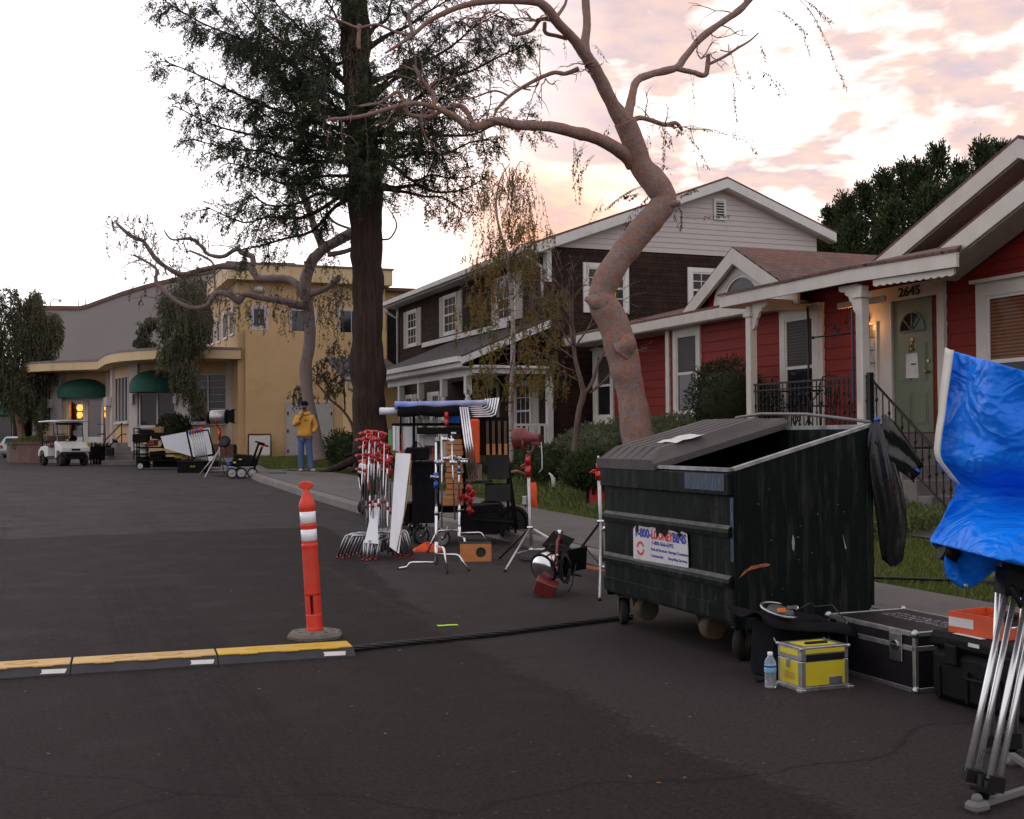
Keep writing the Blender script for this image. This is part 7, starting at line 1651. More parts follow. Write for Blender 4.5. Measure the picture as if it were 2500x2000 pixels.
for i in range(N + 1):
    y = lerp(853, 1323, i / N); row = []
    for j in range(41):
        t = j / 40; x = lerp(silx(y), 2900, t ** 1.15)
        yy = y + (lerp(0, 66, min(1, (x - silx(y)) / 240)) if y < 1200 else lerp(0, 60, min(1, (x - silx(y)) / 230))) * 1.0
        k = smooth(t * 3.2); bulge = .0 + .34 * k
        pinch = math.exp(-((yy - 1215) / 55) ** 2)
        Y = 5.14 - bulge * (1 - .75 * pinch) + .035 * math.sin(t * 17 + i * .13) * k * (.3 + pinch) + .030 * mnoise.noise(Vector((t * 7, i * .16, 0))) * 1.6
        if y > 1215: Y -= .20 * smooth((y - 1215) / 110) * k
        row.append(at(x, yy, Y))
    rows.append(row)
w = MB(); w.sheet(rows)
# far side of the drape and the top ridge
back = [[Vector((p.x + .02, p.y, p.z)) if False else Vector((lerp(p.x, r[0].x, 0), 5.15 + (5.14 - p.y) * .15, p.z - .01)) for p in r] for r in rows]
w.sheet([[p for p in rr_] for rr_ in back]); w.sheet([rows[0], back[0]])
o = tpn.part('sheet', w, M_tarp, sub=1); o.modifiers.new('solid', 'SOLIDIFY').thickness = .004
w = MB(); hem = []
for i in range(0, N + 1):
    y = lerp(853, 1323, i / N)
    if y > 1190: break
    x = silx(y); wd = lerp(17, 11, smooth((y - 853) / 250)); hem.append([at(x - 2, y - 4, 5.12), at(x + wd * .5, y + 1, 5.085), at(x + wd, y + 2, 5.06 - .01)])
w.sheet(hem); o = tpn.part('hem', w, mat('white_hem', (.62, .60, .52), .5, c2=(.55, .53, .46), scale=20)); o.modifiers.new('solid', 'SOLIDIFY').thickness = .006
w = MB(); lob = [(2316, 1358), (2304, 1392), (2312, 1408), (2330, 1424), (2350, 1436), (2362, 1438), (2380, 1432), (2410, 1408), (2440, 1382), (2470, 1350)]
g = [[at(lerp(x, 2400, k / 6 * .0) + 0, lerp(y, 1340, k / 6), 5.08 + .03 * math.sin(k + i)) for k in range(7)] for i, (x, y) in enumerate(lob)]; w.sheet(g); o = tpn.part('lower_flap', w, M_tarp, sub=1); o.modifiers.new('solid', 'SOLIDIFY').thickness = .004
w = MB(); w.lathe([(.006, 0), (.011, .0), (.011, .003), (.006, .003)], 12, at(2359, 1430, 5.03), RX(R(90))); tpn.part('eyelet', w, M_steel)
cmr = Thing('film_camera', 'dark camera body poking out under the blue tarpaulin', 'camera', (2.3, 5.2, 1.1), 'W')
w = MB(); c = at(2420, 1345, 5.2); w.box((c.x, c.y, c.z + .02), (.44, .16, .10), RY(R(9)), .01); cmr.part('body', w, M_black)
w = MB(); c = at(2310, 1342, 5.1); w.tube([at(2298, 1340, 5.1), at(2335, 1352, 5.1)], .045, 14); cmr.part('eyepiece', w, M_black)
w = MB(); c = at(2440, 1395, 5.3); w.T = None; g = [[at(lerp(2420, 2475, i / 5), lerp(1385, 1410, j / 3) - 10 * math.sin(i), 5.32 + .01 * math.sin(i * 3 + j * 2)) for j in range(4)] for i in range(6)]; w.sheet(g); cmr.part('foil_bag', w, M_chrome)
# ================================================================ grip stands
def cst_leg(w, h, rad, drop, reach, az, feet=True):
    c, s = math.cos(az), math.sin(az); D = Vector((c, s, 0))
    P = [Vector((0, 0, h)), D * reach * .62 + Vector((0, 0, h)), D * reach * .70 + Vector((0, 0, h - .01)), D * reach * .77 + Vector((0, 0, h - .05)), D * reach + Vector((0, 0, .012))]
    w.tube(P, rad, 8)
def knuckle(w, p, ax, r=.03):
    a = align(ax); w.lathe([(r * .9, -.03), (r, -.026), (r, -.006), (r * .7, -.004), (r * .7, .004), (r, .006), (r, .026), (r * .9, .03)], 12, p, a)
    q = Vector(p) + a @ Vector((0, 0, .045)); w.lathe([(.008, -.02), (.016, -.012), (.02, 0), (.016, .014)], 8, q, a); w.box(Vector(p) + a @ Vector((.0, 0, .055)), (.06, .014, .012), a)
def c_stand(name, label, loc, az, H=1.30, hd=None, hdm=None, legs=((0, .26), (2.1, .22), (4.2, .18)), reach=.46, arms=True, group=None, rz=0.0, lm=None, seed=0, cr=1.0, cm=None):
    rr = random.Random(seed)
    t = Thing(name, label, 'stand', loc, 'L', rz, group=group)
    w = MB(); w.tube([(0, 0, .06), (0, 0, H * .5)], .0165 * cr, 10); w.tube([(0, 0, H * .5), (0, 0, H + .02)], .0118 * cr, 10); w.cyl((0, 0, .05), (0, 0, .30), .021 * cr, None, 10); t.part('column', w, cm or M_chrome)
    for k, (a, h) in enumerate(legs):
        w = MB(); cst_leg(w, h, .0125, .2, reach * (1 - .06 * k), az + a); o = t.part('leg', w, lm or M_chrome)
        w = MB(); w.ball(Vector((math.cos(az + a), math.sin(az + a), 0)) * reach * (1 - .06 * k) + Vector((0, 0, .012)), .015, 8, 6); t.part('foot', w, M_redm if hdm is M_redm else M_black, o)
    for k in range(hd if hd is not None else 1):
        w = MB(); z = H + .015 - k * .17 + rr.uniform(-.01, .01); an = rr.uniform(-.6, .6) + PI; ax = Vector((math.cos(an), math.sin(an) * .6, rr.uniform(-.1, .2)))
        knuckle(w, (0, 0, z), ax, .024); w.cyl((0, 0, z - .085), (0, 0, z + .03), .017, None, 10); knuckle(w, (ax.x * .07, ax.y * .05 - .03, z + .02), (ax.x, -1, .1), .021); t.part('grip_head', w, hdm or M_redm)
    w = MB()
    for z in (H * .86, H * .45): w.cyl((0, 0, z - .02), (0, 0, z + .02), .021 * cr, None, 10); w.tube([(0, 0, z), (.04, -.01, z), (.055, -.02, z + .01)], .005, 5)
    t.part('riser_collar', w, hdm or M_redm)
    if arms:
        w = MB(); w.tube([(-.035, -.03, H + .03), (-.06 - rr.uniform(0, .02), -.02, H - 1.0)], .0078, 8); t.part('grip_arm', w, M_chrome)
    return t
M_pole = mat('dull_pole', (.30, .29, .30), .35, .9, c2=(.16, .15, .15), scale=5, stretch=(1, 1, .4))
Q = [(896, 1366, 1.34), (904, 1362, 1.43), (911, 1368, 1.36), (918, 1360, 1.45), (925, 1366, 1.38), (933, 1362, 1.44), (940, 1358, 1.42), (947, 1366, 1.30), (954, 1362, 1.16)]
qlab = ['leftmost of the tightly packed red-headed stands', 'second from the left of the packed red-headed stands', 'third from the left of the packed red-headed stands', 'fourth from the left of the packed red-headed stands', 'middle one of the packed red-headed stands', 'fourth from the right of the packed red-headed stands', 'third from the right of the packed red-headed stands', 'second from the right of the packed red-headed stands', 'rightmost of the tightly packed red-headed stands']
for i, (x, y, H) in enumerate(Q):
    p = onroad(x, y - 4)
    c_stand('grip_stand', 'chrome grip stand with red knuckles, ' + qlab[i], p, PI + .10 - .05 * i, H=H, hd=2 if i % 3 else 3, hdm=M_redm, legs=((0, .27), (2.93, .31), (1.45, .22)), reach=.345, group='red-headed grip stands packed together', seed=i, cr=.72, cm=[M_pole, M_chrome, M_pole][i % 3], lm=M_steel)
# three stands with plain or blue fittings in front of the cart
M_bluea = mat('blue_anodised', (.02, .10, .50), .3, .6)
p = onroad(1066, 1391); t = c_stand('grip_stand', 'chrome grip stand with blue collars and wide-spread curved legs, nearest to the camera', p, PI - .05, H=1.36, hd=0, hdm=M_steel, legs=((.0, .08), (2.75, .17), (-1.75 + PI + .6, .26)), reach=.42, arms=False)
w = MB(); w.cyl((0, 0, .88), (0, 0, .95), .023, None, 10); w.cyl((0, 0, .97), (0, 0, 1.05), .024, None, 10); t.part('blue_collar', w, M_bluea)
w = MB(); knuckle(w, (.03, -.02, 1.16), (1, 0, .1), .03); knuckle(w, (-.0, -.03, 1.0), (-1, 0, .1), .02); t.part('grip_head', w, M_steel)
p = onroad(1122, 1345); t = c_stand('grip_stand', 'chrome grip stand with silver head standing behind the nearest stand', p, PI + .45, H=1.12, hd=1, hdm=M_steel, legs=((.0, .26), (2.9, .22), (1.4, .18)), reach=.42, arms=False)
w = MB(); w.cyl((0, 0, .98), (0, 0, 1.03), .023, None, 10); t.part('blue_collar', w, M_bluea)
w = MB(); knuckle(w, (.05, -.02, 1.10), (1, 0, 0), .022); knuckle(w, (-.16, .0, 1.14), (1, 0, 0), .026); w.tube([(-.2, 0, 1.15), (.12, -.01, 1.13)], .008, 6); t.part('second_head', w, M_chrome)
p = onroad(1078, 1352); t = Thing('lamp_rods', 'pair of chrome grip arms with silver heads leaning on the black cart', 'grip arm', p, 'L')
w = MB(); w.tube([(0, .1, .30), (.005, .12, 1.42)], .009, 8); knuckle(w, (.04, .1, 1.38), (1, 0, 0), .03); knuckle(w, (.13, .1, 1.37), (0, -1, .1), .026); t.part('arm', w, M_chrome)
w = MB(); w.tube([(.16, .1, .40), (.12, .12, 1.43)], .009, 8); knuckle(w, (.13, .1, 1.10), (1, 0, 0), .03); w.box((.15, .1, 1.46), (.06, .02, .02)); t.part('arm', w, M_chrome)

# ---- white boards
def board3(name, lab, pts, Y, m, th=.02, back=None):
    P = [at(x, y, Y + dy) for x, y, dy in pts]; n = (P[1] - P[0]).cross(P[3] - P[0]).normalized()
    if n.y > 0: n = -n
    w = MB(); w.add(P + [p - n * th for p in P], [(0, 1, 2, 3), (7, 6, 5, 4)]); w.mat(1); w.add(P + [p - n * th for p in P], [(0, 4, 5, 1), (1, 5, 6, 2), (2, 6, 7, 3), (3, 7, 4, 0)])
    return single(name, w, [m, back or M_black], lab, 'board', origin=P[3])
board3('white_board', 'tall white board with a black edge leaning beside the packed stands', [(966, 1106, .5), (1003, 1108, .5), (974, 1352, -.1), (951, 1335, -.1)], 13.7, M_boardw, .03)
board3('white_board', 'white triangular board propped behind the legs of the packed stands', [(912, 1228, .25), (921, 1228, .25), (924, 1328, 0), (889, 1326, 0)], 13.75, M_boardw, .015)
w = MB(); P = [at(1003, 1110, 14.0), at(998, 1200, 13.8), at(968, 1350, 13.6)]; w.tube(P, .006, 6); single('wood_edge', w, M_wood, 'thin pale wooden stick leaning along the white board', 'stick', origin=P[2])

# ---- black grip cart with its load
gc_ = S(6.2 - .95, 14.35, 0); cY = 15.55
def CP(x, y, Y=cY): return at(x, y, Y)
gct = Thing('grip_cart', 'tall black equipment cart with big rear wheels, casters and wooden racks', 'cart', (*at(1100, 1320, cY).xy, gz(5.4, 14.8)), 'W')
def cbox(w, x0, x1, y0, y1, Y0, Y1, bev=.004):
    p, q = at(x0, y1, Y0), at(x1, y0, Y0); w.bb(p.x, q.x, Y0, Y1, p.z, q.z, bev)
M_bk2 = mat('flat_black_paint', (.006, .0055, .0055), .8, c2=(.010, .009, .009), bump=.15, spec=.12)
M_grey2 = mat('dark_grey_panel', (.022, .020, .020), .7, c2=(.03, .028, .028), spec=.2)
w = MB(); cbox(w, 1118, 1216, 1252, 1306, 15.3, 16.1); cbox(w, 1060, 1216, 1236, 1252, 15.35, 16.1); gct.part('lower_bin', w, M_bk2)
w = MB(); cbox(w, 1006, 1064, 1128, 1278, 15.2, 15.9); gct.part('side_bag', w, M_cloth)
w = MB(); cbox(w, 1018, 1126, 1043, 1060, 15.2, 16.0); cbox(w, 985, 1000, 1230, 1280, 15.4, 16.0); cbox(w, 1126, 1136, 1050, 1300, 15.4, 15.45); cbox(w, 1008, 1013, 1010, 1290, 15.4, 15.44); cbox(w, 976, 980, 1015, 1100, 15.4, 15.44); cbox(w, 1130, 1137, 985, 1060, 15.4, 15.45); cbox(w, 1238, 1243, 1090, 1300, 15.5, 15.54); cbox(w, 956, 1172, 1032, 1040, 15.45, 15.5); gct.part('frame', w, M_bk2)
w = MB(); cbox(w, 1172, 1242, 1018, 1112, 15.4, 15.9); gct.part('slotted_rack', w, M_bk2)
w = MB()
for k in range(4):
    x = 1190 + k * 14.5; cbox(w, x - 3.2, x + 3.2, 1028, 1084, 15.36, 15.41, .002); 
gct.part('stake_shaft', w, mat('weathered_wood', (.10, .06, .035), .8, c2=(.06, .035, .02)))
w = MB()
for k in range(4):
    x = 1191 + k * 14.5; cbox(w, x - 3.8, x + 3.8, 1084, 1111, 15.34, 15.41, .002)
gct.part('stake_end', w, M_wood)
w = MB(); cbox(w, 1190, 1243, 1108, 1170, 15.35, 15.9); gct.part('grey_bin', w, M_grey2); w = MB(); cbox(w, 1184, 1246, 1184, 1224, 15.3, 15.9); cbox(w, 1100, 1200, 1176, 1182, 15.3, 15.9); gct.part('drawer', w, M_grey2)
w = MB(); cbox(w, 1153, 1176, 1135, 1174, 15.3, 15.6); gct.part('plywood_box', w, mat('grey_plywood', (.22, .16, .11), .7, c2=(.16, .11, .08)))
def wheel(t, c, r, wd, ax, spokes=5, rubber=None, hub=None, seg=28):
    A = align(ax); w = MB(); ri = r * .80
    w.lathe([(ri, -wd / 2), (r * .95, -wd / 2), (r, -wd * .25), (r, wd * .25), (r * .95, wd / 2), (ri, wd / 2), (ri, -wd / 2)], seg, c, A); o = t.part('wheel', w, rubber or M_rubber)
    w = MB(); w.lathe([(ri * 1.0, -wd * .3), (ri * .88, -wd * .3), (ri * .88, wd * .3), (ri, wd * .3)], seg, c, A); w.lathe([(.001, -wd * .45), (r * .2, -wd * .45), (r * .2, wd * .45), (.001, wd * .45)], 12, c, A)
    if spokes:
        for k in range(spokes):
            an = 2 * PI * k / spokes + .4; d = A @ Vector((math.cos(an), math.sin(an), 0)); w.tube([Vector(c) + d * r * .15, Vector(c) + d * ri * .92], [.13 * r, .07 * r], 6)
    else: w.lathe([(.001, -wd * .2), (ri * .9, -wd * .2), (ri * .9, wd * .2), (.001, wd * .2)], 16, c, A)
    t.part('rim', w, hub or M_black, o); return o
pw = onroad(1252, 1319); wheel(gct, (pw.x, pw.y, pw.z + .235), .235, .06, (.25, -.97, 0)); 
pw = onroad(1198, 1300); wheel(gct, (pw.x, pw.y + .3, pw.z + .235), .235, .06, (.25, -.97, 0))
for x, y in ((1028, 1330), (1079, 1336), (988, 1318), (1006, 1306)):
    pw = onroad(x, y); wheel(gct, (pw.x, pw.y, pw.z + .115), .115, .05, (.5, -.85, 0), 0, hub=M_steel)
    w = MB()
    for s in (-1, 1): w.tube([(pw.x + s * .04, pw.y - s * .0, pw.z + .115), (pw.x + s * .035 + .04, pw.y, pw.z + .27)], .012, 6)
    gct.part('caster_fork', w, M_steel)
w = MB(); w.tube([at(1152, 1268, 15.2), at(1252, 1277, 15.2)], .02, 8); w.tube([at(1238, 1100, 15.5), at(1262, 1290, 15.6)], .018, 6); w.tube([at(1243, 1180, 15.5), at(1262, 1320, 15.6)], .015, 6); gct.part('axle', w, M_bk2)
# load: wooden wedge boxes
rr = random.Random(3)
for k in range(11):
    y = 1073 + k * 13.6; x0 = 1087 + (k % 3) * 1.5; p, q = at(x0, y + 12.6, 15.15), at(x0 + 40, y, 15.15)
    w = MB(); w.bb(p.x, q.x, 15.15, 15.55, p.z, q.z, .005)
    single('wooden_box', w, M_wood, 'thin plywood box in the cart stack, ' + ('topmost of the stack' if k == 0 else 'lowest of the stack' if k == 10 else '%s from the top of the stack' % ['', 'second', 'third', 'fourth', 'fifth', 'sixth', 'seventh', 'eighth', 'ninth', 'tenth'][k]), 'box', group='plywood boxes stacked on the cart', origin=((p.x + q.x) / 2, 15.35, p.z))
w = MB(); p, q = at(1080, 1236, 15.1), at(1130, 1213, 15.1); w.bb(p.x, q.x, 15.1, 15.5, p.z, q.z, .01); single('wooden_crate', w, M_wood, 'low wooden crate at the foot of the plywood box stack', 'box', origin=((p.x + q.x) / 2, 15.3, p.z))
w = MB(); cbox(w, 1147, 1170, 1023, 1134, 15.15, 15.3, .02); single('orange_bag', w, M_orange, 'long bright orange bag strapped upright to the black cart', 'bag', origin=at(1158, 1134, 15.2))
w = MB(); P = [at(1150, 1042, 15.12), at(1159, 1060, 15.12), at(1151, 1075, 15.12), at(1160, 1098, 15.12)]; w.tube(P, .004, 4); single('rope', w, mat('tan_rope', (.5, .22, .08), .8), 'thin looped cord hanging on the orange bag', 'rope', origin=P[0])
# flags and boards in the near rack
for k, (x0, x1, y0, y1, m, lb) in enumerate(((959, 965, 1040, 1100, M_boardw, 'thin white panel at the left of the cart rack'), (967, 974, 1041, 1102, M_boardw, 'second thin white panel in the cart rack'), (977, 982, 1060, 1106, M_orange, 'narrow orange panel in the cart rack'), (984, 1010, 1042, 1098, M_boardw, 'wide white panel in the cart rack'), (1022, 1034, 1062, 1092, M_boardw, 'white card standing under the cart shelf'), (1036, 1062, 1060, 1088, M_boardw, 'second white card standing under the cart shelf'), (1055, 1058, 1092, 1124, M_orange, 'thin orange slat hanging below the cart shelf'), (948, 957, 1050, 1090, mat('green_gel', (.12, .45, .16), .5), 'pale green sheet behind the red stand heads'))):
    w = MB(); cbox(w, x0, x1, y0, y1, 15.3 + .05 * k, 15.34 + .05 * k, .002); single('panel', w, m, lb, 'panel', origin=at(x0, y1, 15.3))
w = MB(); cbox(w, 990, 1046, 1092, 1124, 14.95, 15.12, .02); w.tube([at(1005, 1092, 15), at(1012, 1082, 15), at(1022, 1082, 15), at(1030, 1092, 15)], .006, 5); w.tube([at(996, 1100, 14.94), at(1040, 1135, 14.94)], .006, 5); single('tool_bag', w, M_cloth, 'black soft bag hanging on the front of the cart', 'bag', origin=at(1018, 1124, 15))
for k, (x, y, r, h, m) in enumerate(((1000, 1040, .025, .13, M_boardw), (1012, 1040, .03, .10, M_boardw), (1024, 1040, .03, .14, M_paper), (1035, 1040, .03, .12, M_boardw), (1044, 1040, .028, .15, M_paper), (1056, 1041, .03, .09, M_boardw), (1066, 1041, .025, .11, M_paper), (1080, 1041, .03, .08, M_boardw))):
    p = at(x, y, 15.5); w = MB(); w.lathe([(r, 0), (r, h * .75), (r * .5, h * .88), (r * .5, h)], 12, p)
    single('canister', w, m, 'small white container on the cart shelf, ' + ('leftmost in the row' if k == 0 else 'rightmost in the row' if k == 7 else '%s from the left in the row' % ['', 'second', 'third', 'fourth', 'fifth', 'sixth', 'seventh'][k]), 'container', group='white containers on the cart shelf', origin=p)
w = MB()
for k in range(5): p = at(1098 + k * 5, 1034, 15.5); w.bb(p.x, p.x + .02, 15.4, 15.55, p.z, p.z + .12, .003)
single('gel_swatches', w, M_bluea, 'row of dark blue spines at the right end of the cart shelf', 'swatches', origin=at(1098, 1034, 15.5))
w = MB(); p = at(1090, 1040, 15.2); w.lathe([(.02, 0), (.028, .02), (.028, .07), (.018, .08), (.03, .1), (.03, .16), (.02, .18)], 12, p); single('red_clamp', w, M_redm, 'red anodised clamp standing on the cart shelf', 'clamp', origin=p)
# rolled tubes and black duvet on top
w = MB(); w.tube([at(964, 990, 15.3), at(1000, 990, 15.3), at(1190, 983, 15.3)], [.055, .05, .035], 14); single('rolled_blue_tube', w, mat('pale_blue_vinyl', (.10, .16, .55), .4, c2=(.5, .52, .65), scale=3), 'long blue and white roll lying on top of the cart', 'roll', origin=at(1080, 986, 15.3))
w = MB(); w.tube([at(927, 1004, 15.5), at(984, 1004, 15.5)], .047, 14); single('white_tube', w, M_boardw, 'short white tube sticking out at the top left of the cart', 'tube', origin=at(955, 1004, 15.5))
w = MB(); g = [[at(lerp(970, 1125, j / 12), lerp(994, 1014, 0) + 2 * math.sin(j), 15.2 + .5 * i / 4) + Vector((0, 0, .04 * math.sin(i / 4 * PI))) for j in range(13)] for i in range(5)]
g = [[p - Vector((0, 0, .12)) for p in g[0]]] + g; w.sheet(g); o = single('black_cloth', w, M_cloth, 'folded black cloth under the rolls on top of the cart', 'cloth', origin=at(1050, 1010, 15.4)); o.modifiers.new('solid', 'SOLIDIFY').thickness = .02
for k in range(6):
    y = 992 + k * 5; x1 = 1186 + k * 4.4; P = [at(1136, y + 1, 15.25 + .03 * k), at(x1 - 14, y - 1, 15.25 + .03 * k), at(x1 - 2, y - 5, 15.25 + .03 * k), at(x1 + 9, y - 18 - k, 15.25 + .03 * k), at(x1 + 9 + 2, 972 + k * .4 + 4, 15.25 + .03 * k)]
    P = [at(1136, y + 1, 15.3), at(1174 + k * 5, y, 15.3), at(1184 + k * 5.2, y - 5, 15.3), at(1186 + k * 6.2, 974 - k * .6, 15.3)]
    w = MB(); w.tube(P, .0135, 8); single('bent_pipe', w, M_chrome, 'bent chrome stand leg lying on top of the cart, ' + ['topmost', 'second', 'third', 'fourth', 'fifth', 'lowest'][k] + ' of the bundle', 'pipe', group='bent chrome legs on the cart', origin=P[0])
for k in range(4):
    x = 1124 + k * 5.6; w = MB(); w.tube([at(x, 994, 15.0 - .01 * k), at(x + 24, 1180 - 4 * k, 14.9 - .01 * k)], .0125, 8)
    o = single('chrome_pole', w, M_chrome, 'upright chrome pole strapped to the middle of the cart, ' + ['leftmost', 'second', 'third', 'rightmost'][k] + ' of four', 'pole', group='chrome poles strapped to the cart', origin=at(x + 24, 1180, 14.9))
rr = random.Random(5)
for k, (x, y) in enumerate(((1144, 1192), (1152, 1205), (1148, 1222), (1138, 1215), (1124, 1212), (1146, 1245))):
    w = MB(); p = at(x, y, 14.9); knuckle(w, p, (rr.uniform(-1, 1), -.5, rr.uniform(-.4, .4)), .035); w.cyl(p - Vector((0, 0, .06)), p + Vector((0, 0, .05)), .02, None, 8)
    single('red_knuckle', w, M_redm, 'red grip knuckle hanging below the chrome poles, ' + ['uppermost', 'second from the top', 'second from the bottom', 'middle one', 'leftmost beside the crate', 'lowest'][k], 'knuckle', group='red knuckles under the chrome poles', origin=p)
# orange cloth heap and apple box with a round hole
pg = onroad(1042, 1346); w = MB(); rows = []
for i in range(9):
    t = i / 8; rows.append([Vector((pg.x + (.20 + .05 * math.sin(3 * q + 1)) * (1 - t ** 2) * math.cos(q), pg.y + (.13 + .03 * math.sin(4 * q)) * (1 - t ** 2) * math.sin(q), pg.z + .10 * t * (1 + .25 * math.sin(2 * q)))) for q in [2 * PI * k / 24 for k in range(25)]])
w.sheet(rows); single('orange_cloth', w, M_orange, 'crumpled orange cloth heap on the asphalt under the cart', 'cloth', origin=pg, sub=1)
pg = onroad(1124, 1372); ab = Thing('apple_box', 'orange-brown plywood box with a round hole standing on edge on the asphalt', 'box', pg, 'L', .06)
w = MB(); bx, bh, bd = .355, .205, .23; hc = Vector((.235, 0, .105)); hr_ = .058; n = 32
def sqpt(an):
    c, s = math.cos(an), math.sin(an); k = min((bx - hc.x if c > 0 else hc.x) / max(abs(c), 1e-6), (bh - hc.z if s > 0 else hc.z) / max(abs(s), 1e-6)); return hc + Vector((c * k, 0, s * k))
angs = sorted([2 * PI * k / n for k in range(n)] + [math.atan2(z - hc.z, x - hc.x) % (2 * PI) for x in (0, bx) for z in (0, bh)])
rng = [[sqpt(a) for a in angs + [angs[0]]], [hc + Vector((hr_ * math.cos(a), 0, hr_ * math.sin(a))) for a in angs + [angs[0]]], [hc + Vector((hr_ * math.cos(a), .02, hr_ * math.sin(a))) for a in angs + [angs[0]]]]
w.sheet(rng, False); w.bb(0, bx, .02, bd, bh - .012, bh); w.bb(0, bx, .02, bd, 0, .012); w.bb(0, .012, .02, bd, .012, bh - .012); w.bb(bx - .012, bx, .02, bd, .012, bh - .012)
w.quad((0, 0, bh), (bx, 0, bh), (bx, .02, bh), (0, .02, bh)); w.quad((0, 0, 0), (0, 0, bh), (0, .02, bh), (0, .02, 0)); w.quad((bx, 0, 0), (bx, .02, 0), (bx, .02, bh), (bx, 0, bh)); ab.part('body', w, mat('orange_ply', (.50, .19, .055), .5, c2=(.42, .15, .04), scale=5, stretch=(1, 5, 8)))
w = MB(); w.bb(.012, bx - .012, .14, .15, .012, bh - .012); ab.part('inner_panel', w, mat('green_metal_plate', (.09, .12, .11), .4, .4), None)
w = MB(); w.bb(-.003, bx + .003, -.002, bd, bh + .001, bh + .006); ab.part('top_sheet', w, M_grey2)

# ---- small hand cart left of the stands
mg = Thing('tilted_hand_cart', 'black hand cart with white box and orange cord left of the packed stands', 'cart', (*at(893, 1250, 19).xy, .15), 'W')
w = MB()
for dx in (0, 14): w.tube([at(862 + dx, 1106, 19), at(880 + dx, 1165, 19), at(894 + dx, 1228, 19), at(915 + dx, 1240, 18.8)], .03, 6)
w.tube([at(845, 1114, 19.1), at(895, 1098, 19.1)], .03, 6); w.box(at(905, 1205, 19), (.15, .2, .5)); mg.part('frame', w, M_bk2)
w = MB(); w.tube([at(876, 1165, 18.9), at(880, 1200, 18.9), at(893, 1228, 18.9)], .009, 5); mg.part('strut', w, M_chrome)
for x, y in ((903, 1267), (888, 1256)):
    pw = onroad(x, y); wheel(mg, (pw.x, pw.y, pw.z + .12), .12, .07, (.8, -.6, 0), 0, hub=M_steel, seg=20)
w = MB(); cc = at(895, 1145, 18.8); w.box(cc, (.23, .3, .16), RY(.15), .02); single('white_bin', w, M_boardw, 'small white plastic box on the tilted hand cart', 'box', origin=cc)
w = MB(); w.tube([at(876, 1127, 18.7), at(905, 1120, 18.7)], .02, 6); w.tube([at(878, 1132, 18.7), at(906, 1126, 18.7)], .018, 6); w.tube([at(884, 1163, 18.7), at(905, 1158, 18.7), at(900, 1185, 18.7), at(903, 1196, 18.7)], .02, 6); single('looped_cord', w, M_orange, 'orange cord and straps looped around the white box', 'cord', origin=at(890, 1130, 18.7))

# ---- light stands and lamps
def light_stand(name, lab, px_, feet, collarY, topy, Yc, red, m=M_alu):
    base = at(px_, collarY, Yc); g0 = gz(*unS(base)); t = Thing(name, lab, 'light stand', (base.x, base.y, g0), 'W')
    w = MB(); top = at(px_ - 6, topy, Yc); w.tube([Vector((base.x + .01, base.y, g0 + .16)), base, top], [.020, .020, .018], 12); t.part('mast', w, m)
    w = MB(); w.cyl(base - Vector((0, 0, .015)), base + Vector((0, 0, .015)), .04, None, 12); w.cyl((base.x + .01, base.y, g0 + .15), (base.x + .01, base.y, g0 + .18), .03, None, 10); t.part('collar', w, M_chrome)
    for (x, y, mm) in feet:
        f = onroad(x, y, .012); w = MB(); w.tube([base + (f - base).normalized() * .03, f], .013, 8); o = t.part('leg', w, mm)
        mid = base.lerp(f, .62); w = MB(); w.tube([mid, Vector((base.x + .01, base.y, g0 + .165))], .009, 6); t.part('brace', w, mm, o)
        w = MB(); w.ball(f, .018, 8, 6); t.part('foot', w, M_black, o)
    w = MB()
    for (y0, y1, r) in red: w.cyl(at(px_ - 5, y1, Yc), at(px_ - 6, y0, Yc), r, None, 12)
    q = at(px_ - 6, red[0][1], Yc); w.tube([q, q + Vector((-.05, -.02, .01)), q + Vector((-.085, -.03, -.02))], .009, 6); q = at(px_ - 5, red[-1][0] + 4, Yc); w.tube([q, q + Vector((-.07, -.02, .0))], .007, 6)
    t.part('riser_clamp', w, M_redm)
    w = MB(); w.cyl(top, top + Vector((0, 0, .045)), .011, None, 8); t.part('spigot', w, M_steel); return t, top
t, top = light_stand('light_stand', 'silver light stand with red collars carrying the small red spotlight', 1295, [(1233, 1394, M_alu), (1221, 1362, M_grey2), (1434, 1368, M_boardw)], 1288, 1110, 13.35, [(1112, 1136, .028), (1138, 1164, .032)])
sp = Thing('red_spotlight', 'small red theatrical spotlight with a round lens on the silver stand', 'spotlight', at(1290, 1075, 13.35), 'L', R(-28))
w = MB(); A = RY(R(90)); 
w.lathe([(.045, -.15), (.055, -.14), (.06, -.10), (.055, -.08), (.075, -.02), (.08, .03), (.115, .05), (.125, .10), (.13, .15), (.118, .15), (.105, .06), (.05, .03)], 24, (0, 0, .02), RY(R(-90))); w.bb(.05, .15, -.045, .045, -.06, .05, .01)
sp.part('housing', w, M_redp)
w = MB(); w.ball((-.06, 0, .02), .075, 16, 10, (.35, 1, 1)); sp.part('lens', w, M_chrome)
w = MB(); w.tube([(-.0, -.14, .02), (.0, -.145, -.08), (0, -.05, -.14), (0, .05, -.14), (0, .145, -.08), (0, .14, .02)], .011, 6); w.cyl((0, 0, -.20), (0, 0, -.13), .02, None, 10); w.cyl((0, -.17, .02), (0, -.13, .02), .014, None, 8); sp.part('yoke', w, M_redp)
w = MB(); w.tube([(.15, .02, -.02), (.17, .0, -.18), (.17, 0, -.32), (.13, 0, -.36)], .006, 5); sp.part('cable', w, M_paper)
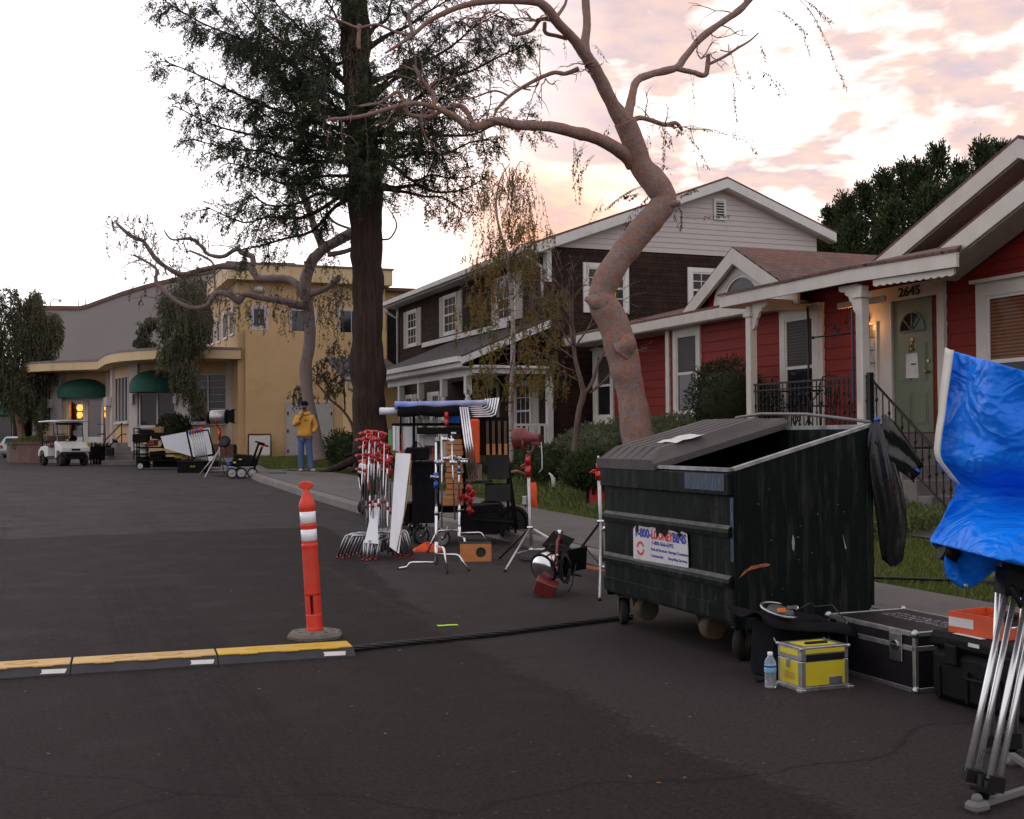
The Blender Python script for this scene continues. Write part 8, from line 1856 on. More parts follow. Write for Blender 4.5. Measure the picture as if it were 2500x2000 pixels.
w = MB(); P = [at(1282, 1120, 13.2), at(1281, 1170, 13.2), at(1281, 1215, 13.2), at(1283, 1240, 13.2)]; w.tube(P, .007, 5); w.mat(1); w.box(at(1281, 1222, 13.2), (.05, .035, .10), None, .008); single('switch_cable', w, [M_cable, M_alu], 'black cable with a grey in-line switch hanging on the light stand', 'cable', origin=P[0])
def sandbag(name, lab, x0, x1, y0, y1, Y, m, th=.10, edge=None):
    p, q = at(x0, y1, Y), at(x1, y0, Y); w = MB(); g = []
    for i in range(11):
        t = i / 10; z = lerp(p.z, q.z, t); wd = (q.x - p.x) / 2 * (1 + .05 * math.sin(t * 11)) * (1 - .10 * (abs(t - .4) * 2) ** 3); d = th / 2 * math.sin(PI * min(max(t * .92 + .06, 0), 1)) ** .6
        g.append([Vector(((p.x + q.x) / 2 + wd * (abs(math.cos(a)) ** .5) * (1 if math.cos(a) > 0 else -1), Y + d * math.sin(a) * (1 + .15 * math.sin(5 * a + i)), z)) for a in [2 * PI * k / 24 for k in range(25)]])
    w.sheet(g); o = single(name, w, m, lab, 'bag', origin=((p.x + q.x) / 2, Y, p.z), sub=1); return o
sandbag('sandbag', 'narrow red sandbag hanging from the spotlight stand', 1289, 1311, 1178, 1240, 13.45, M_orange)
t, top = light_stand('light_stand', 'silver light stand with red collars and one leg pointing at the camera, beside the dumpster', 1467, [(1464, 1464, M_alu), (1401, 1361, M_grey2), (1500, 1345, M_grey2)], 1273, 1124, 11.75, [(1131, 1150, .026), (1150, 1171, .032)])
w = MB(); a_, b_c = onroad(1400, 1378, .09), onroad(1490, 1394, .10); w.box((a_ + b_c) / 2, ((b_c - a_).length, .02, .028), RZ(math.atan2((b_c - a_).y, (b_c - a_).x))); t.part('orange_brace', w, mat('rusty_orange_paint', (.42, .09, .03), .6))
w = MB(); knuckle(w, at(1478, 1292, 11.6), (1, 0, -.4), .025); w.tube([at(1478, 1288, 11.6), at(1482, 1308, 11.6)], .01, 6); t.part('clamp', w, M_chrome)
# red-and-black case on the lawn
rc = Thing('red_case', 'bright red case with black piping standing on the lawn behind the light stand', 'case', (*at(1458, 1255, 19.4).xy, .26), 'W')
w = MB(); cbox(w, 1440, 1482, 1188, 1251, 19.3, 19.5, .05); rc.part('panel', w, mat('red_nylon', (.42, .010, .010), .7, c2=(.33, .008, .008), bump=.2)); w = MB(); cbox(w, 1433, 1485, 1186, 1254, 19.34, 19.55, .06); rc.part('body', w, M_cloth); w = MB(); w.tube([at(1448, 1190, 19.28), at(1449, 1208, 19.27)], .02, 6); rc.part('strap', w, M_cloth)
# chrome lamp head lying on the asphalt
lh = Thing('drum_lamp', 'chrome drum lamp with black barn doors and a red yoke lying on the asphalt', 'lamp', onroad(1352, 1452), 'L', R(20))
w = MB(); A = RZ(R(28)) @ RY(R(72)); c = Vector((-.05, .0, .27))
w.lathe([(.02, -.13), (.10, -.12), (.135, -.08), (.14, .04), (.125, .05), (.125, .09)], 28, c, A); lh.part('housing', w, M_chrome)
w = MB(); w.lathe([(.145, .045), (.15, .05), (.15, .07), (.145, .075)], 28, c, A); w.lathe([(.145, -.085), (.148, -.08), (.148, -.07), (.145, -.065)], 28, c, A)
w.box(c + A @ Vector((0, 0, .16)), (.26, .26, .12), A @ RZ(.3), .01)
for k, (dx, dy, rx_) in enumerate(((.15, 0, .5), (-.14, .02, -.4), (0, .15, .3), (.02, -.16, -.5))): w.box(c + A @ Vector((dx, dy, .22)), (.012 if k < 2 else .24, .24 if k < 2 else .012, .20), A @ RZ(.3) @ (RY(rx_) if k < 2 else RX(-rx_)))
lh.part('barn_doors', w, M_bk2)
w = MB(); 
for k in range(6): an = k * .9; w.tube([c + A @ Vector((.137 * math.cos(an), .137 * math.sin(an), -.07)), c + A @ Vector((.14 * math.cos(an), .14 * math.sin(an), .03))], .008, 5)
lh.part('cooling_fin', w, M_bk2)
w = MB(); w.tube([(-.07, -.15, .24), (-.03, -.16, .40), (.0, -.10, .50), (.06, -.02, .535), (.10, .06, .50), (.12, .10, .40)], .014, 8); lh.part('yoke', w, M_redp)
w = MB(); w.cyl((.05, -.03, .53), (.05, -.03, .60), .018, None, 10); w.box((.05, -.03, .575), (.07, .02, .015)); w.ball((-.03, -.165, .38), .014, 8, 6); lh.part('spigot', w, M_chrome)
w = MB(); w.box((-.12, -.10, .085), (.20, .14, .14), RZ(-.45) @ RY(.35) @ RX(.3), .008); lh.part('ballast_box', w, M_redp)
w = MB(); w.tube([(.1, -.1, .03), (.16, -.06, .1), (.22, -.02, .3), (.16, .02, .44), (.0, .05, .46), (-.08, .02, .36)], .008, 5)
rr = random.Random(9)
for k in range(7): w.tube([c + Vector((.12 + .05 * math.cos(q) + rr.uniform(-.02, .02), -.14 + .01 * k, -.02 + .13 * math.sin(q) + rr.uniform(-.01, .01))) for q in [2 * PI * j / 12 for j in range(13)]], .006, 5)
lh.part('cable', w, M_cable)
w = MB(); rr = random.Random(1)
for k in range(5): p0 = onroad(1305 + 3 * k, 1362 + k, .012 + .006 * k); w.tube([p0 + Vector((.17 * math.cos(q) + rr.uniform(-.01, .01), .12 * math.sin(q), 0)) for q in [2 * PI * j / 16 for j in range(17)]], .007, 5)
p0 = onroad(1262, 1345, .01); w.tube([p0, onroad(1270, 1366, .01), onroad(1300, 1370, .01)], .007, 5); single('cable_coil', w, M_cable, 'black cable coil on the asphalt between the lamp stand legs', 'cable', origin=onroad(1310, 1364))
w = MB(); P = [at(1235, 1155, 17.3), at(1262, 1150, 17.5), at(1285, 1160, 17.8)]; w.tube(P, .02, 6); single('curved_stick', w, mat('pinkish_stick', (.3, .13, .1), .8), 'curved pinkish stick lying behind the cart', 'stick', origin=P[0])
w = MB(); p0 = at(1351, 1170, 19); w.tube([p0 - Vector((0, 0, .12)), p0, p0 + Vector((-.03, 0, .06)), p0 + Vector((-.07, 0, .10))], [.03, .035, .02, .012], 8); single('garden_ornament', w, M_greyp, 'small grey bird-like garden ornament in the ground cover', 'ornament', origin=p0)

# ================================================================ person
def skinned(name, nodes, edges, root, m, parent, sub=2, scale=1.0):
    ks = list(nodes); me = bpy.data.meshes.new(name); me.from_pydata([nodes[k][:3] for k in ks], [(ks.index(a), ks.index(b)) for a, b in edges], []); me.materials.append(m)
    o = bpy.data.objects.new(name, me); col.objects.link(o); o.parent = parent; sk = o.modifiers.new('skin', 'SKIN'); sk.use_smooth_shade = True
    sv = me.skin_vertices[0].data
    for i, k in enumerate(ks):
        r = nodes[k][3]; sv[i].radius = (r, r) if isinstance(r, (int, float)) else r; sv[i].use_root = (k == root)
    s = o.modifiers.new('sub', 'SUBSURF'); s.levels = sub; s.render_levels = sub; return o
pp = at(744, 1152, 30.0); pe = Thing('person', 'person in a yellow hooded sweatshirt, blue jeans and dark beanie, hand at chin', 'person', pp, 'L')
M_skin = mat('skin', (.16, .075, .045), .55, c2=(.13, .06, .036), scale=20)
N = {'pel': (0, 0, .93, .06), 'sp': (0, .01, 1.15, .08), 'ch': (0, .01, 1.36, .12), 'nk': (0, .01, 1.47, .052), 'nk2': (0, 0, 1.54, .05), 'jaw': (0, -.02, 1.585, .062), 'hd': (0, 0, 1.655, .082), 'hd2': (0, .005, 1.71, .07), 'ht': (0, .005, 1.745, .035),
     'hl': (.09, 0, .88, .08), 'kl': (.12, -.02, .50, .055), 'al': (.15, 0, .10, .036), 'fl': (.21, -.09, .035, .03), 'hr': (-.09, 0, .88, .08), 'kr': (-.09, -.02, .50, .055), 'ar': (-.085, .01, .10, .036), 'fr': (-.09, -.12, .035, .03),
     'sl': (.18, .01, 1.40, .055), 'el': (.27, .05, 1.14, .04), 'wl': (.19, -.07, .95, .028), 'ml': (.16, -.10, .90, .032), 'sr': (-.18, .01, 1.40, .055), 'er': (-.24, -.08, 1.15, .04), 'wr': (-.06, -.20, 1.36, .026), 'mr': (-.03, -.19, 1.43, .030), 'nose': (0, -.105, 1.625, .012)}
E = [('pel', 'sp'), ('sp', 'ch'), ('ch', 'nk'), ('nk', 'nk2'), ('nk2', 'jaw'), ('jaw', 'hd'), ('hd', 'hd2'), ('hd2', 'ht'), ('pel', 'hl'), ('hl', 'kl'), ('kl', 'al'), ('al', 'fl'), ('pel', 'hr'), ('hr', 'kr'), ('kr', 'ar'), ('ar', 'fr'), ('ch', 'sl'), ('sl', 'el'), ('el', 'wl'), ('wl', 'ml'), ('ch', 'sr'), ('sr', 'er'), ('er', 'wr'), ('wr', 'mr'), ('hd', 'nose')]
for s, hx, base, dirs in (('l', 'ml', (.16, -.10, .90), (-.3, -.3, -1)), ('r', 'mr', (-.03, -.19, 1.43), (.35, .1, 1))):
    D = Vector(dirs).normalized()
    for k in range(4):
        b = Vector(base) + Vector(((k - 1.5) * .018, -.005, .0)) + D * .025; c1 = b + D * (.028 + .004 * (k % 2)); c2 = c1 + (D + Vector((0, .9 if s == 'r' else -.2, -.1))).normalized() * .024
        for n_, q, r in (('a', b, .009), ('b', c1, .0085), ('c', c2, .008)): N[s + 'f%d' % k + n_] = (*q, r)
        E += [(hx, s + 'f%da' % k), (s + 'f%da' % k, s + 'f%db' % k), (s + 'f%db' % k, s + 'f%dc' % k)]
    q = Vector(base) + Vector((.035 if s == 'r' else -.035, -.01, .015)); q2 = q + D * .03 + Vector((.008, 0, 0)); N[s + 'ta'] = (*q, .010); N[s + 'tb'] = (*q2, .009); E += [(hx, s + 'ta'), (s + 'ta', s + 'tb')]
skinned('body', N, E, 'pel', M_skin, pe.e)
M_hood = mat('mustard_fleece', (.60, .29, .045), .9, c2=(.52, .25, .038), scale=8, bump=.5, bscale=30)
N = {'b': (0, 0, .85, (.18, .13)), 'b2': (0, .0, .97, (.20, .145)), 'm': (0, .01, 1.2, (.185, .13)), 'c': (0, .01, 1.36, (.175, .12)), 'n': (0, .01, 1.46, (.10, .09)), 'n2': (0, .0, 1.52, (.085, .085)),
     'sl': (.185, .01, 1.38, .082), 'el': (.285, .05, 1.14, .072), 'wl': (.22, -.05, .99, .056), 'sr': (-.185, .01, 1.38, .082), 'er': (-.25, -.08, 1.16, .075), 'wr': (-.09, -.19, 1.31, .052)}
skinned('hooded_sweatshirt', N, [('b', 'b2'), ('b2', 'm'), ('m', 'c'), ('c', 'n'), ('n', 'n2'), ('c', 'sl'), ('sl', 'el'), ('el', 'wl'), ('c', 'sr'), ('sr', 'er'), ('er', 'wr')], 'm', M_hood, pe.e)
w = MB(); w.tube([Vector((.13 * math.cos(q), .02 + .10 * math.sin(q), 1.475 + .03 * math.sin(q))) for q in [2 * PI * k / 16 for k in range(17)]], .035, 8); pe.part('hood', w, M_hood, sub=1)
M_jean = mat('blue_denim', (.045, .085, .19), .85, c2=(.09, .14, .27), scale=5, stretch=(1, 1, .5), bump=.4)
N = {'p': (0, 0, .93, (.165, .12)), 'hl': (.095, 0, .84, .105), 'kl': (.125, -.02, .5, .085), 'al': (.15, 0, .14, .078), 'al2': (.152, 0, .06, .082), 'hr': (-.085, 0, .84, .105), 'kr': (-.095, -.02, .5, .085), 'ar': (-.085, .01, .14, .078), 'ar2': (-.085, .01, .06, .082)}
skinned('jeans', N, [('p', 'hl'), ('hl', 'kl'), ('kl', 'al'), ('al', 'al2'), ('p', 'hr'), ('hr', 'kr'), ('kr', 'ar'), ('ar', 'ar2')], 'p', M_jean, pe.e)
for s, x, a in ((1, .18, -.6), (-1, -.085, .05)):
    w = MB(); w.ball((x + (.04 if s > 0 else 0), -.07, .04), .055, 12, 8, (1, 2.3, .85), RZ(-a if s > 0 else a)); w.T = None; pe.part('shoe', w, mat('tan_suede', (.36, .30, .24), .8))
w = MB(); w.lathe([(.094, 1.675), (.097, 1.69), (.094, 1.73), (.075, 1.765), (.04, 1.785), (.001, 1.79)], 20, (0, .005, 0)); pe.part('beanie', w, M_cloth)
w = MB(); [w.ball((s * .032, -.079, 1.65), .010, 8, 6) for s in (-1, 1)]; pe.part('eyes', w, M_black)
w = MB(); w.tube([(-.025, -.083, 1.585), (0, -.088, 1.583), (.025, -.083, 1.585)], .008, 6); w.tube([(-.03, -.085, 1.605), (0, -.09, 1.608), (.03, -.085, 1.605)], .006, 6); pe.part('beard', w, M_cloth)
w = MB(); f_ = lambda u, v, d: Vector((u, -.128 - d, v)); w.box((.06, -.133, 1.30), (.10, .004, .012)); w.box((.05, -.133, 1.27), (.05, .004, .01)); pe.part('chest_print', w, M_grey2)

# ================================================================ golf cart
gp = at(150, 1135, 47.4); g = Thing('golf_cart', 'white golf cart with canopy roof and brown bench seat, marked 6', 'golf cart', (gp.x - .05, gp.y + .3, gz(*unS(gp))), 'L', R(-47))
M_gcw = mat('golf_cart_white', (.60, .57, .55), .35, c2=(.55, .52, .5), coat=.4); M_gseat = mat('brown_seat_vinyl', (.14, .085, .06), .6, c2=(.11, .07, .05))
fy = lambda u, v, d: Vector((u, d, v))
w = MB(); w.prism([(-1.15, .42), (-1.10, .62), (-.85, .76), (-.3, .80), (-.18, .72), (-.12, .38), (-.45, .34), (-.55, .55), (-.75, .62), (-.95, .55), (-1.05, .36)], fy, .56, -.56); g.part('rear_body', w, M_gcw, bevel=.02)
w = MB(); w.prism([(.58, .30), (.62, .55), (.52, .92), (.62, .98), (.80, .95), (1.22, .72), (1.25, .55), (1.1, .52), (.92, .62), (.74, .55), (.70, .32)], fy, .58, -.58); g.part('front_cowl', w, M_gcw, bevel=.03)
w = MB(); w.bb(-.2, .66, -.55, .55, .28, .36, .01); w.bb(.7, 1.2, -.4, .4, .26, .5, .01); w.bb(-1.1, -.3, -.45, .45, .26, .42); g.part('floor', w, M_black)
w = MB(); w.bb(-.62, -.08, -.52, .52, .74, .88, .04); g.part('seat', w, M_gseat); 
for s in (-1, 1): w = MB(); w.box((-.58, s * .25, 1.08), (.09, .46, .26), RY(-.15), .04); g.part('backrest', w, M_gseat)
w = MB(); w.tube([(-.62, -.48, .80), (-.66, -.48, 1.15)], .018, 6); w.tube([(-.62, .48, .80), (-.66, .48, 1.15)], .018, 6); w.tube([(-.3, -.54, .80), (-.32, -.54, 1.0), (-.55, -.54, 1.02)], .018, 6); g.part('seat_frame', w, M_black)
w = MB(); gr = [[Vector((x, y, 1.78 - .035 * (y / .6) ** 2 - .02 * ((x + .05) / .9) ** 2)) for y in (-.62, -.5, -.3, 0, .3, .5, .62)] for x in (-.98, -.9, -.5, 0, .5, .8, .88)]; w.sheet(gr); o = g.part('roof', w, M_gcw, sub=1); o.modifiers.new('solid', 'SOLIDIFY').thickness = .06
for x0, x1 in ((-.80, -.86), (.78, .62)):
    for s in (-1, 1): w = MB(); w.tube([(x0, s * .5, .75 if x0 < 0 else .9), (x1, s * .52, 1.74)], .018, 6); g.part('roof_post', w, M_black)
w = MB(); w.bb(.60, .64, -.5, .5, 1.62, 1.70); g.part('mirror_bar', w, M_black)
w = MB(); Aw = RY(R(-60)); w.lathe([(.0, 0)] and [(.15, -.012), (.165, 0), (.15, .012), (.135, 0), (.15, -.012)], 24, (.38, .25, 1.06), Aw); w.tube([(.38, .25, 1.06), (.62, .25, .85)], .02, 8); w.box((.38, .25, 1.06), (.30, .02, .02), Aw); w.box((.38, .25, 1.06), (.02, .30, .02), Aw); g.part('steering_wheel', w, M_black)
for x in (-.78, .92):
    for s in (-1, 1): wheel(g, (x, s * .46, .23), .23, .18, (0, s, 0), 0, hub=M_grey2, seg=20)
w = MB(); w.bb(1.235, 1.262, -.17, .17, .60, .68, .01); g.part('grille', w, M_black); w = MB(); w.bb(1.16, 1.265, -.40, .40, .44, .505, .01); g.part('bumper', w, M_black)
for s in (-1, 1): w = MB(); w.box((1.16, s * .44, .66), (.10, .14, .07), RY(.5), .01); g.part('headlight', w, mat('headlight_glass', (.45, .45, .42), .2))
w = MB(); w.ball((1.02, .54, .84), .06); g.part('side_marker', w, M_yel)
w = text_mb('6', .15, lambda u, v, d: Vector((.54 - .02, -.47 + u, .93 + v)) if False else Vector((.585 - v * .25 + 0 - .02, -.50 + u, .90 + v)), depth=.01, bold=.006); g.part('number_six', w, M_paper)
w = text_mb('GOLF', .07, lambda u, v, d: Vector((-.62 + u, -.575, .58 + v)), depth=.006); 
g.part('side_lettering', w, M_grey2) if False else None
w = MB(); w.ball((.72, -.12, 1.02), .06, 8, 6, (1.4, 1, .5)); single_ = g.part('dash_cloth', w, M_yel)

# ================================================================ far equipment
def tcart(label, x0, x1, y0, y1, Y, shelves, name='equipment_cart'):
    p, q = at(x0, y1, Y), at(x1, y0, Y); gz_ = gz(*unS(p)); t = Thing(name, label, 'cart', ((p.x + q.x) / 2, Y, gz_), 'W')
    w = MB()
    for x in (p.x, q.x - .03):
        for yy in (Y, Y + .6): w.bb(x, x + .03, yy, yy + .03, gz_ + .2, q.z)
    t.part('frame', w, M_bk2)
    for k in range(shelves):
        w = MB(); z = lerp(gz_ + .28, q.z - .25, k / max(1, shelves - 1)); w.bb(p.x + .03, q.x - .03, Y + .01, Y + .62, z, z + .05); t.part('shelf', w, M_bk2)
    for x in (p.x + .15, q.x - .15):
        wheel(t, (x, Y - .02, gz_ + .12), .12, .07, (.3, -.95, 0), 0, hub=M_steel, seg=16)
    return t, p, q, gz_
t, p, q, g0 = tcart('black tool cart heaped with gear beside the steps', 332, 462, 1076, 1140, 40.5, 3)
rr = random.Random(12); labs = ['black bin on the top shelf of the far tool cart', 'folded black cloth heap on the far tool cart', 'grey box on the far tool cart', 'dark red pouch on the far tool cart', 'black crate low in the far tool cart', 'yellow boxed tool low in the far tool cart', 'white rag bag hanging on the far tool cart', 'black roll on the far tool cart', 'black jacket heaped over the back of the far tool cart', 'wide black bin at the bottom of the far tool cart', 'black case standing at the left foot of the far tool cart', 'small black pouch at the top right of the far tool cart']
for k, (x, y, w_, h_, m) in enumerate(((345, 1070, .5, .3, M_bk2), (395, 1064, .6, .22, M_cloth), (430, 1080, .35, .25, M_grey2), (372, 1082, .3, .2, M_redp), (385, 1112, .45, .3, M_bk2), (440, 1112, .3, .2, M_yel), (353, 1100, .2, .45, M_paper), (415, 1090, .5, .16, M_cloth), (362, 1057, .5, .22, M_cloth), (408, 1128, .9, .35, M_bk2), (350, 1128, .4, .4, M_bk2), (446, 1066, .3, .22, M_bk2))):
    w = MB(); c = at(x, y, 40.6 + .05 * k); w.box(c, (w_, .4, h_), RY(rr.uniform(-.08, .08)), .03); single('gear_box', w, m, labs[k], 'gear', origin=c - Vector((0, 0, h_ / 2)))
w = MB(); c = at(386, 1052, 41); w.box(c, (.30, .3, .26), None, .01); single('cardboard_box', w, mat('cardboard', (.32, .17, .075), .8), 'brown cardboard box on top of the far tool cart', 'box', origin=c)
w = MB(); 
for k in range(8): z = lerp(1046, 1110, k / 7); w.tube([at(327, z, 42), at(341, z, 42)], .018, 5)
w.tube([at(327, 1044, 42), at(327, 1122, 42)], .02, 5); w.tube([at(341, 1044, 42), at(341, 1122, 42)], .02, 5); single('metal_rack', w, M_bk2, 'narrow black ladder-like rack at the foot of the steps', 'rack', origin=at(334, 1122, 42))
board3('reflector_board', 'long white board leaning across the far carts', [(392, 1066, 0), (512, 1044, 0), (520, 1130, 0), (402, 1095, 0)], 39.5, M_boardw, .04)
for k in range(6):
    w = MB(); P = [at(462 + k * 6, 1052 - k * 1.5, 37.5), at(482 + k * 5, 1125, 37)]; w.tube(P, .022, 6); w.mat(1 if k % 3 else 2); w.tube([P[0], P[0].lerp(P[1], .12)], .035, 6)
    single('pole', w, [M_steel, M_redm, M_bluea], 'thin pole leaning in the far pole rack, ' + ['leftmost', 'second from the left', 'third from the left', 'third from the right', 'second from the right', 'rightmost'][k], 'pole', group='poles in the far rack', origin=P[1])
w = MB(); w.tube([at(456, 1055, 37.6), at(508, 1050, 37.6), at(524, 1110, 37.4)], .03, 6); w.tube([at(456, 1055, 37.6), at(470, 1120, 37.5)], .03, 6); w.tube([at(470, 1118, 37.4), at(524, 1110, 37.4)], .03, 6); single('pole_rack', w, M_bk2, 'black rack frame holding the thin poles', 'rack', origin=at(490, 1125, 37.4))
fcs = Thing('trunk_case', 'long black case with a small yellow emblem in front of the far carts', 'case', at(466, 1155, 36.3), 'L')
w = MB(); w.bb(-.42, .42, 0, .5, 0, .36, .02); fcs.part('body', w, M_bk2); w = MB(); w.bb(-.43, .43, -.012, .51, .30, .37, .02); fcs.part('lid', w, M_bk2); w = MB(); w.tube([(.06, -.016, .2), (.11, -.016, .22), (.14, -.016, .2), (.11, -.016, .18), (.06, -.016, .2)], .008, 5); w.tube([(-.02, -.016, .2), (.02, -.016, .22), (.055, -.016, .2), (.02, -.016, .18), (-.02, -.016, .2)], .008, 5); fcs.part('emblem', w, M_yel)
w = MB(); P = [at(468, 1102, 37), at(530, 1098, 37)]; cbox(w, 470, 528, 1126, 1140, 36.4, 37.0); single('flat_box', w, M_bk2, 'flat black box beside the trunk case under the far lamp stand', 'box', origin=at(500, 1140, 36.5))
# big film lamp on stand
Yf = 34.0
fs = Thing('film_lamp', 'large film lamp with silver drum and black barn doors on a red and chrome stand', 'lamp', at(537, 1158, Yf), 'W')
w = MB(); a_, b_c = at(514, 1019, Yf), at(552, 1017, Yf); w.tube([a_, a_.lerp(b_c, .06), b_c], [.17, .20, .20], 20); fs.part('housing', w, M_alu)
w = MB(); w.tube([at(506, 1020, Yf), at(513, 1020, Yf)], [.15, .19], 16); w.tube([at(552, 1017, Yf), at(556, 1017, Yf)], .21, 16)
w.box(at(565, 1003, Yf), (.2, .4, .02), RY(-.35)); w.box(at(565, 1031, Yf), (.2, .4, .02), RY(.3)); w.box(at(564, 1017, Yf - .22), (.2, .02, .34)); w.box(at(564, 1017, Yf + .22), (.2, .02, .34)); fs.part('barn_doors', w, M_bk2)
w = MB(); w.tube([at(527, 1018, Yf - .24), at(529, 1038, Yf - .2), at(535, 1046, Yf), at(540, 1040, Yf + .2)], .02, 6); w.tube([at(536, 1045, Yf), at(536, 1075, Yf)], .04, 8); w.tube([at(536, 1075, Yf), at(536, 1090, Yf)], .03, 8); fs.part('stand_head', w, M_redm)
w = MB(); w.tube([at(536, 1088, Yf), at(536, 1135, Yf)], .022, 8)
for x, y in ((487, 1160), (562, 1152), (500, 1166), (548, 1158)): w.tube([at(535, 1100, Yf), onroad(x, y)], .018, 6)
fs.part('stand_legs', w, M_alu)
w = MB(); c = at(549, 1078, Yf); w.lathe([(.1, -.02), (.17, -.02), (.17, .02), (.1, .02)], 16, c, RX(R(80))); w.lathe([(.08, -.03), (.14, -.03), (.14, .03), (.08, .03)], 16, c + Vector((-.02, -.05, -.02)), RX(R(80))); single('cable_coil', w, M_cable, 'black coiled cable hanging on the far lamp stand', 'cable', origin=c)
w = MB(); cbox(w, 543, 552, 1088, 1110, 34.0, 34.1, .02); single('sandbag', w, M_redp, 'dark red bag hanging on the far lamp stand', 'bag', origin=at(547, 1110, 34))
# battery cart with T-handles by the kerb
wg = Thing('push_trolley', 'low black trolley with two long T-shaped handles near the person', 'trolley', onroad(592, 1168), 'W')
p0 = onroad(592, 1168); w = MB(); w.box(p0 + Vector((0, .3, .42)), (.55, .6, .22), None, .03); w.box(p0 + Vector((-.05, .3, .56)), (.45, .5, .12), RY(.1), .04); wg.part('body', w, M_bk2)
for dx, dy in ((-.28, 0), (-.02, -.05), (.26, 0), (-.2, .5)): wheel(wg, (p0.x + dx, p0.y + dy, p0.z + .14), .14, .10, (.3, -.95, 0), 0, hub=M_steel, seg=18)
for (x0, y0, x1, y1) in ((614, 1133, 632, 1082), (620, 1146, 641, 1088)):
    w = MB(); w.tube([at(x0, y0, 30.5), at(x1, y1, 30.2)], .028, 6); w.tube([at(x1 - 9, y1 - 4, 30.2), at(x1 + 14, y1 + 2, 30.2)], .022, 6); wg.part('t_handle', w, M_bk2)
w = MB(); w.tube([at(639, 1092, 30.18), at(641, 1088, 30.18)], .034, 6); wg.part('red_tape', w, M_orange)
w = MB(); w.box(p0 + Vector((-.33, -.0, .40)), (.10, .2, .14), None, .03); wg.part('coiled_cable', w, M_bluea); w = MB(); w.box(p0 + Vector((-.05, -.02, .50)), (.08, .03, .03)); w.box(p0 + Vector((-.2, -.02, .42)), (.07, .03, .04)); wg.part('yellow_tag', w, M_yel)
w = MB(); P0 = onroad(625, 1165, .05)
for k in range(9): w.tube([P0 + Vector((.06 * k - .05 + .03 * math.sin(k), .1 * math.cos(k * 2), .03 * (k % 3))), P0 + Vector((.06 * k + .08, -.1 * math.cos(k), .04 + .03 * (k % 2)))], .02, 5)
w.box(P0 + Vector((.55, 0, .10)), (.45, .2, .03)); single('cable_heap', w, M_cable, 'heap of black cable and a flat plate beside the push trolley', 'cable', origin=P0)
# framed cloth leaning on the tower wall
fp = Thing('framed_panel', 'small pale cloth panel with black tabs leaning on the yellow tower wall', 'panel', at(634, 1113, 46.6), 'W')
w = MB(); g = [[at(lerp(608, 660, j / 6), lerp(1113, 1062, i / 6) - (3 if i == 6 and 0 < j < 6 else 0) * math.sin(PI * j / 6) * -1, 46.6 + .25 * i / 6 + .02 * math.sin(i + j)) for j in range(7)] for i in range(7)]; w.sheet(g); o = fp.part('cloth', w, M_greyp, sub=1); o.modifiers.new('solid', 'SOLIDIFY').thickness = .01
w = MB()
for (x0, y0, x1, y1) in ((606, 1114, 607, 1061), (662, 1114, 661, 1061), (606, 1061, 661, 1060)): w.tube([at(x0, y0, 46.62 + (.25 if y0 < 1100 else 0)), at(x1, y1, 46.62 + .25)], .022, 6)
fp.part('frame', w, M_bk2)
# folded directors' chairs / flat carts stacked at the steps
rr = random.Random(6)
for k in range(7):
    x = 219 + k * 6.5; b_ = at(x + 4, 1132, 49.6); t_ = at(x - rr.uniform(-2, 6), 1078 + rr.uniform(0, 8), 49.6 + .1 * k)
    t = Thing('folded_chair', 'dark folded chair leaning in the stack by the steps, ' + ['leftmost', 'second from the left', 'third from the left', 'middle one', 'third from the right', 'second from the right', 'rightmost'][k], 'chair', (b_.x, b_.y, gz(0, 50)), 'W', group='folded chairs stacked by the steps')
    w = MB()
    for dy in (0, .42): w.tube([Vector((b_.x, b_.y + dy, .46)), Vector((t_.x, t_.y + dy, t_.z))], .028, 5); w.tube([Vector((b_.x + .09, b_.y + dy, .46)), Vector((t_.x + .12, t_.y + dy, t_.z - .08))], .024, 5)
    t.part('frame', w, M_bk2); w = MB(); m1 = (Vector((b_.x, b_.y, .46)) + t_) / 2; w.box(m1 + Vector((.05, .2, .12)), (.05, .42, .36), RY(.1)); w.box(m1 + Vector((.05, -.02, -.1)), (.14, .03, .3), RY(.1)); t.part('seat', w, M_cloth)
for k in range(6):
    x = 278 + k * 6; t = Thing('short_stand', 'short dark post standing on the steps landing, ' + ['leftmost', 'second from the left', 'third from the left', 'third from the right', 'second from the right', 'rightmost'][k], 'post', at(x, 1093, 51.5), 'W', group='short dark posts on the landing')
    w = MB(); w.tube([at(x, 1094, 51.5), at(x - 1, 1072 + (k % 3) * 3, 51.5)], .05, 6); w.tube([at(x - 2, 1080, 51.5), at(x + 2.5, 1077, 51.5)], .035, 5); t.part('post', w, M_bk2)
w = MB(); c = at(268, 1103, 48.2); w.box(c, (.28, .3, .34), None, .02); w.mat(1); w.lathe([(.001, 0), (.08, 0), (.1, .01)], 14, c + Vector((.02, -.16, .02)), RX(R(90))); single('loudspeaker', w, [M_grey2, M_black], 'small grey box with a round dark opening at the foot of the steps', 'box', origin=c)
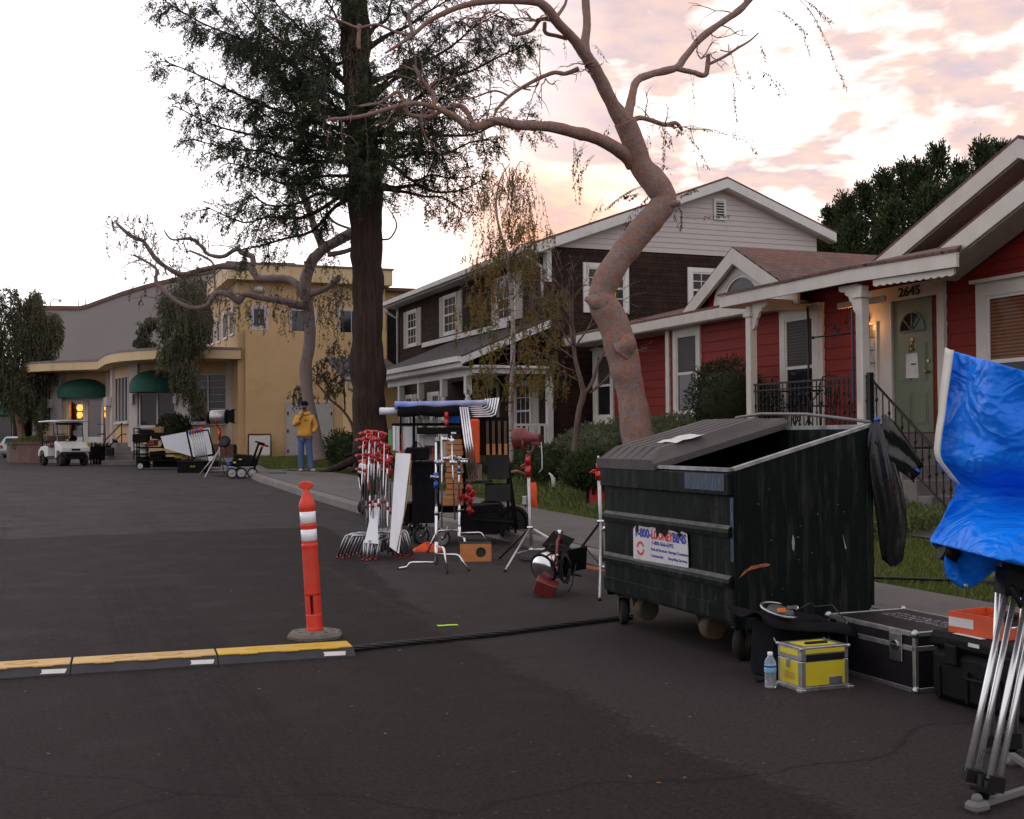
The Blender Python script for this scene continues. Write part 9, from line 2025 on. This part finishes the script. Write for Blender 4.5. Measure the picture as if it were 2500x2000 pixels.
# patio furniture on the red house porch
def patio_chair(a, b, rz, lab):
    t = Thing('patio_chair', lab, 'chair', (*S(a, b).xy, 1.48), 'L', rz, group='wrought-iron patio chairs')
    w = MB(); w.lathe([(.001, .44), (.2, .44), (.21, .45), (.2, .46)], 16); t.part('seat', w, M_iron)
    for x in (-1, 1):
        for y in (-1, 1): w = MB(); w.tube([(x * .16, y * .16, .44), (x * .13, y * .13, .25), (x * .2, y * .2, 0)], .011, 5); t.part('leg', w, M_iron)
    w = MB(); w.tube([(-.19, .17, .45), (-.21, .2, .8), (-.14, .21, .92), (0, .21, .96), (.14, .21, .92), (.21, .2, .8), (.19, .17, .45)], .012, 6)
    for k in range(-2, 3): w.tube([(k * .06, .18, .46), (k * .07, .2, .93)], .007, 5)
    w.lathe([(.06, -.006), (.07, 0), (.06, .006)], 14, (0, .2, .72), RX(R(90))); t.part('backrest', w, M_iron)
patio_chair(11.5, 15.75, R(-60), 'black wrought-iron patio chair on the porch to the right of the iron table'); patio_chair(11.6, 16.85, R(75), 'black wrought-iron patio chair on the porch to the left of the iron table')
t = Thing('patio_table', 'round wrought-iron patio table on the porch', 'table', (*S(11.55, 16.3).xy, 1.48), 'L')
w = MB(); w.lathe([(.001, .70), (.34, .70), (.35, .71), (.34, .72), (.001, .72)], 24); t.part('table_top', w, M_iron)
for k in range(3): an = k * 2.09; w = MB(); w.tube([(.3 * math.cos(an), .3 * math.sin(an), .70), (.08 * math.cos(an), .08 * math.sin(an), .45), (.1 * math.cos(an), .1 * math.sin(an), .25), (.27 * math.cos(an), .27 * math.sin(an), 0)], .012, 6); t.part('leg', w, M_iron)
# scroll bracket and sign edge on the porch post
t = Thing('hanging_bracket', 'black scrolled iron bracket with a narrow edge-on sign board on the porch post', 'bracket', (10.9, 14.2, 2.9), 'S')
bp1 = pb[1]; w = MB(); w.tube([(AP, bp1 + .08, 2.95), (AP, bp1 + 1.15, 2.95)], .012, 6); w.ball((AP, bp1 + 1.17, 2.95), .025, 8, 6)
for c_, r_ in ((.2, .12), (.5, .07)): w.tube([(AP, bp1 + .08 + c_ + r_ * (1 - q / 14) * math.cos(q), 2.96 + r_ + r_ * (1 - q / 14) * math.sin(q)) for q in [k * .5 for k in range(22)]], .009, 5)
t.part('scroll_arm', w, M_iron); w = MB(); w.bb(AP - .16, AP - .13, bp1 + .02, bp1 + .05, 1.95, 3.25); t.part('sign_board', w, mat('dark_blue_sign', (.01, .014, .05), .5))
